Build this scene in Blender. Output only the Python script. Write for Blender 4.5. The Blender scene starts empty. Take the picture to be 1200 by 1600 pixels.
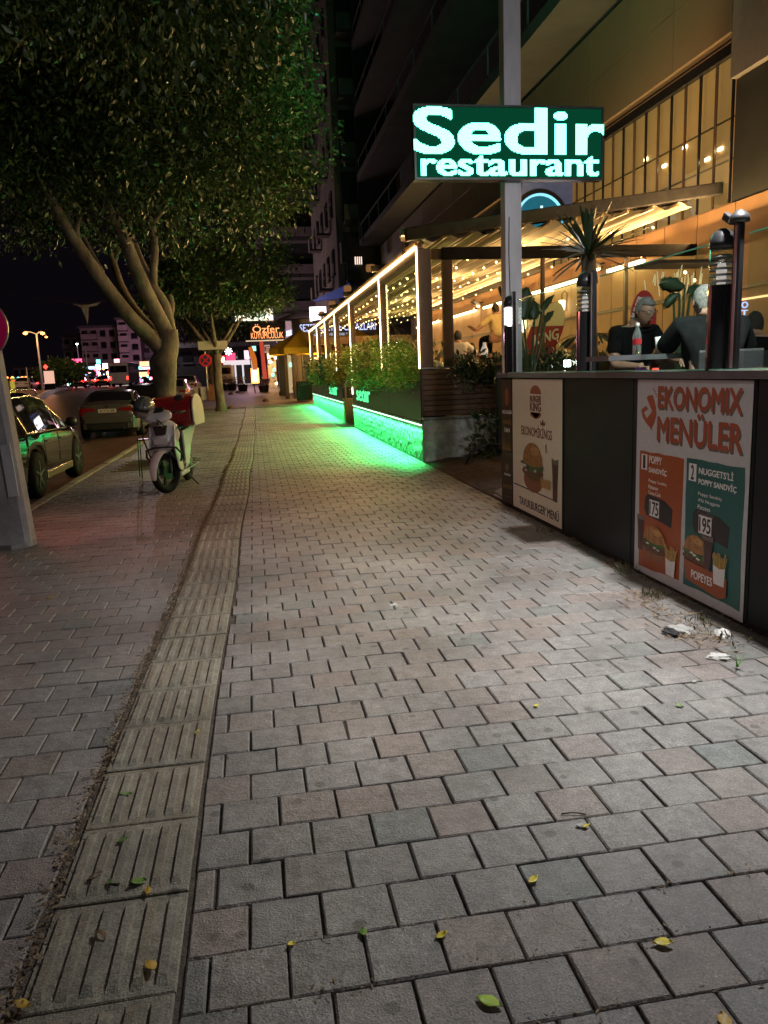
import bpy, bmesh, math, random
import numpy as np
from mathutils import Vector, Matrix, noise
from mathutils.bvhtree import BVHTree
random.seed(7); rng = np.random.default_rng(7)
R = math.radians; PI = math.pi
S = bpy.context.scene; C = S.collection

# ---------------------------------------------------------------- camera
EYE = 1.6; FOC = 1204.0
def _basis():
    a = R(2.2)
    y = Vector(((395-600)/FOC, (800-588)/FOC, -1)).normalized()
    u = Vector((-math.sin(a), math.cos(a), 0)); u.z = -(u.x*y.x+u.y*y.y)/y.z; u.normalize()
    return Matrix((y.cross(u), y, u))
CM = _basis()
cam = bpy.data.cameras.new('camera'); camo = bpy.data.objects.new('camera', cam); C.objects.link(camo)
cam.lens = FOC/1600*36; cam.sensor_width = 36; cam.sensor_fit = 'AUTO'
cam.clip_start = 0.05; cam.clip_end = 2000
camo.matrix_world = Matrix.Translation((0, 0, EYE)) @ CM.to_4x4()
S.camera = camo
def _ray(u, v): return CM @ Vector(((u-600)/FOC, (800-v)/FOC, -1))
def aty(u, v, y):
    r = _ray(u, v); t = y/r.y; return Vector((r.x*t, y, EYE+r.z*t))
def atx(u, v, x):
    r = _ray(u, v); t = x/r.x; return Vector((x, r.y*t, EYE+r.z*t))
def proj(x, y, z):
    c = CM.transposed() @ Vector((x, y, z-EYE))
    if c.z > -0.05: return None
    return (600+FOC*c.x/-c.z, 800-FOC*c.y/-c.z, -c.z)

# ---------------------------------------------------------------- sky, moonless night
W = bpy.data.worlds.new('World'); S.world = W; W.use_nodes = True
nt = W.node_tree; nt.nodes.clear()
sky = nt.nodes.new('ShaderNodeTexSky'); sky.sky_type = 'NISHITA'; sky.sun_disc = False
sky.sun_elevation = R(-8); sky.sun_rotation = R(200)
bg = nt.nodes.new('ShaderNodeBackground'); bg.inputs[1].default_value = 0.05
bg2 = nt.nodes.new('ShaderNodeBackground'); bg2.inputs[0].default_value = (0.55, 0.38, 0.62, 1); bg2.inputs[1].default_value = 0.0052
ad = nt.nodes.new('ShaderNodeAddShader'); wo = nt.nodes.new('ShaderNodeOutputWorld')
nt.links.new(sky.outputs[0], bg.inputs[0]); nt.links.new(bg.outputs[0], ad.inputs[0]); nt.links.new(bg2.outputs[0], ad.inputs[1]); nt.links.new(ad.outputs[0], wo.inputs[0])
S.view_settings.view_transform = 'Standard'; S.view_settings.look = 'None'; S.view_settings.gamma = 1; S.view_settings.exposure = 0.0
S.view_settings.use_curve_mapping = False
S.cycles.use_denoising = True
S.cycles.max_bounces = 6; S.cycles.diffuse_bounces = 3; S.cycles.glossy_bounces = 3; S.cycles.transparent_max_bounces = 12
S.cycles.sample_clamp_indirect = 4; S.cycles.caustics_reflective = False; S.cycles.caustics_refractive = False

def light(name, kind, loc, power, color, size=0.2, size_y=None, target=None, spot=None, blend=0.6, spread=None):
    l = bpy.data.lights.new(name, kind); l.energy = power; l.color = color
    if kind == 'AREA':
        l.size = size
        if size_y: l.shape = 'RECTANGLE'; l.size_y = size_y
        if spread: l.spread = R(spread)
    else: l.shadow_soft_size = size
    if kind == 'SPOT': l.spot_size = R(spot); l.spot_blend = blend
    o = bpy.data.objects.new(name, l); C.objects.link(o); o.location = loc
    if target is not None:
        d = Vector(target)-Vector(loc); o.rotation_euler = d.to_track_quat('-Z', 'Y').to_euler()
    return o
WARM = (1, .62, .28); AMBER = (1, .5, .15); COOL = (.9, .95, 1.0); GREEN = (.06, 1, .22)
# the white terrace lamp above the counter (its fitting is built below), the visible signs, strips and lamps, and unseen fills
light('counter_lamp_light', 'POINT', (2.92, 4.0, 3.7), 220, (.97, .97, 1), .08)
light('counter_lamp_light', 'SPOT', (2.90, 4.0, 3.68), 900, (1, .965, .935), .07, target=(2.25, 4.6, 0), spot=112, blend=1)
light('unseen_fill_light', 'SPOT', (-3.6, -1.5, 6.2), 620, (1, .95, .86), .12, target=(2.83, 6.6, 1.1), spot=42, blend=1)  # unseen lamp added behind the view to brighten the counter posters
light('unseen_fill_light', 'SPOT', (-1.5, -3.5, 7.0), 85, (1, .90, .84), .15, target=(0.2, 5.0, 0), spot=110, blend=1)  # unseen wide fill over the near paving
for i, (y0, y1, e) in enumerate(((13.25, 22.7, 1.0), (25.3, 38.2, 1.0))):
    L = y1-y0; ym = (y0+y1)/2
    light('green_strip_light', 'AREA', (2.80, ym, .655), 58*L*e, GREEN, .03, L, target=None, spread=135).rotation_euler = (0, R(27), 0)
light('amber_rail_light', 'AREA', (2.78, 25.8, 3.62), 680, (1, .60, .25), .05, 25, target=None).rotation_euler = (0, R(72), 0)
light('upper_floor_green_fill', 'AREA', (3.09, 9.24, 3.95), 85, (.03, 1, .45), 2.0, .7, target=(5.4, 22, 15), spread=80)  # added green light aimed up to tint the upper floors
light('far_kerb_fill', 'POINT', (-9.5, 72, 7.5), 1500, (1, .82, .9), .05)  # added light without a lamp, whitens the striped kerb and far road
for y, e in ((15.5, 190), (20.5, 170), (26.5, 170), (33, 170)):
    light('bulb_string_fill', 'POINT', (5.3, y, 3.45), e*.6, (1, .62, .24), .03)  # mid-air points standing in for the light of the bulb strings
for y0, y1 in ((9.2, 13.4), (14.2, 19.0), (20.0, 27.0), (28, 37)):
    light('wall_bar_light', 'AREA', (7.84, (y0+y1)/2, 3.66), 52*(y1-y0), (1, .62, .24), .06, y1-y0, target=None).rotation_euler = (0, R(125), 0)
light('terrace_floodlight_light', 'SPOT', (4.6, 11.7, 1.82), 60, (.95, .97, 1), .04, target=(3.6, 5, 1.4), spot=120)
light('facade_fill_light', 'AREA', (6.0, 15.5, 5.2), 45, (1, .55, .22), 1.0, 8, target=None).rotation_euler = (0, R(-75), 0)  # unseen warm fill floating over the awning, washes the facade
light('facade_fill_light', 'SPOT', (5.6, 13.9, 5.2), 130, (1, .55, .24), .05, target=(8, 15, 7.0), spot=110)  # unseen warm spot on the cladding, no fitting
light('corner_wall_light', 'SPOT', (6.6, 7.5, 3.4), 70, (1, .50, .20), .05, target=(8, 8.5, 2.0), spot=150)
light('pink_sign_light', 'AREA', (-2.9, 8.9, 2.4), 30, (1, .25, .22), .6, target=(-1.3, 6.6, 0))
light('far_shop_light', 'POINT', (-.5, 62, 4.2), 500, (1, .55, .75), .8)
light('far_shop_light', 'POINT', (1.2, 57, 3.0), 260, AMBER, .5)
light('far_lamp_light', 'POINT', (-21.5, 78, 8.5), 1300, AMBER, .3)
light('far_traffic_light', 'POINT', (-17, 128, 6), 3400, (1, .5, .72), 1)
light('far_umbrella_light', 'POINT', (4.0, 42.5, 2.3), 420, (1, .68, .2), .04)
# ---------------------------------------------------------------- materials
MATS = {}
def mat(name, col, rough=.6, metal=0, var=.25, scale=6, bump=0, bscale=None, coat=0, emit=None, es=0, trans=0, alpha=1, rnd=0, spec=.5, stretch=None, dark=None):
    if name in MATS: return MATS[name]
    m = bpy.data.materials.new(name); m.use_nodes = True; n = m.node_tree; b = n.nodes['Principled BSDF']; lk = n.links.new
    b.inputs['Roughness'].default_value = rough; b.inputs['Metallic'].default_value = metal
    b.inputs['Coat Weight'].default_value = coat; b.inputs['Transmission Weight'].default_value = trans; b.inputs['Alpha'].default_value = alpha
    b.inputs['Specular IOR Level'].default_value = spec
    tc = n.nodes.new('ShaderNodeTexCoord'); mp = n.nodes.new('ShaderNodeMapping'); lk(tc.outputs['Object'], mp.inputs[0])
    if stretch: mp.inputs['Scale'].default_value = stretch
    nz = n.nodes.new('ShaderNodeTexNoise'); nz.inputs['Scale'].default_value = scale; nz.inputs['Detail'].default_value = 6; nz.inputs['Roughness'].default_value = .65
    lk(mp.outputs[0], nz.inputs[0])
    rp = n.nodes.new('ShaderNodeValToRGB'); e = rp.color_ramp.elements
    lo = [c*(1-var) for c in col] if dark is None else dark; hi = [min(1, c*(1+var)) for c in col]
    e[0].position = .32; e[0].color = (*lo, 1); e[1].position = .68; e[1].color = (*hi, 1)
    lk(nz.outputs[0], rp.inputs[0]); out = rp.outputs[0]
    if rnd:
        oi = n.nodes.new('ShaderNodeObjectInfo'); g = n.nodes.new('ShaderNodeNewGeometry')
        a = n.nodes.new('ShaderNodeMath'); a.operation = 'ADD'; lk(oi.outputs['Random'], a.inputs[0]); lk(g.outputs['Random Per Island'], a.inputs[1])
        f = n.nodes.new('ShaderNodeMath'); f.operation = 'FRACT'; lk(a.outputs[0], f.inputs[0])
        mr = n.nodes.new('ShaderNodeMapRange'); mr.inputs[3].default_value = 1-rnd; mr.inputs[4].default_value = 1+rnd; lk(f.outputs[0], mr.inputs[0])
        mx = n.nodes.new('ShaderNodeMix'); mx.data_type = 'RGBA'; mx.blend_type = 'MULTIPLY'; mx.inputs[0].default_value = 1
        lk(out, mx.inputs[6]); lk(mr.outputs[0], mx.inputs[7]); out = mx.outputs[2]
    lk(out, b.inputs['Base Color'])
    if bump:
        bz = n.nodes.new('ShaderNodeTexNoise'); bz.inputs['Scale'].default_value = bscale or scale*6; bz.inputs['Detail'].default_value = 4; lk(mp.outputs[0], bz.inputs[0])
        bp = n.nodes.new('ShaderNodeBump'); bp.inputs['Strength'].default_value = bump; bp.inputs['Distance'].default_value = .01
        lk(bz.outputs[0], bp.inputs['Height']); lk(bp.outputs[0], b.inputs['Normal'])
    if emit:
        b.inputs['Emission Color'].default_value = (*emit, 1); b.inputs['Emission Strength'].default_value = es
    MATS[name] = m; return m
def glow(name, col, s): return mat(name, (.02, .02, .02), .5, emit=col, es=s, var=0)
def print_ink(name, col, var=.06): return mat(name, col, .45, var=var, scale=30)

def glass_mat(name, tint=(.9, 1, .95), refl=.12):
    m = bpy.data.materials.new(name); m.use_nodes = True; n = m.node_tree; n.nodes.clear()
    o = n.nodes.new('ShaderNodeOutputMaterial'); t = n.nodes.new('ShaderNodeBsdfTransparent'); t.inputs[0].default_value = (*tint, 1)
    g = n.nodes.new('ShaderNodeBsdfGlossy'); g.inputs['Roughness'].default_value = .02
    fr = n.nodes.new('ShaderNodeLayerWeight'); fr.inputs[0].default_value = .5
    pw = n.nodes.new('ShaderNodeMath'); pw.operation = 'POWER'; pw.inputs[1].default_value = 4; n.links.new(fr.outputs['Facing'], pw.inputs[0])
    ml = n.nodes.new('ShaderNodeMath'); ml.operation = 'MULTIPLY_ADD'; ml.inputs[1].default_value = refl*2; ml.inputs[2].default_value = refl*.25; n.links.new(pw.outputs[0], ml.inputs[0])
    mx = n.nodes.new('ShaderNodeMixShader'); n.links.new(ml.outputs[0], mx.inputs[0])
    n.links.new(t.outputs[0], mx.inputs[1]); n.links.new(g.outputs[0], mx.inputs[2]); n.links.new(mx.outputs[0], o.inputs[0]); return m

def paver_mat(name, base, alt, warm):
    m = bpy.data.materials.new(name); m.use_nodes = True; n = m.node_tree; b = n.nodes['Principled BSDF']; lk = n.links.new
    def nd(t, **k):
        x = n.nodes.new(t)
        for a, v in k.items(): setattr(x, a, v)
        return x
    g = nd('ShaderNodeNewGeometry'); oi = nd('ShaderNodeObjectInfo')
    a = nd('ShaderNodeMath', operation='ADD'); lk(oi.outputs['Random'], a.inputs[0]); lk(g.outputs['Random Per Island'], a.inputs[1])
    f = nd('ShaderNodeMath', operation='FRACT'); lk(a.outputs[0], f.inputs[0])
    rp = nd('ShaderNodeValToRGB'); E_ = rp.color_ramp.elements
    E_[0].position = 0; E_[0].color = (*base, 1); E_[1].position = 1; E_[1].color = (*alt, 1)
    k = rp.color_ramp.elements.new(.5); k.color = (*[c*1.15 for c in base], 1)
    k = rp.color_ramp.elements.new(.78); k.color = (*warm, 1)
    lk(f.outputs[0], rp.inputs[0])
    # large patches of wear, fine aggregate, dark round stains
    nz = nd('ShaderNodeTexNoise'); nz.inputs['Scale'].default_value = .9; nz.inputs['Detail'].default_value = 5; lk(g.outputs['Position'], nz.inputs[0])
    r1 = nd('ShaderNodeMapRange'); r1.inputs[1].default_value = .3; r1.inputs[2].default_value = .7; r1.inputs[3].default_value = .58; r1.inputs[4].default_value = 1.25; lk(nz.outputs[0], r1.inputs[0])
    n2 = nd('ShaderNodeTexNoise'); n2.inputs['Scale'].default_value = 160; n2.inputs['Detail'].default_value = 4; lk(g.outputs['Position'], n2.inputs[0])
    r2 = nd('ShaderNodeMapRange'); r2.inputs[1].default_value = .3; r2.inputs[2].default_value = .7; r2.inputs[3].default_value = .62; r2.inputs[4].default_value = 1.38; lk(n2.outputs[0], r2.inputs[0])
    n3 = nd('ShaderNodeTexNoise'); n3.inputs['Scale'].default_value = 14; n3.inputs['Detail'].default_value = 6; n3.inputs['Roughness'].default_value = .7; lk(g.outputs['Position'], n3.inputs[0])
    r3 = nd('ShaderNodeMapRange'); r3.inputs[1].default_value = .3; r3.inputs[2].default_value = .7; r3.inputs[3].default_value = .64; r3.inputs[4].default_value = 1.28; lk(n3.outputs[0], r3.inputs[0])
    vo = nd('ShaderNodeTexVoronoi'); vo.inputs['Scale'].default_value = 5.5; lk(g.outputs['Position'], vo.inputs[0])
    cm = nd('ShaderNodeMapRange'); cm.inputs[1].default_value = .10; cm.inputs[2].default_value = .135; cm.inputs[3].default_value = .55; cm.inputs[4].default_value = 1; lk(vo.outputs['Distance'], cm.inputs[0])
    v2 = nd('ShaderNodeTexVoronoi'); v2.inputs['Scale'].default_value = 55; lk(g.outputs['Position'], v2.inputs[0])
    c2 = nd('ShaderNodeMapRange'); c2.inputs[1].default_value = .10; c2.inputs[2].default_value = .16; c2.inputs[3].default_value = 1.7; c2.inputs[4].default_value = 1; lk(v2.outputs['Distance'], c2.inputs[0])
    prev = None
    for x in (r1, r2, r3, cm, c2):
        if prev is None: prev = x.outputs[0]; continue
        q = nd('ShaderNodeMath', operation='MULTIPLY'); lk(prev, q.inputs[0]); lk(x.outputs[0], q.inputs[1]); prev = q.outputs[0]
    mx = nd('ShaderNodeMix', data_type='RGBA', blend_type='MULTIPLY'); mx.inputs[0].default_value = 1; lk(rp.outputs[0], mx.inputs[6]); lk(prev, mx.inputs[7])
    lk(mx.outputs[2], b.inputs['Base Color'])
    rr = nd('ShaderNodeMapRange'); rr.inputs[3].default_value = .34; rr.inputs[4].default_value = .62; lk(n3.outputs[0], rr.inputs[0]); lk(rr.outputs[0], b.inputs['Roughness'])
    b1 = nd('ShaderNodeBump'); b1.inputs['Strength'].default_value = .9; b1.inputs['Distance'].default_value = .004; lk(n2.outputs[0], b1.inputs['Height'])
    b2 = nd('ShaderNodeBump'); b2.inputs['Strength'].default_value = .8; b2.inputs['Distance'].default_value = .012; lk(n3.outputs[0], b2.inputs['Height']); lk(b1.outputs[0], b2.inputs['Normal'])
    lk(b2.outputs[0], b.inputs['Normal']); return m

def leaf_mat(name, c1, c2, rough=.35):
    m = bpy.data.materials.new(name); m.use_nodes = True; n = m.node_tree; b = n.nodes['Principled BSDF']
    g = n.nodes.new('ShaderNodeNewGeometry'); rp = n.nodes.new('ShaderNodeValToRGB'); e = rp.color_ramp.elements
    e[0].color = (*c1, 1); e[1].color = (*c2, 1); n.links.new(g.outputs['Random Per Island'], rp.inputs[0]); n.links.new(rp.outputs[0], b.inputs['Base Color'])
    b.inputs['Roughness'].default_value = rough; b.inputs['Transmission Weight'].default_value = 0; return m

# ---------------------------------------------------------------- mesh helpers
class MB:
    def __init__(s): s.v = []; s.f = []
    def add(s, vs, fs):
        o = len(s.v); s.v += [tuple(p) for p in vs]; s.f += [tuple(i+o for i in f) for f in fs]; return s
    def box(s, x0, x1, y0, y1, z0, z1):
        return s.add([(x0,y0,z0),(x1,y0,z0),(x1,y1,z0),(x0,y1,z0),(x0,y0,z1),(x1,y0,z1),(x1,y1,z1),(x0,y1,z1)],
                     [(0,3,2,1),(4,5,6,7),(0,1,5,4),(1,2,6,5),(2,3,7,6),(3,0,4,7)])
    def obox(s, c, sz, M=None):
        h = [k/2 for k in sz]; P = [Vector((a*h[0], b*h[1], d*h[2])) for d in (-1,1) for a, b in ((-1,-1),(1,-1),(1,1),(-1,1))]
        if M is not None: P = [M @ p for p in P]
        c = Vector(c); return s.add([c+p for p in P], [(0,3,2,1),(4,5,6,7),(0,1,5,4),(1,2,6,5),(2,3,7,6),(3,0,4,7)])
    def beam(s, a, b, w, h=None, up=(0,0,1)):
        a = Vector(a); b = Vector(b); h = h or w; d = (b-a); L = d.length; d.normalize(); x = d.cross(Vector(up))
        if x.length < 1e-4: x = Vector((1,0,0))
        x.normalize(); z = x.cross(d); M = Matrix((x, d, z)).transposed(); return s.obox((a+b)/2, (w, L, h), M)
    def tube(s, pts, r, n=8, cap=True):
        pts = [Vector(p) for p in pts]; rs = r if isinstance(r, (list, tuple)) else [r]*len(pts); o = len(s.v)
        prev = None
        for i, p in enumerate(pts):
            d = (pts[min(i+1, len(pts)-1)]-pts[max(i-1, 0)]).normalized()
            x = (prev - d*prev.dot(d)) if prev is not None else d.orthogonal()
            if x.length < 1e-5: x = d.orthogonal()
            x.normalize(); prev = x; y = d.cross(x)
            for k in range(n):
                a = 2*PI*k/n; s.v.append(tuple(p+(x*math.cos(a)+y*math.sin(a))*rs[i]))
        for i in range(len(pts)-1):
            for k in range(n):
                k2 = (k+1) % n; s.f.append((o+i*n+k, o+i*n+k2, o+(i+1)*n+k2, o+(i+1)*n+k))
        if cap: s.f.append(tuple(o+k for k in reversed(range(n)))); s.f.append(tuple(o+(len(pts)-1)*n+k for k in range(n)))
        return s
    def lathe(s, prof, c=(0,0,0), n=16, axis='z', ring=False):
        o = len(s.v); c = Vector(c)
        for r, h in prof:
            for k in range(n):
                a = 2*PI*k/n; q = (r*math.cos(a), r*math.sin(a), h)
                if axis == 'x': q = (h, q[0], q[1])
                if axis == 'y': q = (q[0], h, q[1])
                s.v.append(tuple(c+Vector(q)))
        for i in range(len(prof)-1):
            for k in range(n):
                k2 = (k+1) % n; s.f.append((o+i*n+k, o+i*n+k2, o+(i+1)*n+k2, o+(i+1)*n+k))
        if ring:
            q = o+(len(prof)-1)*n; s.f += [(q+k, q+(k+1) % n, o+(k+1) % n, o+k) for k in range(n)]; return s
        s.f.append(tuple(o+k for k in reversed(range(n)))); s.f.append(tuple(o+(len(prof)-1)*n+k for k in range(n)))
        return s
    def prism(s, poly, f, t):      # poly: 2D outline, f: 2D->3D, t: Vector extrusion
        n = len(poly); P = [Vector(f(*p)) for p in poly]; t = Vector(t)
        return s.add(P+[p+t for p in P], [tuple(range(n)), tuple(n+k for k in reversed(range(n)))]+[(k, n+k, n+(k+1) % n, (k+1) % n) for k in range(n)])
    def quad(s, *p): return s.add(p, [tuple(range(len(p)))])
    def grid(s, rows):              # rows of equal length point lists
        m = len(rows[0]); o = len(s.v)
        for r in rows: s.v += [tuple(p) for p in r]
        for i in range(len(rows)-1):
            for k in range(m-1): s.f.append((o+i*m+k, o+i*m+k+1, o+(i+1)*m+k+1, o+(i+1)*m+k))
        return s
    def mesh(s, name, m, smooth=False):
        me = bpy.data.meshes.new(name); me.from_pydata(s.v, [], s.f)
        if m: me.materials.append(m)
        bm = bmesh.new(); bm.from_mesh(me); bmesh.ops.recalc_face_normals(bm, faces=bm.faces); bm.to_mesh(me); bm.free()
        if smooth: me.polygons.foreach_set('use_smooth', [True]*len(me.polygons))
        me.update(); return me
    def build(s, name, m, parent=None, smooth=False, bev=0, seg=2, sub=0, label=None, kind=None):
        o = bpy.data.objects.new(name, s.mesh(name, m, smooth)); C.objects.link(o)
        if parent is not None: o.parent = parent
        if bev: q = o.modifiers.new('b', 'BEVEL'); q.width = bev; q.segments = seg; q.limit_method = 'ANGLE'; q.angle_limit = R(40)
        if sub: q = o.modifiers.new('s', 'SUBSURF'); q.levels = sub; q.render_levels = sub
        if label: o['label'] = label
        if kind: o['kind'] = kind
        return o
def link(name, me, parent=None, loc=None, rot=None, scale=None):
    o = bpy.data.objects.new(name, me); C.objects.link(o)
    if parent is not None: o.parent = parent
    if loc is not None: o.location = loc
    if rot is not None: o.rotation_euler = rot
    if scale is not None: o.scale = scale
    return o
def tag(o, label, cat, group=None, kind=None):
    o['label'] = label; o['category'] = cat
    if group: o['group'] = group
    if kind: o['kind'] = kind
    return o
def thing(name, label, cat, loc=(0,0,0), rz=0, group=None, rot=None):
    o = bpy.data.objects.new(name, None); C.objects.link(o); o.location = loc; o.rotation_euler = rot or (0, 0, rz); o.empty_display_size = .2
    return tag(o, label, cat, group)
def struct(o): o['kind'] = 'structure'; return o
def copy_tree(o, parent=None):
    c = o.copy(); C.objects.link(c)
    if parent is not None: c.parent = parent
    for ch in list(o.children): copy_tree(ch, c)
    return c

def text_geo(s, bold=0.0, extr=0.0, spacing=1.0, res=3):
    cu = bpy.data.curves.new('t', 'FONT'); cu.body = s; cu.size = 1; cu.offset = bold; cu.extrude = extr; cu.space_character = spacing; cu.resolution_u = res
    cu.align_x = 'CENTER'; ob = bpy.data.objects.new('t', cu); C.objects.link(ob)
    bpy.context.view_layer.update(); dg = bpy.context.evaluated_depsgraph_get()
    me = bpy.data.meshes.new_from_object(ob.evaluated_get(dg)); bpy.data.objects.remove(ob); return me
def text(s, origin, ax, up, w, h, m, parent=None, bold=.02, depth=.004, name='lettering', spacing=1.0, shear=0, label=None):
    """letters fitted into a w x h box centred on origin; ax = reading direction, up = up direction"""
    me = text_geo(s, 0, .5, spacing); co = np.zeros(len(me.vertices)*3); me.vertices.foreach_get('co', co); co = co.reshape(-1, 3)
    lo = co.min(0); hi = co.max(0); c = (lo+hi)/2; d = np.maximum(hi-lo, 1e-6)
    q = (co-c)/d; ax = np.array(Vector(ax).normalized()); up = np.array(Vector(up).normalized()); nn = np.cross(ax, up)
    sx = q[:, 0]*w+q[:, 1]*h*shear
    P = np.array(origin)+sx[:, None]*ax+(q[:, 1]*h)[:, None]*up+(q[:, 2]*depth)[:, None]*nn
    me.vertices.foreach_set('co', P.astype(float).ravel())
    if bold > 0:      # heavier strokes: the same letters laid over each other, each a hair further out
        vs = []; fs = []; pf = [tuple(p.vertices) for p in me.polygons]; nv = len(P); st = bold*h*.9
        for k, (ox, oz) in enumerate(((0, 0), (-st, 0), (st, 0), (0, st*.8), (0, -st*.8))):
            vs.append(P+ox*ax+oz*up+k*.00025*nn); fs += [tuple(i+k*nv for i in f) for f in pf]
        me = bpy.data.meshes.new('letters'); me.from_pydata(np.concatenate(vs).tolist(), [], fs)
    me.materials.clear(); me.materials.append(m); me.update()
    o = link(name, me, parent)
    if label: o['label'] = label
    return o

def ground(y):      # the pavement and street climb gently beyond the pergola
    return float(np.interp(y, [0, 22, 38, 46, 60, 75, 110, 400], [0, 0, .12, .42, .80, 1.0, 1.12, 1.15]))

def leaves(centers, normals, per, spread, L, Wd, droop=.35, seed=1, name='crown', m=None, parent=None, kind=None, sv=.45):
    """clusters of leaf faces: every leaf is a folded diamond of its own direction"""
    r = np.random.default_rng(seed); n = len(centers)*per
    c = np.repeat(centers, per, 0)+r.normal(0, spread, (n, 3)); nr = np.repeat(normals, per, 0)
    d = nr*.6+r.normal(0, .6, (n, 3)); d[:, 2] -= droop; d /= np.linalg.norm(d, axis=1)[:, None]
    sd = np.cross(d, r.normal(0, 1, (n, 3))); sd /= np.linalg.norm(sd, axis=1)[:, None]+1e-9
    up = np.cross(sd, d); l = L*(1+r.normal(0, sv, n))[:, None].clip(.5, 1.7); w = Wd*(l/L)
    p0 = c; p1 = c+d*l*.5+sd*w*.5+up*w*.12; p2 = c+d*l; p3 = c+d*l*.5-sd*w*.5+up*w*.12
    V = np.stack([p0, p1, p2, p3], 1).reshape(-1, 3)
    i = np.arange(n)*4; T = np.stack([i, i+1, i+2, i, i+2, i+3], 1).reshape(-1, 3)
    me = bpy.data.meshes.new(name); me.vertices.add(len(V)); me.vertices.foreach_set('co', V.ravel())
    me.loops.add(T.size); me.loops.foreach_set('vertex_index', T.ravel().astype(np.int32))
    me.polygons.add(len(T)); me.polygons.foreach_set('loop_start', np.arange(0, T.size, 3, dtype=np.int32)); me.polygons.foreach_set('loop_total', np.full(len(T), 3, np.int32))
    me.update(); me.validate(); me.materials.append(m)
    o = link(name, me, parent)
    if kind: o['kind'] = kind
    return o
def ellipsoid_pts(n, c, r, seed, shell=.55, zmin=None, lump=.22):
    q = np.random.default_rng(seed); d = q.normal(0, 1, (n, 3)); d /= np.linalg.norm(d, axis=1)[:, None]
    rad = shell+(1-shell)*q.random(n)**.6
    lum = np.array([noise.noise(Vector(x)*2.3+Vector((seed, 0, 0))) for x in d])
    P = np.array(c)+d*np.array(r)*(rad*(1+lump*2*lum))[:, None]
    if zmin is not None: P[:, 2] = np.maximum(P[:, 2], zmin+q.random(n)*.3)
    return P, d
# ---------------------------------------------------------------- palette
m_soil = mat('soil', (.10, .065, .045), .95, var=.5, scale=9, bump=.8, bscale=30)
m_joint = mat('joint_sand', (.085, .068, .055), .95, var=.5, scale=40, bump=.8, bscale=120)
m_conc = mat('concrete', (.26, .25, .24), .85, var=.25, scale=4, bump=.4, bscale=60)
m_kerb = mat('kerb_concrete', (.30, .27, .24), .8, var=.3, scale=5, bump=.4, bscale=50, rnd=.15)
m_asph = mat('asphalt', (.055, .05, .054), .30, var=.3, scale=2, bump=.35, bscale=160)
m_paver = paver_mat('paver', (.215, .206, .196), (.180, .196, .186), (.240, .203, .185))
m_tile = paver_mat('tactile', (.235, .218, .175), (.215, .205, .168), (.24, .21, .158))
m_black = mat('black_metal', (.018, .019, .021), .35, .3, var=.2)
m_blackp = mat('black_plastic', (.02, .02, .022), .45, var=.2)
m_panel = mat('counter_panel', (.012, .016, .016), .5, spec=.2, var=.18, scale=3, bump=.05)
m_dark = mat('dark_void', (.012, .012, .013), .8, var=.1)
m_alu = mat('brushed_metal', (.42, .42, .44), .35, .8, var=.12, scale=12)
m_galv = mat('galvanised_pole', (.60, .59, .62), .45, .25, var=.14, scale=7, bump=.1, stretch=(1, 1, .2))
m_wood = mat('wood_cladding', (.155, .085, .05), .5, var=.35, scale=5, bump=.2, stretch=(.6, 1, 9), rnd=.2)
m_brown = mat('brown_frame', (.12, .075, .055), .45, .2, var=.15)
m_dbrown = mat('dark_planter', (.045, .037, .033), .4, .1, var=.3, scale=4, stretch=(1, 1, .3))
m_stone = mat('rough_stone', (.50, .49, .47), .9, var=.4, scale=7, bump=1, bscale=28)
m_stucco = mat('pebbled_render', (.42, .42, .40), .9, var=.25, scale=30, bump=1, bscale=55)
m_white = mat('white_paint', (.75, .74, .72), .5, var=.05)
m_cloth = mat('awning_fabric', (.62, .55, .40), .8, var=.06, scale=2)
m_bark = mat('bark', (.165, .135, .10), .9, var=.6, scale=4, bump=1, bscale=16, stretch=(1, 1, .45))
m_leaf = leaf_mat('ficus_leaf', (.022, .052, .014), (.070, .118, .030), .32)
m_leafd = leaf_mat('dark_leaf', (.02, .045, .018), (.05, .085, .03), .35)
m_leafy = leaf_mat('light_leaf', (.11, .17, .03), (.30, .27, .04), .45)
m_palm = leaf_mat('palm_leaf', (.03, .06, .03), (.07, .11, .05), .4)
m_skin = mat('skin', (.36, .20, .14), .5, var=.08, scale=20)
m_skin2 = mat('tanned_skin', (.26, .14, .10), .5, var=.08, scale=20)
m_tee = mat('black_cotton', (.007, .0075, .008), 1, var=.3, scale=20, spec=.08)
m_grey_hair = mat('grey_hair', (.20, .19, .18), .9, var=.5, scale=60, bump=.6)
m_dark_hair = mat('dark_hair', (.03, .022, .018), .7, var=.3, scale=60, bump=.6)
m_glass = glass_mat('clear_glass')
m_dkglass = mat('car_glass', (.012, .013, .015), .04, var=0, spec=.8, coat=1)
m_rubber = mat('rubber', (.012, .012, .012), .8, var=.25, scale=20, spec=.15)
m_red = mat('red_plastic', (.33, .015, .02), .4, var=.1)
m_orange = mat('orange_fabric', (.75, .16, .02), .7, var=.1)
m_cream = mat('cream_wall', (.44, .25, .13), .55, var=.10, scale=1.5)
m_render = mat('grey_render', (.17, .165, .165), .85, var=.3, scale=1.2, bump=.2)
m_render2 = mat('pink_render', (.23, .19, .19), .85, var=.25, scale=.6)
g_warm = glow('led_warm', (1, .60, .24), 14)
g_amber = glow('led_amber', (1, .70, .34), 10)
g_yellow = glow('led_yellow', (1, .80, .38), 9)
g_green = glow('led_green', (.42, 1, .60), 5)
g_sign = glow('led_sign', (.135, 1, .66), 5.6)
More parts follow.
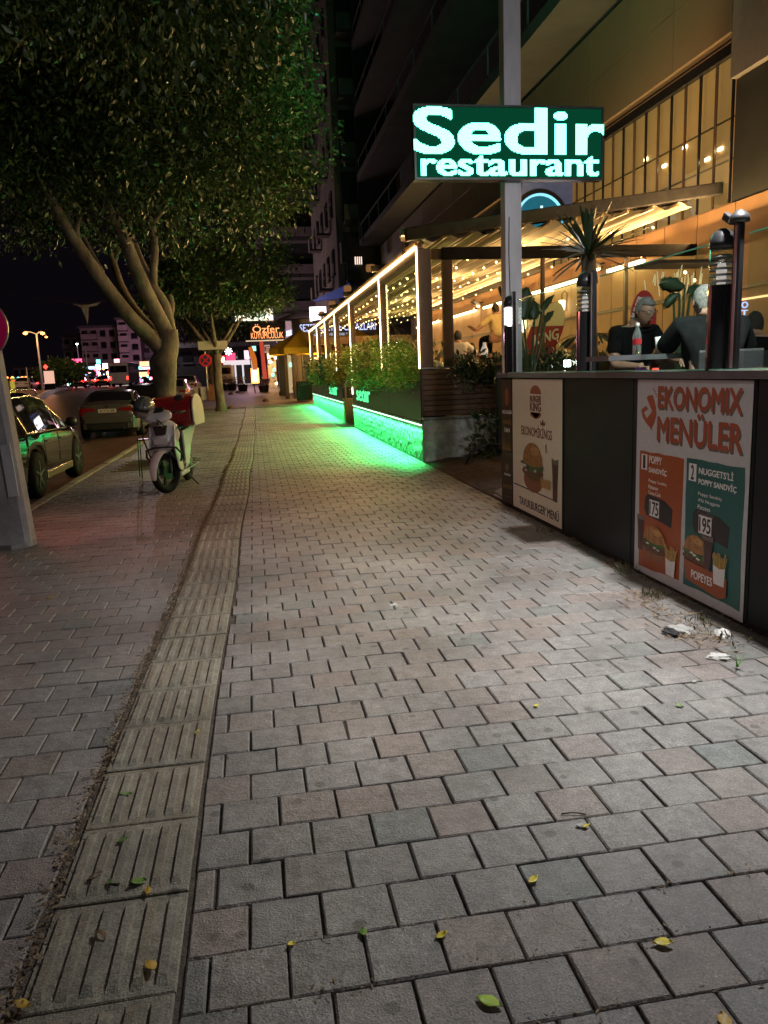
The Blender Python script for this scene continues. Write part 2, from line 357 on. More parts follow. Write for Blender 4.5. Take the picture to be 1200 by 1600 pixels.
g_signbg = mat('led_back_glare', (.004, .006, .005), 1, var=0, spec=0, emit=(.002, .13, .058), es=.38)  # dim green glare of the letters put into the backing as emission
g_white = glow('lamp_white', (1, .97, .92), 9)
g_bulb = glow('bulb', (1, .62, .24), 8)
g_red = glow('tail_red', (1, .03, .02), 7)
g_head = glow('head_white', (1, .95, .9), 12)
g_blue = glow('sign_blue', (.45, .52, 1), 4)
g_pink = glow('sign_pink', (1, .18, .35), 4)
g_orange = glow('sign_orange', (1, .30, .06), 5)
g_cyan = glow('sign_cyan', (.2, .95, .8), 3)
g_cream = glow('sign_cream', (1, .93, .70), 1.6)
g_sodium = glow('sodium', (1, .34, .07), 9)
g_neon = glow('neon_orange', (1, .34, .12), 2.2)

# ---------------------------------------------------------------- ground
def sheet(name, x0, x1, ys, dz, m, extra=None):
    b = MB(); b.grid([[(x0 if not callable(x0) else x0(y), y, ground(y)+dz), (x1 if not callable(x1) else x1(y), y, ground(y)+dz)] for y in ys])
    return struct(b.build(name, m))
YS = [-30, -10] + [float(v) for v in range(0, 120, 3)] + [140, 170, 220, 400]
land = MB().box(-700, 700, -300, 900, -.9, -.6).build('ground', m_soil); struct(land)
pavement = sheet('pavement', -2.9, 9.0, YS, -.013, m_joint)
road = sheet('road', -60.0, -3.08, YS, -.13, m_asph)
sheet('far_pavement', -2.9, 30, [39, 46, 52, 60, 75, 110, 200], -.006, mat('far_paving', (.17, .13, .125), .6, var=.3, scale=1.2, bump=.3, bscale=12))

STX = ([0, 1.8, 4.1, 6.7, 9.7, 17.7, 32, 60], [-.525, -.522, -.488, -.455, -.405, -.29, -.22, -.2])
def stx(y): return float(np.interp(y, *STX)) + .012*math.sin(y*1.3)
HW = .205
def chamfer(w, d, h=.045, ch=.006, jit=0):
    z = 0; a, b = w/2, d/2; V = []
    for (x, y) in ((-1,-1),(1,-1),(1,1),(-1,1)):
        V.append((x*(a-ch), y*(b-ch), z))
    for (x, y) in ((-1,-1),(1,-1),(1,1),(-1,1)): V.append((x*a, y*b, z-ch))
    for (x, y) in ((-1,-1),(1,-1),(1,1),(-1,1)): V.append((x*a, y*b, z-h))
    F = [(0,1,2,3)]+[(4+i, 4+(i+1) % 4, (i+1) % 4, i) for i in range(4)]+[(8+i, 8+(i+1) % 4, 4+(i+1) % 4, 4+i) for i in range(4)]
    return V, F
pav = []       # (x0, x1, y0, y1)
PW = .215
for j in range(-8, 186):
    y0 = 1.775+.2*j; y1 = y0+.2; ym = y0+.1; s = stx(ym)
    xr = s+HW+.012; xl = s-HW-.030; off = (0 if j % 2 == 0 else PW/2)
    right = 2.83 if ym < 8.75 else 2.86
    k = math.floor((xr-.42-off)/PW)
    while True:
        a = .42+off+k*PW; b_ = a+PW; k += 1
        if a >= right-.03: break
        a2 = max(a, xr); b2 = min(b_, right)
        if b2-a2 > .035: pav.append((a2, b2, y0, y1))
    k = math.floor((-2.93+.836-off)/PW)
    while True:
        a = -.836+off+k*PW; b_ = a+PW; k += 1
        if a >= xl: break
        a2 = max(a, -2.93); b2 = min(b_, xl)
        if (a2-PW < -1.5 and a2 > -2.75 and 14.3 < ym < 16.3): continue      # tree pit
        if b2-a2 > .035: pav.append((a2, b2, y0, y1))
sc_ = []
for i, (a, b_, y0, y1) in enumerate(pav):
    ps = [proj(x, y, 0) for x in (a, b_) for y in (y0, y1)]
    if any(p is None for p in ps): sc_.append(0); continue
    us = [p[0] for p in ps]; vs = [p[1] for p in ps]; cu = sum(us)/4; cv = sum(vs)/4
    w = max(us)-min(us); h = max(vs)-min(vs)
    sc_.append(w*h if (-w*.4 < cu < 1200+w*.4 and cv < 1600+h*.4) else 0)
order = np.argsort(-np.array(sc_)); big = set(int(i) for i in order[:300])
def pav_jit(i, x, y):
    h = noise.noise(Vector((x*.35, y*.35, 3)))*.010
    r = random.Random(i*13+5); return h*.6+r.uniform(-.003, .003), r.uniform(-.009, .009), r.uniform(-.009, .009), r.uniform(-.010, .010)
V0, F0 = chamfer(1, 1); pmesh = {}
V = []; F = []
for i, (a, b_, y0, y1) in enumerate(pav):
    w = b_-a-random.uniform(.006, .012); d = y1-y0-random.uniform(.003, .006); cx = (a+b_)/2; cy = (y0+y1)/2; z, rx, ry, rz = pav_jit(i, cx, cy); z += ground(cy)
    if i in big:
        key = (round(w*250)/250, i % 3)
        if key not in pmesh:
            vv, ff = chamfer(round(w, 3), .1955, ch=.003+.0015*(i % 3)); mb = MB(); mb.add(vv, ff); pmesh[key] = mb.mesh('paver', m_paver)
        link('paver', pmesh[key], pavement, (cx, cy, z), (rx, ry, rz))
    else:
        vv, ff = chamfer(w, d, ch=.004); o = len(V)
        for q in vv:
            V.append((cx+q[0]-q[1]*rz, cy+q[1]+q[0]*rz, z+q[2]+q[0]*-ry+q[1]*rx))
        F += [tuple(k+o for k in f) for f in ff]
mb = MB(); mb.v = V; mb.f = F; mb.build('pavers', m_paver, pavement, kind='stuff')
# tactile guiding tiles
def tile_mesh(var):
    vv, ff = chamfer(2*HW-.006, .412, ch=.004); mb = MB(); mb.add(vv, ff)
    n = 6; st = (2*HW-.05)/(n-.45)
    for k in range(n):
        x = -HW+.034+k*st+.008; h = .0125; y0 = -.186+random.uniform(0, .008); y1 = .186-random.uniform(0, .008); a = .018; t = .012
        P = [(x-a, y0), (x+a, y0), (x+a, y1), (x-a, y1)]; Q = [(x-t, y0+.035), (x+t, y0+.035), (x+t, y1-.035), (x-t, y1-.035)]
        mb.add([(p[0], p[1], -.0005) for p in P]+[(q[0], q[1], h) for q in Q], [(4,5,6,7),(0,1,5,4),(1,2,6,5),(2,3,7,6),(3,0,4,7)])
    return mb.mesh('tactile_tile', m_tile)
tm = [tile_mesh(i) for i in range(3)]
for j in range(-3, 96):
    y = 1.864+.42*j+.21; 
    if y > 39.5: break
    x = stx(y); sl = (stx(y+.2)-stx(y-.2))/.4
    link('tactile_tile', tm[j % 3], pavement, (x, y, ground(y)+random.uniform(-.003, .003)-.001), (random.uniform(-.006, .006), random.uniform(-.008, .008), -sl+random.uniform(-.006, .006)))
# kerb stones
kerb = bpy.data.objects.new('kerb', None); C.objects.link(kerb); struct(kerb)
ks = []
for k in range(4):
    vv, ff = chamfer(.15, .985, h=.22, ch=.018); q = MB(); q.add(vv, ff); ks.append(q.mesh('kerb_stone', m_kerb))
for j in range(60):
    y = -6+j+.5; link('kerb_stone', ks[j % 4], kerb, (-3.02+.0*j, y, ground(y)+.004+random.uniform(-.006, .006)), (random.uniform(-.006,.006), 0, random.uniform(-.004,.004)))
# gutter strip of old red-brown asphalt beside the kerb
sheet('gutter', -4.9, -3.10, YS[1:40], -.125, mat('gutter_asphalt', (.10, .058, .045), .6, var=.4, scale=3, bump=.4, bscale=60))
# sandy soil between the counter and the wooden wall
b = MB(); rows = []
for i in range(30):
    y = 8.70+i*(13.2-8.70)/29
    rows.append([(2.875+.10*max(0, math.sin(i*.5))*0+ k*.14, y, .004+.05*min(1, k*.14/.5)*(.6+noise.noise(Vector((k*.5, y*2.5, 0))))+.012*noise.noise(Vector((k*1.5, y*7, 2)))+ .10*min(1, k*.14/1.2)*max(0, (y-10)/3)) for k in range(31)])
b.grid(rows); soil = struct(b.build('garden_soil', m_soil, smooth=True))
b = MB(); b.prism([(2.9, 8.75), (3.9, 8.75), (3.9, 10.1), (3.3, 9.9), (2.93, 9.35)], lambda x, y: (x, y, -.01), (0, 0, .055)); struct(b.build('broken_concrete_slab', m_conc, bev=.01))
# tree pit soil
b = MB(); b.grid([[(-2.93+k*.1, 14.25+i*.15, -.012+.02*noise.noise(Vector((k*.7, i*.7, 5)))) for k in range(15)] for i in range(15)]); struct(b.build('tree_pit_soil', m_soil))

# ---------------------------------------------------------------- serving counter along the right of the pavement
XC = 2.83
cn = thing('counter', 'long charcoal counter wall beside the pavement with two posters on it', 'counter', (XC, 4.5, 0))
cn.location = (0, 0, 0)
pn = [(1.0, 2.6), (2.6, 4.03), (4.03, 5.50), (5.50, 6.84), (6.84, 8.31)]
for y0, y1 in pn:
    MB().box(XC, XC+.30, y0+.006, y1-.006, .03, 1.474).build('panel', m_panel, cn, bev=.004)
MB().box(XC+.02, XC+.28, 1.0, 8.3, -.02, .06).build('plinth', m_blackp, cn)
e = MB(); e.prism([(XC+.001, 8.315), (XC-.035, 8.60), (XC+.06, 8.78), (XC+.30, 8.78), (XC+.30, 8.315)], lambda x, y: (x, y, .03), (0, 0, 1.444)); e.build('end_panel', m_panel, cn, bev=.004)
l = MB(); l.prism([(XC-.05, 1.0), (XC-.05, 8.3), (XC-.08, 8.62), (XC+.03, 8.83), (XC+.45, 8.83), (XC+.45, 1.0)], lambda x, y: (x, y, 1.478), (0, 0, .05)); l.build('ledge', mat('ledge_laminate', (.10, .10, .105), .35, var=.2), cn, bev=.006)
MB().box(XC-.052, XC-.046, 1.0, 8.28, 1.530, 1.537).build('glass_edge', mat('edge_glass', (.25, .7, .5), .15, var=0), cn)
# --- printing helpers on the counter face
def PX(u, v, x): q = atx(u, v, x); return (q.y, q.z)
def flat(pts, lay, m, parent, name='print', x=XC, th=.0009):
    b = MB(); xx = x-.006-lay*.0013
    b.prism(pts, lambda y, z: (xx, y, z), (-th, 0, 0)); return b.build(name, m, parent)
def ell(c, a, bb, n=22, a0=0, a1=2*PI, wob=0, seed=0):
    r = random.Random(seed); return [(c[0]+a*math.cos(a0+(a1-a0)*k/(n-1 if a1-a0 < 6 else n))*(1+wob*r.uniform(-1,1)), c[1]+bb*math.sin(a0+(a1-a0)*k/(n-1 if a1-a0 < 6 else n))*(1+wob*r.uniform(-1,1))) for k in range(n)]
def ptext(s, L, Rr, hpx_world, lay, m, parent, bold=.02, sp=1.0, x=XC):
    y0, z0 = L; y1, z1 = Rr; return text(s, (x-.006-lay*.0013, (y0+y1)/2, (z0+z1)/2), (0, -1, 0), (0, 0, 1), abs(y0-y1), hpx_world, m, parent, bold=bold, depth=.0012, spacing=sp)
i_rust = print_ink('ink_rust', (.36, .075, .03)); i_or = print_ink('ink_orange', (.34, .075, .016)); i_teal = print_ink('ink_teal', (.010, .115, .105))
i_wh = print_ink('ink_white', (.80, .80, .78)); i_gr = print_ink('poster_paper', (.52, .53, .54)); i_cr = print_ink('poster_cream', (.80, .77, .58))
i_bk = print_ink('ink_black', (.02, .018, .02)); i_bun = mat('ink_bun', (.36, .16, .045), .5, var=.4, scale=22); i_bun2 = mat('ink_bun_low', (.26, .10, .03), .5, var=.3, scale=22)
i_hi = mat('ink_bun_light', (.50, .27, .09), .5, var=.3, scale=22); i_let = mat('ink_lettuce', (.06, .13, .03), .5, var=.8, scale=45); i_pat = mat('ink_patty', (.13, .055, .02), .5, var=.7, scale=50); i_fry = mat('ink_fries', (.52, .34, .09), .5, var=.4, scale=60)
i_cola = mat('ink_cola', (.07, .02, .015), .4, var=.6, scale=20); i_sh = print_ink('ink_shadow', (.16, .13, .11)); i_br = print_ink('ink_brown', (.05, .027, .02)); i_mar = print_ink('ink_maroon', (.16, .02, .015))
i_gold = print_ink('ink_gold', (.28, .16, .03))
def qy(px, s=4.104, ox=940, oy=590): return lambda X, Y: PX(X/s+ox, Y/s+oy, XC-.007)
def burger(parent, c, w, h, lay, seed=0, chunky=False):
    y, z = c
    flat(ell((y, z-h*.30), w*.42, h*.20, seed=seed), lay, i_bun2, parent, 'bun_print')
    flat(ell((y, z-h*.12), w*.50, h*.17, 40, wob=.07, seed=seed+1), lay+1, i_pat, parent, 'patty_print')
    r = random.Random(seed)
    flat(ell((y, z+h*.04), w*.52, h*.13, 48, wob=.16, seed=seed+2), lay+2, i_let, parent, 'lettuce_print')
    flat(ell((y, z+h*.10), w*.46, h*.40, 26, 0, PI)+[(y-w*.47, z+h*.06), (y, z+h*.0), (y+w*.47, z+h*.06)], lay+3, i_bun, parent, 'bun_print')
    for k in range(16): flat(ell((y+w*r.uniform(-.33, .33), z+h*r.uniform(.22, .44)*(1)), w*.016, h*.010, 6, seed=k), lay+3.6, i_fry, parent, 'sesame_print')
    flat(ell((y-w*.12, z+h*.34), w*.20, h*.09, 18, seed=seed), lay+3.3, i_hi, parent, 'bun_shine_print')
    for k in range(7): flat(ell((y+w*r.uniform(-.4, .4), z+h*r.uniform(-.14, .0)), w*.07, h*.03, 9, wob=.3, seed=k), lay+4, i_wh if k % 2 else i_let, parent, 'topping_print')
def fries(parent, c, w, h, lay, seed, box=True):
    y, z = c; r = random.Random(seed)
    for k in range(9):
        t = -.5+k/8; a = t*.5; b0 = (y-t*w*.8, z-h*.05); L = h*r.uniform(.38, .55); d = (-math.sin(a)*L, math.cos(a)*L); n_ = (w*.04*math.cos(a), w*.04*math.sin(a))
        flat([(b0[0]-n_[0], b0[1]-n_[1]), (b0[0]+n_[0], b0[1]+n_[1]), (b0[0]+n_[0]+d[0], b0[1]+n_[1]+d[1]), (b0[0]-n_[0]+d[0], b0[1]-n_[1]+d[1])], lay+(k % 3)*.3, i_fry, parent, 'fries_print')
    if box: flat([(y-w*.42, z-h*.5), (y+w*.42, z-h*.5), (y+w*.5, z+h*.05), (y, z-h*.02), (y-w*.5, z+h*.05)], lay+1.2, i_wh, parent, 'carton_print')
def glassc(parent, c, w, h, lay):
    y, z = c
    flat([(y+w*.33, z-h*.5), (y-w*.33, z-h*.5), (y-w*.36, z-h*.1), (y-w*.5, z+h*.4), (y+w*.5, z+h*.4), (y+w*.36, z-h*.1)], lay, i_cola, parent, 'cola_print')
    flat([(y+w*.5, z+h*.36), (y-w*.5, z+h*.36), (y-w*.52, z+h*.5), (y+w*.1, z+h*.46), (y+w*.52, z+h*.5)], lay+.5, i_sh, parent, 'ice_print')
    flat([(y+w*.34, z-h*.3), (y+w*.24, z-h*.3), (y+w*.34, z+h*.3), (y+w*.42, z+h*.3)], lay+.6, i_sh, parent, 'glint_print')

# poster with two set menus
q = qy(0)
p2 = thing('menu_poster', 'white poster with orange and teal menu panels headed by big rust letters', 'poster', (0, 0, 0))
flat([(5.425, 1.468), (4.058, 1.468), (4.058, .02), (5.425, .02)], 0, i_gr, p2, 'paper')
def strk(s, L, Rr, h, lay, m, par, **k):
    ptext(s, (L[0]-.012, L[1]-.016), (Rr[0]-.012, Rr[1]-.016), h, lay, i_sh, par, **k); ptext(s, L, Rr, h, lay+1, m, par, **k)
def lv(a, b): zz = (a[1]+b[1])/2; return (a[0], zz), (b[0], zz)
strk('EKONOMIX', (5.12, 1.348), (4.155, 1.348), .147, 1, i_rust, p2, bold=.045, sp=1.0)
strk('MENÜLER', (5.12, 1.146), (4.138, 1.146), .205, 1, i_rust, p2, bold=.035, sp=1.0)
fw = [(255,205),(285,180),(300,200),(272,225),(290,262),(325,215),(290,130),(300,115),(330,112),(350,190),(352,240),(340,290),(325,318),(322,340),(310,318),(285,290),(262,250)]
flat([q(*k) for k in fw], 1, i_rust, p2, 'rooster_print')
for k in ((328,70,345,98),(340,105,356,112),(345,125,358,120)): y_, z_ = q(k[0], k[1]); y2, z2 = q(k[2], k[3]); flat([(y_, z_), (y2, z2), (y2-.006, z2+.004), (y_-.006, z_+.006)], 1, i_rust, p2, 'crow_mark_print')
def torn(P, n=7, amp=.006, seed=3):
    r = random.Random(seed); out = []
    for i in range(len(P)):
        a = P[i]; c = P[(i+1) % len(P)]
        for k in range(n): t = k/n; out.append((a[0]+(c[0]-a[0])*t+r.uniform(-amp, amp), a[1]+(c[1]-a[1])*t+r.uniform(-amp, amp)))
    return out
zt = .985
flat(torn([(5.37, .946), (4.76, .948), (4.775, .09), (5.352, .068)]), 1, i_or, p2, 'orange_panel_print')
flat(torn([(4.727, .952), (4.10, .96), (4.095, .082), (4.727, .09)], seed=5), 1, i_teal, p2, 'teal_panel_print')
def menu(x0, x1, num, head, lines, price):
    w = x0-x1; Y = lambda t: x0-w*t
    flat([(Y(.05), .925), (Y(.19), .925), (Y(.19), .81), (Y(.05), .81)], 2, i_wh, p2, 'number_box_print')
    text(num, (XC-.006-3*.0013, Y(.12), .868), (0,-1,0), (0,0,1), w*.05, .095, i_bk, p2, bold=.03, depth=.001)
    for k, s in enumerate(head):
        wd = w*.062*len(s)*(.8 if len(s) > 10 else .95); text(s, (XC-.0095, Y(.24)-wd/2, .895-k*.075), (0,-1,0), (0,0,1), wd, .055, i_wh, p2, bold=.03, depth=.001)
    for k, s in enumerate(lines):
        wd = w*.032*len(s); text(s, (XC-.0095, Y(.24)-wd/2, .735-k*.042), (0,-1,0), (0,0,1), wd, .028, i_sh if k > 2 else i_wh, p2, bold=0, depth=.001)
    flat([(Y(.16), .60), (Y(.22), .635), (Y(.62), .62), (Y(.80), .575), (Y(.78), .44), (Y(.62), .455), (Y(.20), .475), (Y(.15), .52)], 2, i_bk, p2, 'price_tag_print')
    flat([(Y(.27), .60), (Y(.50), .60), (Y(.50), .48), (Y(.27), .48)], 3, i_wh, p2, 'price_box_print')
    text(price, (XC-.006-4*.0013, Y(.385), .54), (0,-1,0), (0,0,1), w*.20, .095, i_bk, p2, bold=.03, depth=.001)
menu(5.37, 4.765, '1', ['POPPY', 'SANDVİÇ'], ['Poppy Sandviç', 'Patates', 'Coca-Cola'], '175')
menu(4.727, 4.10, '2', ["NUGGETS'Lİ", 'POPPY SANDVİÇ'], ['Poppy Sandviç', "4'lü Nuggets", 'Patates', 'Coca-Cola'], '195')
glassc(p2, (5.33, .33), .11, .27, 2); burger(p2, (5.12, .28), .34, .26, 3, 11); fries(p2, (4.88, .21), .13, .22, 9, 2)
burger(p2, (4.58, .33), .30, .25, 2, 5); glassc(p2, (4.44, .37), .12, .22, 7)
flat([(4.71, .27), (4.22, .25), (4.22, .13), (4.30, .10), (4.68, .14)], 8, i_or, p2, 'box_print'); fries(p2, (4.30, .30), .13, .22, 9, 3)
text('POPEYES', (XC-.006-10*.0013, 4.49, .19), (0,-1,.0), (0,0,1), .24, .055, i_wh, p2, bold=.04, depth=.001)

# cream burger poster
q = qy(0, 6.15, 770, 585)
p1 = thing('burger_poster', 'cream poster with one tall burger fries and cola above black lettering', 'poster', (0, 0, 0))
flat([(8.285, 1.462), (6.868, 1.462), (6.868, .045), (8.285, .045)], 0, i_cr, p1, 'paper')
cy = q(410, 150)[0]; W1 = abs(q(358, 150)[0]-q(463, 150)[0])
zt, z2, z3, z4 = q(410, 105)[1], q(410, 190)[1], q(410, 365)[1], q(410, 412)[1]
flat(ell((cy, z2), W1/2, zt-z2, 20, 0, PI), 1, i_rust, p1, 'bun_mark_print')
flat([(cy-W1/2, z3), (cy+W1/2, z3)]+ell((cy, z3-.015), W1/2, (z3-z4), 20, PI, 2*PI)[::-1][::-1], 1, i_rust, p1, 'bun_mark_print')
text('BURGER', (XC-.0085, cy, z2-(z2-z3)*.26), (0,-1,0), (0,0,1), W1, (z2-z3)*.34, i_mar, p1, bold=.04, depth=.001)
text('KING', (XC-.0085, cy, z2-(z2-z3)*.70), (0,-1,0), (0,0,1), W1*.98, (z2-z3)*.46, i_mar, p1, bold=.05, depth=.001)
a, b_ = lv(q(276, 530), q(568, 560)); ptext('EKONOMİKİNGS', a, b_, .125, 1, i_mar, p1, bold=.02)
ky, kz = q(480, 492); flat([(ky+.06, kz), (ky+.075, kz+.05), (ky+.035, kz+.02), (ky, kz+.065), (ky-.035, kz+.02), (ky-.075, kz+.05), (ky-.06, kz)], 1, i_mar, p1, 'crown_print')
by, bz = q(385, 870); burger(p1, (by, bz-.02), .62, .50, 2, 21)
flat(ell((by, bz-.17), .27, .12, 30, wob=.02), 1.5, i_bun2, p1, 'bun_print')
gy, gz = q(600, 1020); glassc(p1, (gy, gz), .17, .42, 2); fries(p1, (q(515, 1100)[0], q(515, 1090)[1]), .28, .20, 8, 6, box=False)
text('₺', (XC-.0085, q(515, 715)[0], q(515, 715)[1]), (0,-1,0), (0,0,1), .045, .09, i_mar, p1, bold=.02, depth=.001)
ly = q(205, 1075); flat([(8.25, .315), (7.03, .30), (7.03, .29), (8.25, .30)], 1, i_bk, p1, 'table_edge_print')
a, b_ = lv(q(255, 1215), q(635, 1345)); ptext("TAVUKBURGER' MENÜ", a, b_, .105, 1, i_bk, p1, bold=.028)

# narrow brown poster on the end of the counter
p3 = thing('contact_poster', 'narrow dark brown poster wrapped on the far end of the counter', 'poster', (0, 0, 0))
xa, ya, xb, yb = XC, 8.32, XC-.034, 8.595; d3 = Vector((xb-xa, yb-ya, 0)).normalized(); n3 = Vector((-d3.y, d3.x, 0)); W3 = (Vector((xb, yb, 0))-Vector((xa, ya, 0))).length
def f3(t, z, l): p = Vector((xa, ya, 0))+d3*(W3*t)+n3*(.003+.001*l); return (p.x, p.y, z)
def flat3(P, l, m, nm): 
    b = MB(); b.prism(P, lambda t, z: f3(t, z, l), n3*.0008); return b.build(nm, m, p3)
flat3([(.03, 1.455), (.97, 1.455), (.97, .05), (.03, .05)], 0, i_br, 'paper')
flat3([(.45+.16*math.cos(k*PI/8), 1.26+.08*math.sin(k*PI/8)+(.02 if k < 9 else -.02)) for k in range(16)], 1, i_rust, 'bun_mark_print')
def t3(s, z, w, h, m, l=1): text(s, f3(.45, z, l), -d3, (0, 0, 1), W3*w, h, m, p3, bold=.02, depth=.001)
t3('HIZLI GELSİN', 1.10, .85, .05, i_wh); t3('444KING', .98, .8, .05, i_gold); t3('5464', .89, .5, .05, i_wh)
r = random.Random(4)
for k in range(9): flat3([(.12+k*.09, .66), (.18+k*.09, .66), (.15+k*.09+.03, .74+r.random()*.08)], 1, i_gold, 'flame_print')
flat3([(.5+.16*math.cos(k*PI/8), .46+.045*math.sin(k*PI/8)) for k in range(16)], 1, i_sh, 'seal_print')
t3('DAMAK', .38, .6, .025, i_wh); t3('444 78 77', .24, .85, .045, i_gold); t3('popeyes.com', .62, .8, .02, i_sh); t3('SİPARİŞ', .12, .5, .025, i_sh)

# ---------------------------------------------------------------- glass screen, black posts and bollard lamps on the ledge
def post(y, top, lab, cap=False):
    t = thing('screen_post', lab, 'post', (XC+.03, y, 1.529), group='posts of the glass screen')
    h = top-1.529
    MB().box(-.014, .014, -.035, .035, 0, h).build('upright', m_black, t, bev=.003)
    MB().box(-.020, -.015, -.012, .012, .01, h-.01).build('metal_channel', m_alu, t)
    if cap:
        MB().lathe([(.001, 0), (.06, .01), (.055, .045), (.02, .075), (.004, .08)], (0, 0, h), 14).build('cap', m_blackp, t, smooth=True)
        MB().obox((-.02, .07, h+.04), (.04, .10, .045), Matrix.Rotation(.5, 3, 'X')).build('spotlight_head', m_blackp, t, bev=.006)
    return t
post(4.315, 2.37, 'screen post with a round cap and small spotlight right of the tall bollard lamp', True)
post(6.30, 2.36, 'slim grey screen post touching the unlit middle bollard lamp')
post(8.33, 2.40, 'slim screen post at the foot of the sign mast behind the lit lamp')
def bollard(y, rad, lab, lit):
    t = thing('bollard_lamp', lab, 'lamp', (XC+.02, y, 1.529), group='bollard lamps on the ledge'); H = .82
    MB().lathe([(rad*1.0, 0), (rad, H*.62)], n=24).build('shaft', mat('gloss_black', (.012, .012, .013), .16, var=0, coat=.6), t, smooth=False)
    MB().lathe([(rad*.97, H*.62), (rad*.97, H*.88)], n=24).build('lens', m_lens, t, smooth=True)
    for k in range(5):
        z = H*(.65+.045*k); MB().lathe([(rad*.72, z), (rad*.95, z-.012), (rad*.95, z-.008), (rad*.70, z+.005)], n=20).build('louvre', m_alu, t, smooth=True)
    MB().lathe([(rad*.34, H*.62), (rad*.42, H*.74), (rad*.2, H*.80)], n=12).build('bulb', g_white if lit else mat('frosted', (.7, .7, .68), .3, emit=(1, .95, .9), es=.5), t, smooth=True)
    MB().lathe([(rad, H*.88), (rad*1.02, H*.93), (rad*.8, H*.99), (rad*.35, H*1.02), (.002, H*1.025)], n=24).build('cap', m_black, t, smooth=True)
    if lit: MB().lathe([(rad*.9, H*.64), (rad*.9, H*.86)], n=20).build('lit_core', g_white, t)
    return t
m_lens = glass_mat('lens_glass', (.85, .85, .8), .3)
bollard(8.43, .068, 'small bollard lamp shining white at the far end of the ledge', True)
bollard(6.44, .072, 'unlit bollard lamp with clear louvred head in the middle of the ledge', False)
bollard(4.46, .075, 'tall black bollard lamp with pale round bulb near the right frame edge', False)
for (ya, yb, lab) in ((1.2, 4.28, 'clear glass pane right of the tall bollard lamp'), (4.36, 6.26, 'clear glass pane with green edge between the two unlit bollard lamps'), (6.36, 8.29, 'clear glass pane in front of the palms by the sign mast')):
    p = thing('glass_pane', lab, 'glass screen', (0, 0, 0), group='panes of the glass screen')
    MB().box(XC+.045, XC+.055, ya+.04, yb-.04, 1.535, 2.30).build('glass', m_glass, p)
    MB().box(XC+.044, XC+.056, ya+.04, yb-.04, 2.3005, 2.309).build('edge', mat('edge_glow', (.2, .75, .5), .2, var=0), p)
# ---------------------------------------------------------------- sign mast
XP = 2.85; XW = 8.0; FL = .78
mt = thing('sign_mast', 'tall square galvanised mast behind the end of the counter carrying the green sign', 'pole', (3.10, 9.10, 0))
MB().box(-.10, .10, -.09, .09, .02, 9.5).build('shaft', m_galv, mt, bev=.012)
MB().box(-.20, .20, -.19, .19, 0, .02).build('base_plate', m_galv, mt)
MB().tube([(-.055, -.098, 3.3), (-.062, -.100, 2.9), (-.050, -.099, 2.4), (-.058, -.099, 1.7)], .006, 5).build('cable', m_blackp, mt)
sg = thing('led_sign', 'glowing green pixel sign reading Sedir restaurant on the tall mast', 'sign', (0, 0, 0))
tl = aty(645, 162, 8.86); br = aty(942, 281, 8.86); zc = (tl.z+br.z)/2; xl_, xr_ = tl.x, br.x; zt_, zb_ = tl.z, br.z
MB().box(xl_, xr_, 8.88, 8.985, zb_, zt_).build('case', m_black, sg)
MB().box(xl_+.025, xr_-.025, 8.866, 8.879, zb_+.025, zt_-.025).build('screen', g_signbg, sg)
fr = MB()
for (a0, a1, c0, c1) in ((xl_, xr_, zt_-.022, zt_), (xl_, xr_, zb_, zb_+.022), (xl_, xl_+.022, zb_+.023, zt_-.023), (xr_-.022, xr_, zb_+.023, zt_-.023)): fr.box(a0, a1, 8.852, 8.8785, c0, c1)
fr.build('frame', mat('sign_frame', (.12, .15, .14), .35, .6, var=.2), sg)
g_halo = glow('led_halo', (.03, 1, .36), 1.0)  # colour of the painted halo around the letters
def led_text(s, x0, x1, z0, z1, pitch, bold, name, y, grow):
    me = text_geo(s, bold, 0, 1.0, 6); co = np.zeros(len(me.vertices)*3); me.vertices.foreach_get('co', co); co = co.reshape(-1, 3); lo = co.min(0); hi = co.max(0)
    bv = BVHTree.FromPolygons([tuple(c) for c in co], [tuple(p.vertices) for p in me.polygons])
    nx = int((x1-x0)/pitch); nz = int((z1-z0)/pitch); b = MB(); on = set()
    for i in range(nx):
        for k in range(nz):
            px_ = lo[0]+(i+.5)/nx*(hi[0]-lo[0]); py = lo[1]+(k+.5)/nz*(hi[1]-lo[1])
            if any(bv.ray_cast(Vector((px_+ox*(hi[0]-lo[0])/nx, py+oy*(hi[1]-lo[1])/nz, 1)), Vector((0, 0, -1)))[0] is not None for ox, oy in grow):
                on.add((i, k)); x = x0+i*pitch; z = z0+k*pitch; x2 = min(x+pitch*1.0, xr_-.0)
                if x >= xr_-.004: continue
                b.quad((x, y, z), (x2, y, z), (x2, y, z+pitch), (x, y, z+pitch))
    return b.build(name, g_sign, sg, kind='stuff'); b = MB()
    for q_ in {(i+a, k+c) for i, k in on for a in (-2, -1, 0, 1, 2) for c in (-2, -1, 0, 1, 2) if abs(a)+abs(c) < 4}-on:  # green halo painted around the letters; not reached after the return
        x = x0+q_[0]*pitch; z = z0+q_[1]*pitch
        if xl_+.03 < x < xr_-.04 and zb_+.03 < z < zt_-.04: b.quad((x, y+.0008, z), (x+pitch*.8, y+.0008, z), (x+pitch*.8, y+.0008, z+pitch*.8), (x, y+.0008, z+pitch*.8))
    b.build('halo_pixels', g_halo, sg, kind='stuff')
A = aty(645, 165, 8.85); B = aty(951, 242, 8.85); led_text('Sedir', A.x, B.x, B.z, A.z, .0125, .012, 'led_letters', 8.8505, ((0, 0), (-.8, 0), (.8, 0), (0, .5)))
A = aty(657, 241, 8.85); B = aty(936, 275, 8.85); led_text('restaurant', A.x, B.x, B.z, A.z, .0125, .012, 'led_letters', 8.8505, ((0, 0), (-.7, 0), (.7, 0)))
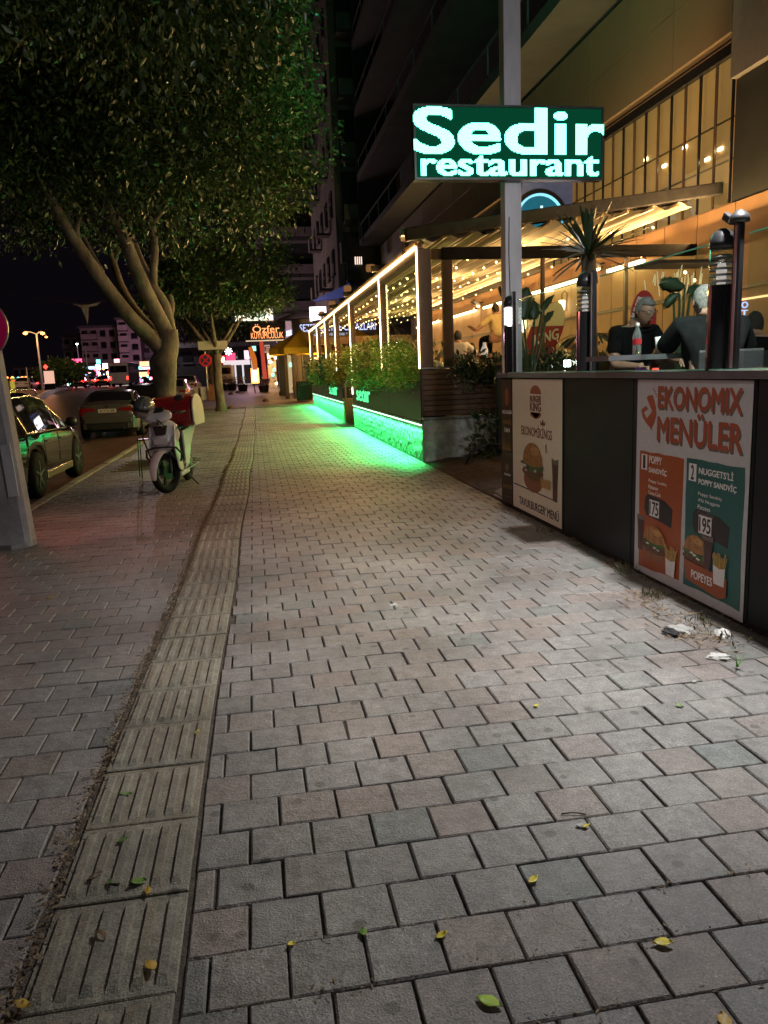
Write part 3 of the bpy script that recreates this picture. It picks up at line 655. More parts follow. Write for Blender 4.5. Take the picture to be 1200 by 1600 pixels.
MB().box(xl_+.05, xr_-.05, 8.986, 8.990, zb_+.05, zt_-.05).build('rear_screen', glow('rear_led', (.04, 1, .42), .5), sg)

# ---------------------------------------------------------------- restaurant pergola
PY = [13.21, 17.2, 22.6, 26.7, 30.3, 34.1, 38.4]
pg = thing('pergola', 'brown restaurant pergola with glowing amber edge strips and a pleated cream awning roof', 'pergola', (0, 0, 0))
TOPZ = 3.60
for i, y in enumerate(PY):
    z0 = 1.40 if y < 22 or y > 26 else .75
    MB().box(XP, XP+(.24 if i == 0 else .15), y, y+.13, z0, TOPZ).build('post', m_brown, pg, bev=.006)
    MB().box(XP-.022, XP-.002, y-.02, y+.012, z0+.22, TOPZ).build('post_light', g_amber, pg)
    if i in (2, 3, 4): MB().box(XP+.03, XP+.045, y+.135, y+.150, z0+.2, TOPZ-.1).build('post_light', g_amber, pg)
for i in range(6):
    MB().box(XP-.01, XP+.15, PY[i]+.135, PY[i+1]-.005, TOPZ-.13, TOPZ).build('edge_beam', m_brown, pg)
MB().box(XP-.045, XP-.012, 13.18, 38.5, TOPZ-.005, TOPZ+.035).build('edge_light', g_warm, pg)
def rz(x): return 3.80+.115*(x-2.73)
for i, y in enumerate(PY):
    MB().beam((2.70, y+.07, rz(2.70)), (XW-.25, y+.07, rz(XW-.25)), .10, .13).build('rafter', mat('rafter_grey', (.06, .05, .045), .4, .3, var=.2), pg, bev=.008)
MB().lathe([(.075, 0), (.075, .22), (.05, .28)], (XP+.06, 13.26, TOPZ+.01), 14).build('bracket', m_brown, pg)
MB().box(2.58, 2.86, 13.10, 13.30, 3.80, 3.92).build('end_box', m_white, pg, bev=.01)
MB().beam((2.62, 13.02, rz(2.62)+.0), (8.75, 12.75, rz(8.75)+.04), .16, .20).build('front_gutter', mat('gutter_grey', (.055, .05, .05), .7, 0, var=.3, spec=.2), pg, bev=.02)
# front frame at the near end
MB().box(XP+.44, XP+.61, 13.21, 13.33, 1.63, 3.42).build('front_post', m_brown, pg, bev=.008)
MB().box(XP+.44, 7.95, 13.205, 13.325, 3.425, 3.62).build('front_beam', mat('front_beam_dark', (.014, .013, .0125), .85, 0, var=.3, spec=.1), pg, bev=.01)
MB().box(XP+.155, XP+.44, 13.24, 13.30, 3.43, 3.60).build('front_beam', m_brown, pg)
for x in (5.05, 6.6): MB().box(x, x+.06, 13.22, 13.30, 1.65, 3.42).build('front_post', m_brown, pg, bev=.006)
# fabric: pleated, hung between carriers running along the street
b = MB(); rows = []
xs = [2.86+k*(XW-.3-2.86)/120 for k in range(121)]
for j in range(14):
    y = 13.0+j*(38.4-13.0)/13; rows.append([(x, y, rz(x)-.06-.11*abs(math.sin((x-2.86)/.46*PI/1.0))**1.6) for x in xs])
b.grid(rows); b.build('awning', m_cloth, pg, smooth=True)
for k in range(12):
    x = 2.86+.46*k
    if x < 7.7: MB().box(x-.02, x+.02, 13.05, 38.4, rz(x)-.12, rz(x)-.07).build('carrier', mat('carrier', (.5, .36, .22), .35, .2, var=.1), pg)
# glass panes between posts
for i in range(6):
    if i == 2: continue
    MB().box(XP+.07, XP+.078, PY[i]+.14, PY[i+1]-.01, 1.62, 2.35 if i else 3.4).build('glass_pane', m_glass, pg)
# base wall with green strip, dark planter boxes and green letters
def planter(y0, y1, segs, ytext, lab):
    t = thing('planter_wall', lab, 'planter', (0, 0, 0), group='planter walls of the pergola')
    MB().box(XP+.02, XP+.45, y0, y1, -.02, .63).build('base_wall', m_stucco, t)
    MB().box(XP-.03, XP+.02, y0-.02, y1, .665, .70).build('drip_rail', m_alu, t)
    MB().box(XP-.016, XP-.004, y0+.01, y1-.01, .640, .664).build('led_strip', g_green, t)
    for i in range(segs):
        a = y0+(y1-y0)*i/segs; c = y0+(y1-y0)*(i+1)/segs
        MB().box(XP-.005, XP+.44, a+.004, c-.004, .70, 1.385).build('planter_box', m_dbrown, t, bev=.008)
    MB().box(XP+.03, XP+.42, y0+.04, y1-.04, 1.386, 1.40).build('potting_soil', m_soil, t)
    ya, yb = ytext; hh = .42
    text('sedir', (XP-.013, (ya+yb)/2, 1.04), (0, -1, 0), (0, 0, 1), abs(yb-ya), hh, glow('led_letter_green', (.10, 1, .34), 1.5), t, bold=0, depth=.014)
    return t
planter(13.21, 22.7, 3, (21.7, 19.2), 'dark planter wall with glowing sedir letters nearest the wooden wall')
planter(25.25, 38.3, 5, (29.6, 26.8), 'dark planter wall with glowing sedir letters beyond the entrance')
# rough render relief on the near base wall (real bumps)
b = MB(); r = random.Random(9); rows = []
for i in range(300):
    y = 13.215+i*(22.69-13.215)/299
    rows.append([(XP+.02-.034*abs(noise.noise(Vector((y*9, z*9, 0))))-.022*abs(noise.noise(Vector((y*22, z*22, 4)))), y, z) for z in [k*.63/26 for k in range(27)]])
b.grid(rows); b.build('render_relief', m_stucco, None, smooth=True); tag(bpy.data.objects['render_relief'], 'pebbled wall face washed green under the first planter', 'wall')
# wooden end wall
we = thing('wooden_end_wall', 'brown plank wall on a rough grey stone base at the pergola corner', 'wall', (0, 0, 0))
n = 9
for k in range(n):
    z = .80+k*.0895; MB().box(XP+.03, 4.75, 13.16, 13.20, z+.004, z+.0855).build('plank', m_wood, we, bev=.006)
MB().box(XP+.012, XP+.03, 13.15, 13.20, .79, 1.60).build('corner_strip', m_brown, we)
MB().box(XP+.0, 5.0, 13.08, 13.20, .745, .785).build('metal_flashing', m_alu, we, bev=.004)
MB().box(XP-.01, XP+.75, 13.12, 13.36, 1.61, 1.635).build('coping', m_alu, we, bev=.004)
MB().box(XP+.06, 5.2, 13.21, 13.34, .79, 1.60).build('backing', m_dbrown, we)
b = MB(); rows = []
for i in range(80):
    x = XP+.0+i*2.5/79; rows.append([(x, 13.13+.045*noise.noise(Vector((x*3, 0, z*4)))+.02*noise.noise(Vector((x*12, 3, z*12)))-(.0 if z > .05 else .03), z) for z in [-.05+k*.79/30 for k in range(31)]])
b.grid(rows); b.build('stone_base', m_stone, we, smooth=True)
hk = MB(); hk.tube([(3.42, 13.15, 1.36), (3.43, 13.12, 1.31), (3.47, 13.11, 1.28), (3.52, 13.12, 1.30)], .008, 6); tag(hk.build('wall_hook', m_alu, None), 'small pale metal hook on the brown plank wall', 'hook')

# terrace slab and entrance
st = struct(MB().box(XP+.46, XW+3, 13.36, 38.4, -.02, FL-.02).build('terrace_floor', mat('terrace_tile', (.20, .15, .11), .4, var=.2, scale=3)))
struct(MB().box(XC+.46, XW+3, -2, 8.2, -.02, FL-.04).build('terrace_floor_near', mat('terrace_tile', None)))
en = thing('entrance_steps', 'lit entrance steps and dark mat in the gap of the planter walls', 'steps', (0, 0, 0))
m_lime = mat('limestone_yellow', (.42, .36, .22), .6, var=.15)
for k in range(4): MB().box(XP+.30+.35*k, XP+.66+.35*k, 22.9, 24.9, 0, .17+.19*k).build('step', m_lime, en, bev=.006)
MB().box(XP-.35, XP+.28, 22.9, 24.7, .0, .03).build('mat', m_blackp, en)
MB().box(XP+.02, XP+.30, 24.95, 25.22, 0, .72).build('side_block', m_lime, en, bev=.008)
MB().box(XP-.02, XP+.40, 24.92, 25.24, .722, .78).build('block_cap', m_lime, en, bev=.006)
MB().tube([(XP+.05, 24.9, .78), (XP+.05, 24.9, 1.25), (XP+.05, 23.9, 1.42)], .028, 8).build('handrail', m_alu, en)
MB().box(XP-.03, XP+.10, 23.0, 24.6, 1.43, 1.47).build('rail_top', m_lime, en)

# ---------------------------------------------------------------- restaurant building
bd = thing('restaurant_building', 'tall apartment building with tan cladding above the restaurant terrace', 'building', (0, 0, 0))
m_fas = mat('tan_cladding', (.28, .21, .14), .33, .15, var=.06, scale=.8)
m_slab = mat('pale_slab_edge', (.06, .062, .06), .8, var=.2, scale=1)
m_void = mat('recess_wall', (.035, .038, .036), .8, var=.3, scale=.5)
# ground floor wall: tan panels with dark joints
y = 1.0; k = 0
while y < 39:
    w = 1.12
    MB().box(XW, XW+.10, y+.012, min(y+w-.012, 39), FL-.02, 4.12).build('wall_panel', m_cream, bd, bev=.004); y += w; k += 1
MB().box(XW+.11, XW+.4, 0, 39, -.02, 9).build('core_wall', m_dbrown, bd)
for (a_, c_) in ((5.2, 6.9), (7.3, 9.3), (10.2, 12.6)): MB().box(XW-.02, XW-.001, a_, c_, 2.52, 2.55).build('wall_light_strip', glow('thin_led', (1, .62, .28), 1.6), bd)
MB().box(XW-.03, XW-.001, 1, 39, 2.70, 2.77).build('wall_trim', m_brown, bd)
# upper glazing: tan blinds behind panes, dark mullions, black rail on top
gz0, gz1 = 4.2, 6.42
MB().box(XW+.09, XW+.10, 12.35, 39, 4.13, 6.70).build('blind', mat('blind_tan_glow', (.42, .22, .10), .6, var=.14, scale=1.0, emit=(1, .46, .16), es=.17), bd)  # warm light put into the blind as emission
y = 12.38; k = 0
while y < 20.5:
    MB().box(XW-.01, XW+.03, y, y+.035, 4.14, gz1).build('mullion', m_black if k % 2 == 0 else m_brown, bd)
    if k % 2 == 0: MB().box(XW-.014, XW-.011, y+.02, y+.035, 4.2, 5.1).build('mullion_edge', m_alu, bd)
    MB().box(XW+.005, XW+.012, y+.04, y+.47, 4.14, gz1).build('window_pane', m_glass, bd); y += .48; k += 1
MB().box(XW-.05, XW+.05, 12.34, 20.9, gz1+.002, gz1+.19).build('head_rail', m_black, bd, bev=.01)
for (z) in (4.85, 5.5): MB().beam((XW+.075, 12.4, z), (XW+.075, 20.8, z), .012, .03).build('blind_seam', m_brown, bd)
for (u, v) in ((1009, 249), (1038, 259), (1070, 230), (1105, 249), (1125, 233)):
    p = atx(u, v, XW+.07); MB().obox(p, (.02, .13, .05)).build('downlight_glow', glow('downlight', (1, .78, .45), 12), bd)
MB().box(XW-.02, XW+.3, 20.95, 45, 4.14, 6.68).build('side_wall', mat('olive_wall', (.13, .12, .09), .7, var=.2), bd)
for y in (22.4, 24.2, 26): MB().box(XW-.04, XW-.021, y, y+1.2, 4.4, 6.1).build('window', m_dkglass, bd)
# cladding band
y = 12.35; k = 0
while y < 46.5:
    for (z0, z1) in ((6.72, 7.73), (7.745, 8.80)):
        MB().box(XW-.12, XW+.05, y+.008, min(y+1.75, 46.6)-.008, z0, z1).build('cladding_panel', m_fas, bd, bev=.004)
    y += 1.75; k += 1
# cladding return at the right frame edge and the dark recess under it
MB().box(XW-.1, XW+.02, 3, 12.33, 6.02, 8.8).build('grey_fascia', mat('grey_fascia', (.30, .28, .26), .6, var=.1), bd)
MB().box(XW+.012, XW+.06, 1, 12.33, 4.13, 6.01).build('recess', m_void, bd)
# balconies above
for f, z in enumerate((8.9, 12.4, 15.9, 19.4, 22.9)):
    MB().box(6.7, XW+1.5, 12.3, 46.8, z, z+.22).build('balcony_slab', m_slab, bd)
    MB().box(6.7, 6.82, 12.3, 46.8, z+.225, z+(.42 if f else .3)).build('balcony_upstand', m_slab, bd)
    MB().beam((6.78, 12.3, z+1.15), (6.78, 46.8, z+1.15), .05).build('handrail', m_alu, bd)
    for k in range(12): MB().box(6.76, 6.80, 12.4+k*3.1, 12.44+k*3.1, z+.43, z+1.12).build('rail_post', m_alu, bd)
    MB().box(XW+.6, XW+.8, 12.3, 46.8, z+.225, z+3.48).build('balcony_wall', m_void, bd)
    for k in range(7): MB().box(XW+.56, XW+.595, 13+k*4.2, 14.9+k*4.2, z+.4, z+2.5).build('window', m_dkglass, bd)
MB().box(6.7, XW+8, 46.85, 47.0, 8.9, 27).build('end_wall', m_void, bd)
# round emblem above the roof
em = thing('round_sign', 'round glowing blue emblem sign partly hidden behind the awning rail', 'sign', (0, 0, 0))
c = aty(843, 344, 17.0); em.location = c; em.scale = (1.25, 1.25, 1.25); c = Vector((0, 0, 0))
MB().box(-.50, .62, .02, .12, -.12, .75).build('back_panel', mat('blue_back', (.12, .14, .25), .5, var=.2, emit=(.25, .35, 1), es=.06), em)
MB().lathe([(.44, -.05), (.44, .0), (.405, .0), (.405, -.05)], c, 40, 'y', ring=True).build('ring', glow('ring_cyan', (.25, .7, .95), 1.4), em)
MB().lathe([(.001, -.02), (.40, -.02)], c, 32, 'y').build('face', mat('emblem_face', (.05, .15, .2), .4, emit=(.05, .35, .45), es=.3), em)
for k, (dy, h) in enumerate(((.16, .34), (.06, .42), (-.04, .30), (-.14, .38), (-.22, .2))): MB().box(-dy*.6+.06-.02, -dy*.6+.06+.02, -.05, -.03, -.02, -.02+h*.6).build('emblem_mark', glow('emblem_white', (.7, .95, 1), 1.4), em)
MB().lathe([(.52, -.03), (.52, .015), (.45, .015), (.45, -.03)], c, 40, 'y', ring=True).build('outer_ring', m_black, em)

# light bars under the awning beside the wall, with angled black floodlights
segs = [(15.0, 16.6), (17.5, 21.6), (22.7, 26.0), (27.0, 31.0), (32.4, 37)]
words = ['nearest the front beam', 'above the palm tree', 'above the standing man', 'above the seated couple', 'at the far end of the terrace']
for (a, c2), w_ in zip(segs, words):
    t = thing('light_bar', 'long warm tube lamp under the awning '+w_, 'lamp', (0, 0, 0), group='tube lamps under the awning')
    MB().box(XW-.16, XW-.10, a, c2, 3.55, 3.61).build('tube', g_yellow, t); MB().box(XW-.19, XW-.07, a, c2, 3.615, 3.66).build('housing', m_brown, t)
for y, w_ in ((17.05, 'in the nearest gap between tube lamps'), (22.15, 'in the second gap between tube lamps'), (26.5, 'in the third gap between tube lamps')):
    t = thing('floodlight', 'black tilted floodlight '+w_, 'lamp', (XW-.25, y, 3.78), group='floodlights along the wall')
    MB().obox((0, 0, 0), (.34, .26, .10), Matrix.Rotation(.6, 3, 'Y')).build('housing', m_black, t, bev=.01); MB().tube([(.1, 0, 0), (.3, 0, .05)], .02, 6).build('arm', m_black, t)
# strings of bulbs under the awning
bs = bpy.data.meshes.new('bulb'); bm = bmesh.new(); bmesh.ops.create_icosphere(bm, subdivisions=1, radius=.024); bm.to_mesh(bm_ := bs); bm.free(); bs.materials.append(g_bulb); bs.polygons.foreach_set('use_smooth', [True]*len(bs.polygons))
ordn = ['first', 'second', 'third', 'fourth', 'fifth', 'sixth']
for s_ in range(6):
    x = 3.2+s_*.8; t = thing('string_lights', ordn[s_]+' string of bulbs counted from the street edge of the awning', 'string lights', (0, 0, 0), group='bulb strings under the awning')
    pts = []
    for j in range(31):
        y = 13.4+j*.8; pts.append((x, y, rz(x)-.34-.07*abs(math.sin(j*PI/8))+.01*math.sin(j*2.3)))
    MB().tube(pts, .006, 4).build('cable', m_blackp, t)
    for j in range(0, 31, 1 if s_ < 4 else 2): link('bulb', bs, t, (pts[j][0], pts[j][1]+.02*math.sin(j*5), pts[j][2]-.04))
# far end screen: slender pale bars against the night
t = thing('bar_screen', 'row of slender pale bars closing the far end of the pergola', 'screen', (0, 0, 0))
for k in range(16): MB().box(3.1+k*.25, 3.13+k*.25, 38.42, 38.46, FL, 3.0).build('bar', mat('pale_bar', (.5, .42, .3), .5, var=.1), t)
MB().box(3.0, XW-.1, 38.40, 38.48, 3.0, 3.35).build('header', m_cream, t)
# wall sconces
for i, (u, v, y) in enumerate(((772, 506, None), (878, 480, None), (818, 510, None), (1118, 498, None))):
    p = atx(u, v, XW-.14); t = thing('wall_sconce', 'glowing tulip sconce '+['seen left of the mast', 'between the broad leaves and the middle bollard lamp', 'behind the stems of the broad-leaved palm', 'seen beside the right bollard lamp'][i], 'lamp', p, group='wall sconces')
    MB().lathe([(.04, -.16), (.075, .0), (.08, .16), (.07, .17)], n=14).build('shade', glow('sconce_glow', (1, .74, .42), 6), t, smooth=True)
    MB().tube([(0, 0, .16), (.0, 0, .34), (.07, 0, .40), (.13, 0, .34), (.13, 0, -.1)], .012, 6).build('arm', m_brown, t)
    MB().lathe([(.01, -.34), (.035, -.28), (.045, -.17)], n=10).build('finial', m_cream, t)
# chandelier of glass rods
t = thing('chandelier', 'sparkling chandelier of hanging glass rods behind the right bollard lamp', 'chandelier', aty(1065, 432, 9.5))
r = random.Random(8)
for k in range(26):
    x = r.uniform(-.45, .45); y = r.uniform(-.25, .25); L = r.uniform(.10, .30); z = r.uniform(-.05, .12); MB().beam((x, y, z), (x+r.uniform(-.03,.03), y, z-L), .012).build('rod', mat('rod_glass', (.8, .7, .5), .15, var=0, emit=(1, .7, .35), es=.35), t)
for k in range(5): link('bulb', bs, t, (r.uniform(-.4, .4), r.uniform(-.2, .2), r.uniform(-.15, .1)))
MB().box(-.5, .5, -.3, .3, .13, .17).build('plate', m_brown, t)
# round wall banner
t = thing('round_banner', 'leaning red and cream oval banner with white letters near the seated diners', 'banner', aty(852, 525, 14.6))
pts = [(.34*math.cos(k*PI/14), .95*math.sin(k*PI/14)) for k in range(28)]
b = MB(); b.prism(pts, lambda a, z: (a*1+z*.22, 0, z*.62+.05), (0, .02, 0)); b.build('cloth', m_red, t)
b = MB(); b.prism([(p[0], p[1]) for p in pts[1:14]], lambda a, z: (a*.98+z*.22, -.004, z*.6+.06), (0, .003, 0)); b.build('upper_band', i_cr, t)
text('KING', (.02, -.012, -.02), (1, 0, .25), (0, 0, 1), .5, .2, i_wh, t, bold=.04, depth=.004)
# floodlight shining through the glass
t = thing('terrace_floodlight', 'small bright white floodlight low behind the glass left of the middle bollard lamp', 'lamp', aty(885, 568, 10.0))
MB().obox((0, 0, 0), (.13, .05, .12)).build('housing', m_black, t, bev=.008); MB().obox((0, -.028, 0), (.09, .004, .08)).build('lens', glow('flood_lens', (1, 1, 1), 60), t)
MB().tube([(0, 0, -.05), (0, 0, -.55)], .015, 6).build('stake', m_black, t)
# terrace service bench (dark low wall behind the glass)
t = thing('low_terrace_wall', 'dark low wall topped by a brown rail behind the palms', 'wall', (0, 0, 0))
MB().box(4.0, XW-.1, 12.45, 12.6, -.0, 1.62).build('wall', m_void, t); MB().box(3.95, XW-.1, 12.40, 12.65, 1.625, 1.67).build('rail', m_wood, t)
# the terrace lamp above the counter (out of frame, right)
t = thing('terrace_lamp', 'white flood lamp on a bracket over the counter right of the frame', 'lamp', (2.92, 4.0, 3.82))
MB().obox((0, 0, 0), (.25, .2, .10)).build('housing', m_black, t, bev=.01); MB().obox((0, 0, -.053), (.2, .15, .004)).build('lens', g_white, t); MB().tube([(.1, 0, .03), (5.2, 0, .2)], .03, 8).build('arm', m_black, t)
# ---------------------------------------------------------------- trees
def limb(parent, name, uvy, r0, r1, m=m_bark, n=10, wob=.02, seed=1):
    pts = [aty(*p) if len(p) == 3 and p[0] > 3 or (len(p) == 3 and p[1] > 100) else Vector(p) for p in uvy]
    P = []; Rr = []; r = random.Random(seed); N = len(pts)-1
    for i in range(N*6+1):
        t = i/6; k = min(int(t), N-1); f = t-k
        a, b, c, d = pts[max(k-1, 0)], pts[k], pts[k+1], pts[min(k+2, N)]
        q = .5*((2*b)+(c-a)*f+(2*a-5*b+4*c-d)*f*f+(3*b-a-3*c+d)*f**3)
        P.append(q); s = i/(N*6); Rr.append((r0+(r1-r0)*s)*(1+wob*3*noise.noise(Vector((i*.5, seed, 0)))))
    b = MB(); b.tube(P, Rr, n); o = b.build(name, m, None, smooth=True)
    o.data.update(); 
    if parent is not None: o.parent = parent; o.matrix_parent_inverse = Matrix.Identity(4)
    return o, P
t1 = thing('ficus_tree', 'large ficus tree with several thick pale limbs growing behind the parked scooter', 'tree', (0, 0, 0))
Y1 = 15.6
b = MB()
base = aty(257, 600, Y1)
tr = [((base.x-.02, Y1, -.05), .40), ((base.x-.02, Y1, .18), .27), ((base.x, Y1, .7), .215), ((base.x-.01, Y1, 1.3), .212)]
for (u, v, rr) in ((257, 590, .225), (256, 572, .245), (260, 556, .215), (263, 535, .19), (262, 515, .18)): p = aty(u, v, Y1); tr.append((tuple(p), rr))
P = []; Q = []
for i in range(len(tr)-1):
    for k in range(4):
        f = k/4; P.append(Vector(tr[i][0]).lerp(Vector(tr[i+1][0]), f)); Q.append((tr[i][1]*(1-f)+tr[i+1][1]*f)*(1+.06*noise.noise(Vector((i+f, 0, 0)))))
P.append(Vector(tr[-1][0])); Q.append(tr[-1][1])
b.tube(P, Q, 20); o = b.build('trunk', m_bark, t1, smooth=True)
for v in o.data.vertices:
    nn = noise.noise(v.co*2.2)*.045+noise.noise(v.co*6)*.012; c0 = Vector((base.x, Y1, v.co.z)); d = (v.co-c0); d.z = 0; v.co += d.normalized()*nn
limbs = [([(258, 552, Y1), (238, 530, Y1-.1), (200, 492, Y1-.5), (160, 440, Y1-.9), (118, 378, Y1-1.2), (92, 335, Y1-1.4), (60, 280, Y1-1.5)], .19, .09),
         ([(262, 525, Y1), (248, 495, Y1-.1), (228, 455, Y1-.4), (208, 408, Y1-.7), (188, 355, Y1-.9), (170, 330, Y1-1), (150, 280, Y1-1)], .175, .10),
         ([(266, 520, Y1+.1), (258, 480, Y1+.1), (240, 450, Y1), (222, 415, Y1), (205, 370, Y1), (190, 330, Y1)], .14, .07),
         ([(240, 450, Y1), (240, 420, Y1-.1), (242, 385, Y1-.2), (236, 350, Y1-.3), (232, 340, Y1-.3)], .085, .075),
         ([(262, 505, Y1+.1), (268, 478, Y1+.2), (264, 460, Y1+.2)], .09, .06),
         ([(244, 520, Y1+.3), (215, 488, Y1+.6), (192, 452, Y1+.8), (180, 420, Y1+.9), (174, 396, Y1+.9)], .10, .075),
         ([(178, 412, Y1+.9), (172, 392, Y1+.8), (176, 375, Y1+.8)], .06, .04), ([(178, 412, Y1+.9), (184, 392, Y1+.9), (180, 385, Y1+.9)], .055, .05),
         ([(158, 425, Y1-.9), (142, 395, Y1-.6), (128, 368, Y1-.5)], .075, .05),
         ([(120, 378, Y1-1.2), (120, 355, Y1-1.3), (124, 340, Y1-1.4)], .06, .05),
         ([(236, 352, Y1-.3), (250, 335, Y1-.3), (275, 290, Y1-.2)], .05, .03)]
for i, (pp, a, c) in enumerate(limbs): limb(t1, 'limb', pp, a*.86, c*.86, seed=i+3)
cl = []; nl = []
def addc(*a, **k): P_, d_ = ellipsoid_pts(*a, **k); cl.append(P_); nl.append(d_)
addc(1500, (-1.9, 15.5, 6.6), (3.3, 3.6, 2.5), 11, shell=.6, zmin=4.05)
addc(900, (-4.6, 15.2, 6.4), (2.6, 3.4, 2.3), 12, shell=.6, zmin=4.1)
addc(1200, (-1.3, 12.4, 7.4), (2.7, 2.9, 2.1), 13, shell=.6, zmin=5.2)
addc(750, (-3.6, 11.8, 7.6), (2.7, 2.7, 2.2), 14, shell=.6, zmin=5.3)
addc(600, (-.1, 17.0, 6.6), (1.9, 2.6, 2.2), 15, shell=.5, zmin=4.2)
addc(600, (-1.0, 9.6, 6.9), (2.2, 1.8, 1.8), 16, shell=.6, zmin=5.0)
addc(700, (-3.6, 13.6, 5.5), (3.4, 1.6, 1.0), 18, shell=.3, zmin=4.55)
addc(260, (-1.2, 14.2, 5.4), (1.6, 1.6, .9), 19, shell=.3, zmin=4.7)
addc(420, (-3.0, 9.0, 6.6), (1.9, 1.6, 1.5), 17, shell=.6, zmin=4.7)
leaves(np.concatenate(cl), np.concatenate(nl), 30, .14, .088, .038, seed=3, name='crown', m=m_leaf, parent=t1)

def small_tree(loc, lab, h0, spread, crown, seed, n=700, trunk_r=.2, m=m_leaf, L=.14, cat='tree', group=None, zmin=None):
    t = thing('street_tree', lab, 'tree', (0, 0, 0), group=group); x, y, z = loc; r = random.Random(seed)
    b = MB(); b.tube([(x+.0, y, z-.1), (x+.02, y, z+.3), (x-.03, y, z+h0*.5), (x+.02, y, z+h0)], [trunk_r*1.35, trunk_r, trunk_r*.88, trunk_r*.85], 12); b.build('trunk', m_bark, t, smooth=True)
    for k in range(5):
        a = k*1.26+seed; q = (x+math.cos(a)*spread*.6, y+math.sin(a)*spread*.6, z+h0+1.2+r.random()*.6)
        b = MB(); b.tube([(x+.02, y, z+h0-.1), (x+math.cos(a)*spread*.25, y+math.sin(a)*spread*.25, z+h0+.5), q], [trunk_r*.6, trunk_r*.45, trunk_r*.2], 7); b.build('limb', m_bark, t, smooth=True)
    P_, d_ = ellipsoid_pts(n, *crown, seed, shell=.5, zmin=zmin); leaves(P_, d_, 20, .22, L, L*.45, seed=seed, name='crown', m=m, parent=t); return t
p = aty(342, 600, 36); small_tree((p.x, 36, .10), 'second ficus tree in line with boards fixed to its trunk', 2.6, 2.2, ((p.x+.3, 36.5, 5.6), (3.4, 3.8, 2.0)), 21, 1500, .22, zmin=4.75)
small_tree((-2.6, 52, .6), 'third street tree further along the kerb in shade', 2.4, 2, ((-2.0, 52, 6.0), (3.6, 3.5, 2.2)), 23, 900, .2, m=m_leafd, L=.18, zmin=4.2)
small_tree((-13.5, 26, -.1), 'dark bare-limbed tree half hidden at the left frame edge across the road', 2.8, 2, ((-12.6, 26, 5.6), (2.6, 2.6, 2.6)), 24, 600, .3, m=m_leafd, zmin=3.2)
small_tree((-8.8, 20, -.1), 'dark leafy tree filling the upper left corner across the road', 3.0, 2, ((-8.0, 18.5, 7.5), (2.6, 3.0, 3.0)), 26, 700, .25, m=m_leaf, zmin=5.3)

# ---------------------------------------------------------------- planter and terrace plants
def bush(name, lab, pts, per, spr, L, Wd, m, cat='plant', group=None, seed=1, stem=None, droop=.2):
    t = thing(name, lab, cat, (0, 0, 0), group=group)
    P_ = np.array([p[:3] for p in pts]); d_ = np.tile(np.array([[-.4, -.2, .5]]), (len(P_), 1)); leaves(P_, d_, per, spr, L, Wd, droop=droop, seed=seed, name='foliage', m=m, parent=t)
    b = MB(); zb = stem if stem is not None else 1.4
    for k in range(min(14, len(pts))):
        q = pts[k*len(pts)//min(14, len(pts))]; b = MB(); b.tube([(q[0]*.0+XP+.22 if stem is None else q[0]*.7+pts[0][0]*.3, q[1], zb-.02), (q[0], q[1], q[2])], [.012, .006], 5); b.build('stem', m_bark, t)
    return t
r = random.Random(5)
def cloud(y0, y1, z0, z1, n, x0=XP-.12, x1=XP+.45): return [(r.uniform(x0, x1), r.uniform(y0, y1), z0+(z1-z0)*r.random()**1.2) for _ in range(n)]
bush('planter_shrub', 'dense dark green shrub spilling over the planter beside the corner post', cloud(13.6, 17.3, 1.30, 2.10, 430, XP-.26), 18, .07, .075, .018, leaf_mat('shrub_leaf', (.09, .20, .02), (.30, .42, .06)), group='shrubs in the planter', seed=1)
bush('planter_shrub', 'yellow variegated shrub hung with tiny lights in the middle of the planter', cloud(17.4, 19.6, 1.3, 2.25, 300, XP-.24), 18, .08, .10, .028, m_leafy, group='shrubs in the planter', seed=2)
bush('planter_shrub', 'tall feathery shrub at the left end of the first planter', cloud(19.7, 22.5, 1.25, 2.2, 300, XP-.2), 18, .09, .09, .02, MATS.get('x') or leaf_mat('shrub_leaf2', (.12, .22, .03), (.38, .46, .07)), group='shrubs in the planter', seed=3)
for i, (a, c2, m_) in enumerate(((25.6, 28.2, m_leafy), (28.3, 31.2, m_leafd), (31.4, 34.8, m_leafy), (35, 38, m_leafd))):
    bush('planter_shrub', ['yellow-green shrub behind the entrance rail', 'dark shrub above the second sedir lettering', 'yellowish shrub in the middle of the far planter', 'dark shrub at the very end of the pergola'][i], cloud(a, c2, 1.3, 2.1, 170, XP-.2), 16, .12, .14, .045, m_, group='shrubs in the planter', seed=5+i)
# palm-like leaves in the planter and inside
def palm(lab, loc, n, L, w, seed, m=m_palm, trunk=0, up=.9, tr=.05, name='spiky_palm', cat='palm', bend=.8):
    t = thing(name, lab, cat, loc); r = random.Random(seed)
    if trunk: MB().tube([(0, 0, 0), (.02, 0, trunk*.5), (0, 0, trunk)], [tr*1.1, tr, tr*.9], 10).build('trunk', m_bark, t, smooth=True)
    for k in range(n):
        a = r.uniform(0, 2*PI); e = r.uniform(-.2, 1)*up; b = MB(); pts = []; l = L*r.uniform(.8, 1.1)
        for j in range(7):
            s = j/6; rr = l*s*math.cos(e); z = trunk+l*s*math.sin(e)-bend*.35*l*s*s; pts.append((rr*math.cos(a), rr*math.sin(a), z))
        rows = []
        for j, q in enumerate(pts):
            ww = w*math.sin(PI*min(.97, (j+.7)/7.2))**.7*.5; rows.append([(q[0]-math.sin(a)*ww, q[1]+math.cos(a)*ww, q[2]+ww*.3), (q[0], q[1], q[2]), (q[0]+math.sin(a)*ww, q[1]-math.cos(a)*ww, q[2]+ww*.3)])
        b.grid(rows); b.build('leaf', m, t, smooth=True)
    return t
p = aty(920, 400, 10.2)
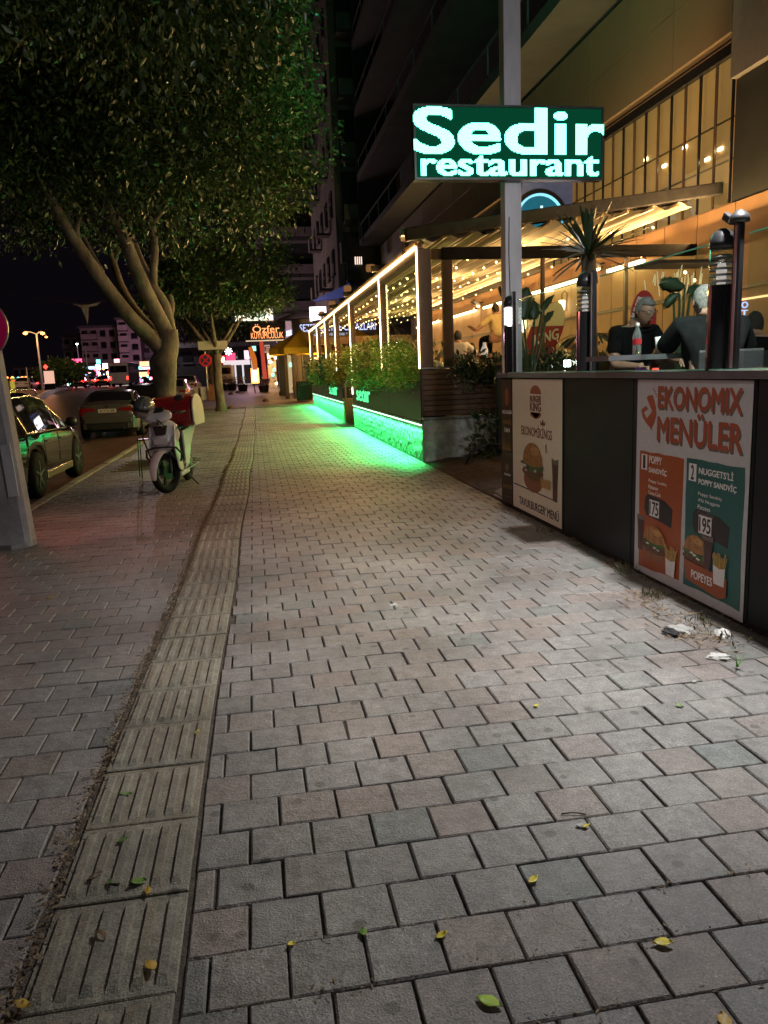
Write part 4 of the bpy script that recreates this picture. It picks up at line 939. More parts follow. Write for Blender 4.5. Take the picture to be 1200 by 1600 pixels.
palm('tall yucca with a tuft of stiff sword leaves rising above the middle of the terrace', (p.x, 10.2, FL), 64, .72, .055, 3, trunk=p.z-FL+.02, up=1.45, tr=.11, bend=.35)
palm('drooping skirt of yucca leaves low on the same terrace behind the unlit lamp', (p.x+.02, 10.15, FL+1.2), 30, .6, .05, 4, up=.3, bend=1.6, name='yucca_skirt', cat='yucca')
p = aty(865, 520, 11); palm('low spiky yucca between the broad-leaved plant and the middle bollard lamp', (p.x+.35, 11, 1.5), 16, .62, .04, 6, up=1.1, bend=.2)
p = aty(528, 540, 20); palm('spiky palm sticking out of the first planter behind the posts', (XP+.3, 21.2, 1.75), 22, .7, .05, 7, up=1.2, bend=.4)
def strelitzia(lab, base, spots, seed):
    t = thing('broad_leaf_plant', lab, 'plant', base); r = random.Random(seed); B_ = Vector(base)
    for (u, v, y, du, dv, w) in spots:
        a = aty(u, v, y)-B_; c = aty(u+du, v+dv, y+.05)-B_
        b = MB(); b.tube([(r.uniform(-.05, .05), r.uniform(-.05, .05), 0), (a.x*.35, a.y*.35, a.z*.55), a], [.022, .016, .012], 6); b.build('stalk', mat('stalk_green', (.05, .09, .04), .5), t, smooth=True)
        ax = (c-a); sd = ax.cross(Vector((.2, 1, .1))).normalized(); rows = []
        for j in range(10):
            s = j/9; ww = w*math.sin(PI*(s*.93+.05))**.6*(1-.1*(j % 3)); q = a+ax*s+Vector((0, 0, -.06*s*s))
            rows.append([q-sd*ww+Vector((0, .05, 0)), q-sd*ww*.5+Vector((0, .0, .01)), q, q+sd*ww*.5+Vector((0, 0, .01)), q+sd*ww+Vector((0, .05, 0))])
        b = MB(); b.grid(rows); o = b.build('leaf', m_palm, t, smooth=True); q_ = o.modifiers.new('s', 'SOLIDIFY'); q_.thickness = .004
    return t
p = aty(828, 590, 9.7)
strelitzia('broad-leaved plant with big upright torn leaves just right of the mast', (p.x, 9.7, 1.0), [(818, 500, 9.7, 6, -58, .15), (835, 500, 9.7, -2, -38, .13), (846, 490, 9.8, 20, -36, .05), (806, 480, 9.6, -26, -38, .05), (852, 505, 9.9, 14, -26, .05)], 3)
p = aty(1060, 560, 7.6)
strelitzia('broad-leaved plant with dark drooping leaves above the seated men', (p.x, 7.6, FL), [(1062, 460, 7.6, -22, 12, .06), (1070, 450, 7.6, -36, -18, .09), (1078, 462, 7.5, 22, -24, .07), (1052, 455, 7.7, -14, -30, .05)], 4)
r = random.Random(11)
bush('trailing_shrub', 'dark trailing plant hanging over the wooden planks beside the mast', [(r.uniform(3.45, 5.0), r.uniform(13.0, 13.3), r.uniform(1.36, 1.78)) for _ in range(170)], 14, .06, .11, .035, m_leafd, seed=12, stem=1.55, droop=.5)
bush('terrace_shrub', 'low dark shrubs below the glass between mast and middle bollard lamp', [(r.uniform(3.7, 5.2), r.uniform(9.8, 11.2), r.uniform(1.2, 1.72)) for _ in range(200)], 14, .07, .09, .03, m_leafd, seed=13, stem=1.0)
# bush at the stone base
bush('wild_bush', 'scraggly wild bush growing against the rough stone base', [(r.uniform(3.55, 4.6), r.uniform(12.3, 12.95), r.uniform(.10, .85)**1.1) for _ in range(55)], 7, .07, .13, .05, m_leafd, seed=14, stem=.05)
for k in range(5):
    pass
h = MB(); h.tube([(3.35, 12.2, .04), (3.42, 12.15, .25), (3.7, 12.1, .37), (4.0, 12.1, .34), (4.12, 12.12, .2), (4.0, 12.15, .12)], .022, 7); tag(h.build('bent_hose', m_blackp, None, smooth=True), 'bent dark hose arching out of the soil under the wild bush', 'hose')
# ---------------------------------------------------------------- litter and fallen leaves
def fleaf(u, v, col, lab, L=.055, grp='fallen leaves on the pavement'):
    q = _ray(u, v); t = -EYE/q.z; a = random.uniform(0, 6.28); b = MB(); n_ = 5; rows = []
    for j in range(n_+1):
        s = j/n_; w = L*.28*math.sin(PI*min(.98, s+.02)); rows.append([(-w, s*L, .003+.006*s*s+.004), (0, s*L, .001+.006*s*s), (w, s*L, .003+.006*s*s+.005)])
    b.grid(rows); o = b.build('fallen_leaf', col, None, smooth=True); o.location = (q.x*t, q.y*t, .004); o.rotation_euler = (random.uniform(-.05,.08), random.uniform(-.12,.12), a); m = o.modifiers.new('s', 'SOLIDIFY'); m.thickness = .0012
    tag(o, lab, 'leaf', grp)
ly_ = mat('yellow_leaf', (.62, .50, .05), .5, var=.25, scale=30); lg_ = mat('green_leaf', (.10, .20, .03), .45, var=.3, scale=30); lo_ = mat('ochre_leaf', (.45, .28, .05), .5, var=.3, scale=30); lb_ = mat('brown_leaf', (.12, .07, .035), .6, var=.3, scale=30)
for u, v, c, s, L in ((826, 1384, ly_, 'yellow leaf on the pavers above the pair of dark stains', .045), (745, 1562, mat('lime_leaf', (.35, .50, .05), .5), 'bright lime leaf near the bottom frame edge', .07), (1020, 1476, ly_, 'curled yellow leaf on a joint at lower right', .055), (680, 1470, ly_, 'small pale yellow leaf pointing out of a joint', .04), (462, 1476, ly_, 'tiny yellow leaf on the dark pavers left of centre', .03), (833, 1107, ly_, 'small yellow leaf on greenish pavers in mid pavement', .035), (1128, 1585, lo_, 'ochre leaf cut by the bottom frame edge', .06), (910, 1297, ly_, 'narrow lime sliver of leaf beside a white scrap', .03), (72, 937, ly_, 'yellow leaf lying on the left pavement', .05),
                    (230, 1378, lg_, 'dark green round leaf on the tactile strip', .055), (207, 1242, lg_, 'green leaf on the upper tactile tiles', .05), (183, 1320, lg_, 'small green leaf on the left ribs of the strip', .04), (232, 1402, lo_, 'ochre leaf caught in the joint between tactile tiles', .04), (170, 1378, lg_, 'pale green leaf across two ribs', .055), (136, 1380, lb_, 'brown curled leaf at the left rim of the strip', .055), (163, 1475, lb_, 'brown leaf on the lower tactile tile', .06), (230, 1505, lo_, 'olive leaf on the lower tactile tile', .06), (565, 1453, lg_, 'dark green leaf bit on a paver joint', .045), (1068, 1107, lg_, 'green leaf lying on the pale pavers at right', .04), (305, 1150, ly_, 'tiny yellow speck leaf beside the strip rim', .035), (48, 1577, lo_, 'greenish yellow leaf at bottom left of the strip', .05)):
    fleaf(u, v, c, s, L)
# leaf debris in the joint beside the strip and along the counter foot
def debris(name, lab, P, n_, L, m, parent=None):
    P_ = np.array(P); d_ = np.tile(np.array([[0, 0, .05]]), (len(P_), 1)); o = leaves(P_, d_, n_, .018, L, L*.35, droop=0, seed=31, name=name, m=m)
    co = np.zeros(len(o.data.vertices)*3); o.data.vertices.foreach_get('co', co); co = co.reshape(-1, 3); gz = np.interp(co[:, 1], [0, 22, 38], [0, 0, .12]); co[:, 2] = gz+.004+np.abs(co[:, 2]-gz)*.35; o.data.vertices.foreach_set('co', co.ravel()); tag(o, lab, 'debris', kind='stuff'); return o
m_deb = leaf_mat('dry_debris', (.09, .05, .03), (.28, .20, .11), .8)
debris('dry_leaves', 'crumbled brown leaf debris in the joint left of the tactile strip', [(stx(y)-HW-.017+random.gauss(0, .010), y, 0) for y in np.linspace(1.3, 18, 1500) if noise.noise(Vector((y*1.6, 0, 0))) > -.35], 5, .022, m_deb)
debris('dry_litter', 'straw-like dry litter scattered on the pavers along the counter foot', [(2.83-abs(random.gauss(0, .07)), y, 0) for y in np.random.default_rng(3).uniform(2.2, 8.4, 330)]+[(2.45+random.gauss(0, .10), 3.95+random.gauss(0, .12), 0) for _ in range(60)]+[(2.5+random.gauss(0, .09), 4.6+random.gauss(0, .22), 0) for _ in range(80)], 5, .028, m_deb)
debris('joint_straw', 'bits of straw and dirt lying in the wide cross joints of the near pavers', [(x, y, 0) for y in (1.575, 1.775, 1.975) for x in np.random.default_rng(int(y*100)).uniform(-.2, 2.2, 60)], 4, .013, m_deb)
def tuft(lab, x, y, n, h, m):
    P_ = np.array([(x+random.gauss(0, .045), y+random.gauss(0, .05), .002) for _ in range(n)]); o = leaves(P_, np.tile(np.array([[0, 0, 1.6]]), (n, 1)), 6, .01, h, .006, droop=-.6, seed=int(x*100+y*10), name='grass', m=m); tag(o, lab, 'weeds', 'weed tufts at the counter foot', kind='stuff')
mg = leaf_mat('dry_grass', (.05, .06, .03), (.17, .15, .08), .7)
for x, y, n, h in ((2.74, 5.35, 14, .06), (2.62, 4.75, 22, .045), (2.62, 4.2, 14, .035), (2.72, 6.9, 8, .045), (2.6, 3.85, 10, .03)): tuft('tuft of dry weeds in the joints at the counter foot', x, y, n, h, mg)
# crumpled papers, plastic and the little green weed
def crumple(u, v, sz, m, lab, seed, flat_=.5):
    q = _ray(u, v); t = -EYE/q.z; bm = bmesh.new(); bmesh.ops.create_icosphere(bm, subdivisions=3, radius=1)
    for vv in bm.verts: k = 1+.5*noise.noise(vv.co*2+Vector((seed, 0, 0)))+.25*noise.noise(vv.co*5+Vector((0, seed, 0))); vv.co = Vector((vv.co.x*sz*k*1.5, vv.co.y*sz*k, max(-.1, vv.co.z)*sz*k*flat_))
    me = bpy.data.meshes.new('scrap'); bm.to_mesh(me); bm.free(); me.materials.append(m); o = link('litter_scrap', me, None, (q.x*t, q.y*t, .005)); o.rotation_euler.z = seed; tag(o, lab, 'litter')
crumple(1065, 985, .055, mat('grey_plastic', (.30, .30, .29), .5, var=.3, scale=20), 'crumpled pale plastic wrapper in a broken paver hole', 2, .3)
crumple(1050, 990, .045, m_blackp, 'black plastic scrap tucked beside the pale wrapper', 5, .4)
crumple(1128, 993, .04, mat('paper_white', (.45, .45, .43), .7, var=.15), 'small crumpled white paper near the counter foot', 7, .8)
crumple(1122, 1028, .038, MATS['paper_white'], 'torn white tissue beside the green weed', 9, .5)
crumple(908, 1293, .012, MATS['paper_white'], 'white scrap on the joint next to a twig', 3, .6)
crumple(1085, 1066, .009, MATS['paper_white'], 'tiny white cigarette stub on pale pavers', 4, .5)
crumple(615, 947, .02, MATS['paper_white'], 'white speck of paper right of the tactile strip', 6, .5)
crumple(388, 659, .10, mat('tan_bag', (.55, .45, .25), .7), 'pale crumpled bag lying on the strip far ahead', 8, .45)
tw = MB(); q = _ray(895, 1274); t = -EYE/q.z; tw.tube([(q.x*t-.04, q.y*t+.01, .006), (q.x*t, q.y*t, .012), (q.x*t+.045, q.y*t-.012, .006)], .003, 5); tag(tw.build('twig', m_bark, None), 'short brown twig on the paver edge near the white scrap', 'twig')
q = _ray(1152, 1045); t = -EYE/q.z; wd = thing('green_weed', 'single bright green weed sprouting from a joint below the counter', 'weed', (q.x*t, q.y*t, 0))
for k in range(5):
    a = k*1.3; b = MB(); b.grid([[(s*.05*math.cos(a)-.006*math.sin(a)*(1-s), s*.05*math.sin(a)+.006*math.cos(a)*(1-s), .01+s*.08), (s*.05*math.cos(a)+.006*math.sin(a)*(1-s), s*.05*math.sin(a)-.006*math.cos(a)*(1-s), .01+s*.08)] for s in (0, .33, .66, .98)]); b.build('leaf', mat('weed_green', (.12, .32, .05), .5), wd)
for k, (u, v, s) in enumerate(((760, 1583, .035), (708, 1578, .028), (830, 1385, .03))):
    pass
# ---------------------------------------------------------------- cars
def paint(name, col, metal=.55, rough=.28, coat=.8): return mat(name, col, rough, metal, var=.06, scale=2, coat=coat)
m_chrome = mat('chrome', (.7, .7, .7), .12, 1, var=.05); m_rim = mat('alloy_rim', (.35, .35, .36), .3, .8, var=.1)
m_tail = mat('tail_lens', (.13, .006, .006), .15, var=.1, coat=1, emit=(1, .02, .02), es=.03); m_head = mat('head_lens', (.5, .5, .52), .1, var=.1, coat=1)
m_plate = mat('number_plate', (.75, .75, .72), .5, var=.05)
SP = {'suv': dict(L=4.45, W=1.82, wb=2.67, r0=.88, R=.36, low=.30,
        top=[(0, .72), (.03, 1.02), (.12, 1.12), (.42, 1.52), (.75, 1.60), (1.7, 1.62), (2.45, 1.53), (3.15, 1.06), (3.3, 1.02), (4.1, .92), (4.36, .75), (4.45, .6)],
        belt=[(0, .70), (.1, .98), (.6, 1.00), (3.0, .96), (3.3, .95), (4.2, .84), (4.45, .56)], glass=(.62, 3.02), pil=[(1.02, 1.10), (1.95, 2.04)], rg=(.14, .42), wg=(2.5, 3.12)),
      'sedan': dict(L=4.7, W=1.84, wb=2.82, r0=1.02, R=.34, low=.28,
        top=[(0, .78), (.04, 1.02), (.12, 1.06), (.62, 1.09), (.75, 1.12), (1.55, 1.41), (2.1, 1.46), (2.7, 1.42), (3.45, 1.02), (3.6, .99), (4.4, .86), (4.6, .70), (4.7, .58)],
        belt=[(0, .76), (.1, .98), (.7, .98), (3.3, .92), (3.6, .91), (4.4, .80), (4.7, .55)], glass=(1.0, 3.3), pil=[(1.42, 1.50), (2.28, 2.36)], rg=(.78, 1.52), wg=(2.75, 3.42)),
      'hatch': dict(L=4.1, W=1.76, wb=2.55, r0=.72, R=.32, low=.28,
        top=[(0, .72), (.03, .98), (.12, 1.08), (.55, 1.44), (1.0, 1.50), (1.9, 1.50), (2.5, 1.38), (3.05, 1.02), (3.8, .88), (4.02, .7), (4.1, .56)],
        belt=[(0, .70), (.1, .94), (2.9, .92), (3.8, .80), (4.1, .54)], glass=(.7, 2.95), pil=[(1.0, 1.08), (1.8, 1.88)], rg=(.14, .54), wg=(2.5, 3.02))}
def car(kind, lab, loc, rz_, pm, wheels=True, lit=False, plate=None, name='parked_car', group='cars parked along the kerb', trim=None, detail=True):
    s = SP[kind]; L, Wd = s['L'], s['W']; t = thing(name, lab, 'car', loc, rz_, group)
    ys = sorted(set([round(v, 3) for v in np.linspace(0, L, 64)]+[round(p[0], 3) for p in s['top']]+[v for pr in s['pil'] for v in pr]+[s['glass'][0], s['glass'][1], s['rg'][0], s['rg'][1], s['wg'][0], s['wg'][1]]))
    T = lambda y: float(np.interp(y, *zip(*s['top']))); Bt = lambda y: float(np.interp(y, *zip(*s['belt'])))
    w_ = lambda y: Wd/2*float(np.interp(y, [0, .12, .5, 1.2, L-1.2, L-.5, L-.12, L], [.80, .90, .97, 1, 1, .96, .84, .66]))
    wy = [s['r0'], s['r0']+s['wb']]
    def low(y):
        z = s['low'] if .3 < y < L-.3 else s['low']+.04
        for q in wy:
            d = abs(y-q); RR = s['R']+.06
            if d < RR: z = max(z, s['R']+math.sqrt(RR*RR-d*d)-.02)
        return z
    rows = []
    for y in ys:
        w = w_(y); zl = low(y); zb = Bt(y); zt = max(T(y), zb+.01); h = zt-zb
        cab = min(1, h/.45); wr = w*(.94-.22*cab) if h > .05 else w*.86
        zm = max(zl+.05, .62)
        P = [(w*.97, zl), (w, min(zm, zb-.06)), (w*1.0, (min(zm, zb-.06)+zb-.03)/2), (w*.985, zb-.03), (w*.95, zb), (w*.95+(wr-w*.95)*.5, zb+h*.5+.0*h), (wr, zt-.05*cab-.004), (wr*.86, zt-.012), (wr*.45, zt+.008), (0, zt+.014)]
        rows.append(P)
    full = [[(x, y, z) for x, z in P]+[(-x, y, z) for x, z in reversed(P[:-1])] for P, y in zip(rows, ys)]
    m = len(full[0]); body = MB(); panes = {}; wsh = MB(); rsh = MB(); tl_ = {}
    g0, g1 = s['glass']
    for i in range(len(ys)-1):
        ya, yb = ys[i], ys[i+1]; ymid = (ya+yb)/2
        for k in range(m-1):
            kk = k if k < 9 else m-2-k; q = [full[i][k], full[i][k+1], full[i+1][k+1], full[i+1][k]]; tgt = body
            side = kk in (4, 5); topf = kk in (6, 7, 8)
            if side and g0 < ymid < g1 and not any(a < ymid < c for a, c in s['pil']) and (T(ymid)-Bt(ymid)) > .12: tgt = panes.setdefault((k < 9, sum(ymid > a for a, c in s['pil'])), MB())
            if topf and s['rg'][0] < ymid < s['rg'][1] and kk != 6: tgt = rsh
            if topf and s['wg'][0] < ymid < s['wg'][1] and kk != 6: tgt = wsh
            if kk in (2, 3) and ymid < .30: tgt = tl_.setdefault(k < 9, MB())
            tgt.add(q, [(0, 1, 2, 3)])
    for F_, o_ in ((full[0], 0), (full[-1], 1)): body.add(F_, [tuple(range(m))])
    def fin(b, nm, mt_, sm=True):
        o = b.build(nm, mt_, t, smooth=False)
        bm = bmesh.new(); bm.from_mesh(o.data); bmesh.ops.remove_doubles(bm, verts=bm.verts, dist=.0005); bmesh.ops.recalc_face_normals(bm, faces=bm.faces); bm.to_mesh(o.data); bm.free()
        o.data.polygons.foreach_set('use_smooth', [True]*len(o.data.polygons)); q = o.modifiers.new('e', 'EDGE_SPLIT'); q.split_angle = R(35); return o
    fin(body, 'body', pm); fin(wsh, 'windscreen', m_dkglass); fin(rsh, 'rear_window', m_dkglass)
    for x_ in panes.values(): fin(x_, 'side_window', m_dkglass)
    for x_ in tl_.values(): fin(x_, 'tail_light', g_red if lit else m_tail)
    MB().box(-w_(1)*.90, w_(1)*.90, .25, L-.25, .20, .60).build('underbody', m_dark, t)
    for q in wy:
        for sx in (-1, 1):
            x0 = sx*(Wd/2-.10); wh = MB(); Rr = s['R']
            wh.lathe([(Rr*.62, -.10), (Rr*.93, -.11), (Rr, -.07), (Rr, .07), (Rr*.93, .11), (Rr*.62, .10)], (x0, q, Rr), 24, 'x'); o = wh.build('wheel', m_rubber, t, smooth=True)
            if detail:
                MB().lathe([(Rr*.66, -.06), (Rr*.66, .085), (Rr*.60, .095), (Rr*.58, .02)], (x0, q, Rr) if sx > 0 else (x0, q, Rr), 24, 'x').build('rim', m_rim, o, smooth=False)
                for k in range(5):
                    a = k*2*PI/5+.3; b = MB(); xx = x0+sx*.085
                    b.beam((xx, q, Rr), (xx, q+Rr*.62*math.cos(a), Rr+Rr*.62*math.sin(a)), .03, .055, up=(1, 0, 0)); b.build('spoke', m_rim, o)
                MB().lathe([(.05, -.02), (.05, .02)], (x0+sx*.09, q, Rr), 12, 'x').build('hub', m_rim, o)
    # rear details
    wr_ = w_(.0)
    MB().box(-wr_*.80, wr_*.80, -.035, .02, s['low']+.02, s['low']+.20).build('rear_bumper', m_blackp, t, bev=.015)
    MB().box(-wr_*.95, wr_*.95, -.05, .03, s['low']+.205, s['low']+.36).build('rear_bumper', pm, t, bev=.03, seg=3)
    for sx in (-1, 1):
        b = MB(); zt = s['top'][1][1]; b.prism([(sx*wr_*.98, zt-.20), (sx*wr_*.98, zt-.06), (sx*wr_*.50, zt-.08), (sx*wr_*.46, zt-.15)], lambda x, z: (x, -.012, z), (0, .03, 0)); b.build('tail_light', g_red if lit else m_tail, t)
        if detail: MB().lathe([(.035, -.01), (.035, .05)], (sx*wr_*.62, -.055, s['low']+.05), 12, 'y').build('exhaust', m_chrome, t)
    pz = s['top'][1][1]-.16 if kind == 'sedan' else .78
    MB().box(-.26, .26, -.022, -.005, pz-.055, pz+.055).build('number_plate', m_plate, t)
    if plate: text(plate, (0, -.026, pz), (1, 0, 0), (0, 0, 1), .44, .072, i_bk, t, bold=.02, depth=.002)
    MB().lathe([(.035, -.02), (.035, 0)], (0, -.008, pz+.13), 14, 'y').build('badge', m_chrome, t)
    if detail:
        for sx in (-1, 1):
            my = s['wg'][1]-.28; b = MB(); b.lathe([(.02, -.1), (.075, -.06), (.085, 0), (.075, .06), (.03, .09)], (sx*(Wd/2+.10), my, Bt(my)+.10), 12, 'x'); b.build('wing_mirror', m_blackp, t, smooth=True)
            # bright window trim
            tp = []
            for y in np.linspace(g0, g1, 26):
                i = min(range(len(ys)), key=lambda j: abs(ys[j]-y)); P = rows[i]; tp.append((sx*(P[6][0]+.004), ys[i], P[6][1]-.004))
            b = MB(); lowp = [(sx*(w_(y)*.955+.004), y, Bt(y)+.006) for y in np.linspace(g0+.04, g1, 12)]
            b.tube(tp, .011, 5); b.tube(lowp, .010, 5); b.tube([tp[0], ((tp[0][0]+lowp[0][0])/2+sx*.012, g0-.05, (tp[0][2]+lowp[0][2])/2), lowp[0]], .011, 5); b.build('window_trim', trim or m_chrome, t, kind='stuff')
            for y in (wy[0]+s['R']+.22, wy[0]+s['R']+1.12):
                MB().beam((sx*(Wd/2+.004), y, Bt(y)-.15), (sx*(Wd/2+.004), y+.18, Bt(y)-.15), .015, .02).build('door_handle', pm, t)
                MB().box(sx*(Wd/2)-.004, sx*(Wd/2)+.003, y-.12, y-.112, .45, Bt(y)-.04).build('door_seam', m_dark, t)
            MB().box(sx*(Wd/2-.02)-.02, sx*(Wd/2-.02)+.02, wy[0]+s['R']+.1, wy[1]-s['R']-.1, .24, .36).build('sill', trim or m_blackp, t, bev=.01)
    for sx in (-1, 1):
        MB().obox((sx*w_(L)*.80, L-.13, .66), (.34, .14, .12)).build('headlight', g_head if lit == 'front' else m_head, t, bev=.02)
    if kind == 'suv':
        for sx in (-1, 1): MB().tube([(sx*.60, .7, 1.60), (sx*.61, .85, 1.665), (sx*.61, 2.2, 1.655), (sx*.60, 2.4, 1.58)], .014, 6).build('roof_rail', m_chrome, t, smooth=True)
    return t
p_suv = paint('dark_bronze_paint', (.010, .0095, .009), .0, .035, .15); p_sed = paint('graphite_paint', (.15, .155, .15), .45, .22, .4); p_blk = paint('black_paint', (.015, .015, .017), .4, .2); p_sil = paint('silver_paint', (.42, .42, .44), .7, .28); p_wh = paint('white_car_paint', (.6, .6, .6), .1, .3)
car('suv', 'dark bronze suv with pale window trim parked at the kerb beside the concrete pole', (-4.24, 11.64, -.13), 0, p_suv, plate='07 BRK 19', trim=mat('trim_gold', (.62, .52, .36), .25, .9, var=.05))
car('sedan', 'grey-green sedan seen from behind parked beyond the suv with white number plate', (-4.42, 24.6, -.12), R(3), p_sed, plate='34 VTA 088')
car('hatch', 'black car parked ahead of the sedan partly behind the ficus trunk', (-4.55, 33.0, ground(34)-.13), 0, p_blk, detail=False)
car('hatch', 'silver car parked beyond the trunk of the large ficus', (-4.1, 41, ground(42)-.13), 0, p_sil, detail=False)
car('sedan', 'white car parked furthest along the kerb behind the silver one', (-4.2, 48, ground(49)-.13), 0, p_wh, detail=False)
# moving traffic
for lab, kind, u, y, pm, lit in (('red-lit saloon braking in the middle of the far road', 'sedan', 159, 106, p_blk, True), ('white car left of the bus on the far road', 'sedan', 139, 112, p_wh, True), ('dark car with orange-red lamps near the hedge island', 'hatch', 121, 100, p_blk, True),
                                 ('dark car with red lamps at the left behind the street lamp', 'hatch', 47, 92, p_blk, True), ('small car with red lamps left of the tall street lamp', 'sedan', 60, 98, p_blk, True), ('pale van-like car with white roof at far left', 'hatch', 33, 88, p_wh, False), ('car facing the camera with white headlamps beyond the hedge', 'sedan', 96, 120, p_blk, True)):
    q = aty(u, 598, y); car(kind, lab, (q.x, y, ground(y)-.13), R(180) if 'headlamps' in lab else R(2), pm, lit=('front' if 'headlamps' in lab else lit), detail=False, name='moving_car', group='cars in the far traffic')
# bus
q = aty(182, 590, 104); t = thing('bus', 'white bus with dark rear window on the far road', 'bus', (q.x+.3, 104, ground(104)-.13))
MB().box(-1.25, 1.25, 0, 9.5, .35, 3.0).build('body', mat('bus_white', (.6, .6, .62), .4, var=.1), t, bev=.12); MB().box(-1.05, 1.05, -.02, -.001, 1.75, 2.6).build('rear_window', m_dkglass, t); MB().box(1.252, 1.262, .6, 9, 1.7, 2.5).build('side_window', m_dkglass, t)
for sx in (-1, 1):
    MB().box(sx*1.05-.10, sx*1.05+.10, -.03, -.001, .85, 1.25).build('tail_light', g_red, t)
    for y in (1.8, 7.2): MB().lathe([(.45, -.14), (.45, .14)], (sx*1.05, y, .45), 16, 'x').build('wheel', m_rubber, t)

# ---------------------------------------------------------------- scooter (local: x forward, y left)
hd = Vector((-.13, -.99, 0)).normalized(); ang = math.atan2(hd.y, hd.x)
sc = thing('scooter', 'white motor scooter with large red delivery box parked in front of the ficus', 'scooter', (-1.30, 11.32, 0), ang); sc.rotation_euler = (R(4), 0, ang); sc.scale = (1.06, 1.06, 1.06)
m_sw = mat('scooter_white', (.82, .82, .84), .22, 0, var=.05, coat=.8)
def wheel(x, steer, nm):
    b = MB(); b.lathe([(.19, -.035), (.235, -.045), (.262, -.03), (.27, 0), (.262, .03), (.235, .045), (.19, .035)], (0, 0, 0), 32, 'y', ring=True); o = b.build(nm, m_rubber, sc, smooth=True); o.location = (x, 0, .27); o.rotation_euler.z = steer
    MB().lathe([(.20, -.03), (.20, .03), (.18, .03), (.18, -.03)], n=28, axis='y', ring=True).build('rim', m_black, o)
    for k in range(5): a = k*2*PI/5; MB().beam((0, 0, 0), (.19*math.cos(a), 0, .19*math.sin(a)), .03, .025, up=(0, 1, 0)).build('spoke', m_black, o)
    MB().lathe([(.09, .032), (.09, .036)], n=20, axis='y').build('brake_disc', m_black, o); return o
ST = R(-26)
wheel(0, ST, 'front_wheel'); wheel(-1.26, 0, 'rear_wheel')
def loft(name, secs, m_, parent=sc, n=16, sup=2.6, sub=1):
    """secs: (x, zc, half_width_y, half_height_z); superellipse rings in the y-z plane"""
    b = MB(); rows = []
    for (x, zc, hw, hh) in secs:
        ring = []
        for k in range(n+1):
            a = 2*PI*k/n; c_, s_ = math.cos(a), math.sin(a); ring.append((x, hw*math.copysign(abs(c_)**(2/sup), c_), zc+hh*math.copysign(abs(s_)**(2/sup), s_)))
        rows.append(ring)
    b.grid(rows); b.add(rows[0][:-1], [tuple(range(n))]); b.add(rows[-1][:-1], [tuple(range(n))])
    o = b.build(name, m_, parent, smooth=True); bm = bmesh.new(); bm.from_mesh(o.data); bmesh.ops.remove_doubles(bm, verts=bm.verts, dist=.0004); bmesh.ops.recalc_face_normals(bm, faces=bm.faces); bm.to_mesh(o.data); bm.free()
    o.data.polygons.foreach_set('use_smooth', [True]*len(o.data.polygons)); q = o.modifiers.new('s', 'SUBSURF'); q.levels = sub; q.render_levels = sub; return o
# front fender curved over the wheel
b = MB(); rows = []
for k in range(15):
    a = R(-12+k*165/14); rr = .315; w = .075*math.sin(R(25+130*k/14)); rows.append([(rr*math.cos(a)*(1 if j in (1, 2, 3) else .93), (j-2)/2*w*1.1, .27+rr*math.sin(a)*(1 if j in (1, 2, 3) else .93)+(.012 if j == 2 else 0)) for j in range(5)])
b.grid(rows); o = b.build('front_fender', m_sw, sc, smooth=True); o.rotation_euler.z = ST*.7; q = o.modifiers.new('s', 'SOLIDIFY'); q.thickness = .008; q = o.modifiers.new('u', 'SUBSURF'); q.levels = q.render_levels = 1
for sy in (-1, 1): MB().tube([(-.02, sy*.07, .27), (-.12, sy*.07, .55)], .022, 8).build('fork', m_black, sc)
# front shield: wide apron leaning back, tapering to the leg shield
b = MB(); rows = []
for (x, z, w, d) in ((-.02, .50, .04, .02), (-.03, .56, .13, .03), (-.045, .64, .20, .05), (-.07, .74, .235, .06), (-.10, .84, .225, .05), (-.13, .92, .17, .035), (-.15, .965, .08, .02)):
    rows.append([(x-d*2.6*abs(t_)**2.2, w*t_, z+.02*abs(t_)) for t_ in (-1, -.75, -.45, -.15, .15, .45, .75, 1)])
b.grid(rows); o = b.build('front_apron', m_sw, sc, smooth=True); q = o.modifiers.new('s', 'SOLIDIFY'); q.thickness = .02; q = o.modifiers.new('u', 'SUBSURF'); q.levels = q.render_levels = 2
b = MB(); b.prism([(-.07, .78), (.07, .78), (.10, .90), (-.10, .90)], lambda y, z: (-.018-(z-.64)*.32+.0, y, z), (.02, 0, 0)); b.build('badge_panel', m_blackp, sc, bev=.01)
for sy in (-1, 1):
    b = MB(); b.prism([(sy*.04, .60), (sy*.09, .60), (sy*.165, .77), (sy*.165, .80), (sy*.12, .72)], lambda y, z: (-.02-(z-.64)*.28-abs(y)**2*3.0, y, z), (.016, 0, 0)); b.build('indicator_lamp', mat('lamp_glass', (.65, .65, .68), .08, .5, var=.2, coat=1), sc, bev=.004)
    b = MB(); b.prism([(-.02, .60), (-.16, .90), (-.24, .88), (-.30, .55), (-.36, .30), (-.28, .24), (-.12, .30)], lambda x, z: (x, sy*.155, z), (0, sy*.02, 0)); b.build('leg_shield', m_sw, sc, bev=.02, seg=3)
    b = MB(); b.prism([(-.20, .60), (-.30, .82), (-.38, .80), (-.42, .45), (-.34, .32)], lambda x, z: (x, sy*.12, z), (0, sy*.02, 0)); b.build('inner_panel', m_blackp, sc, bev=.01)
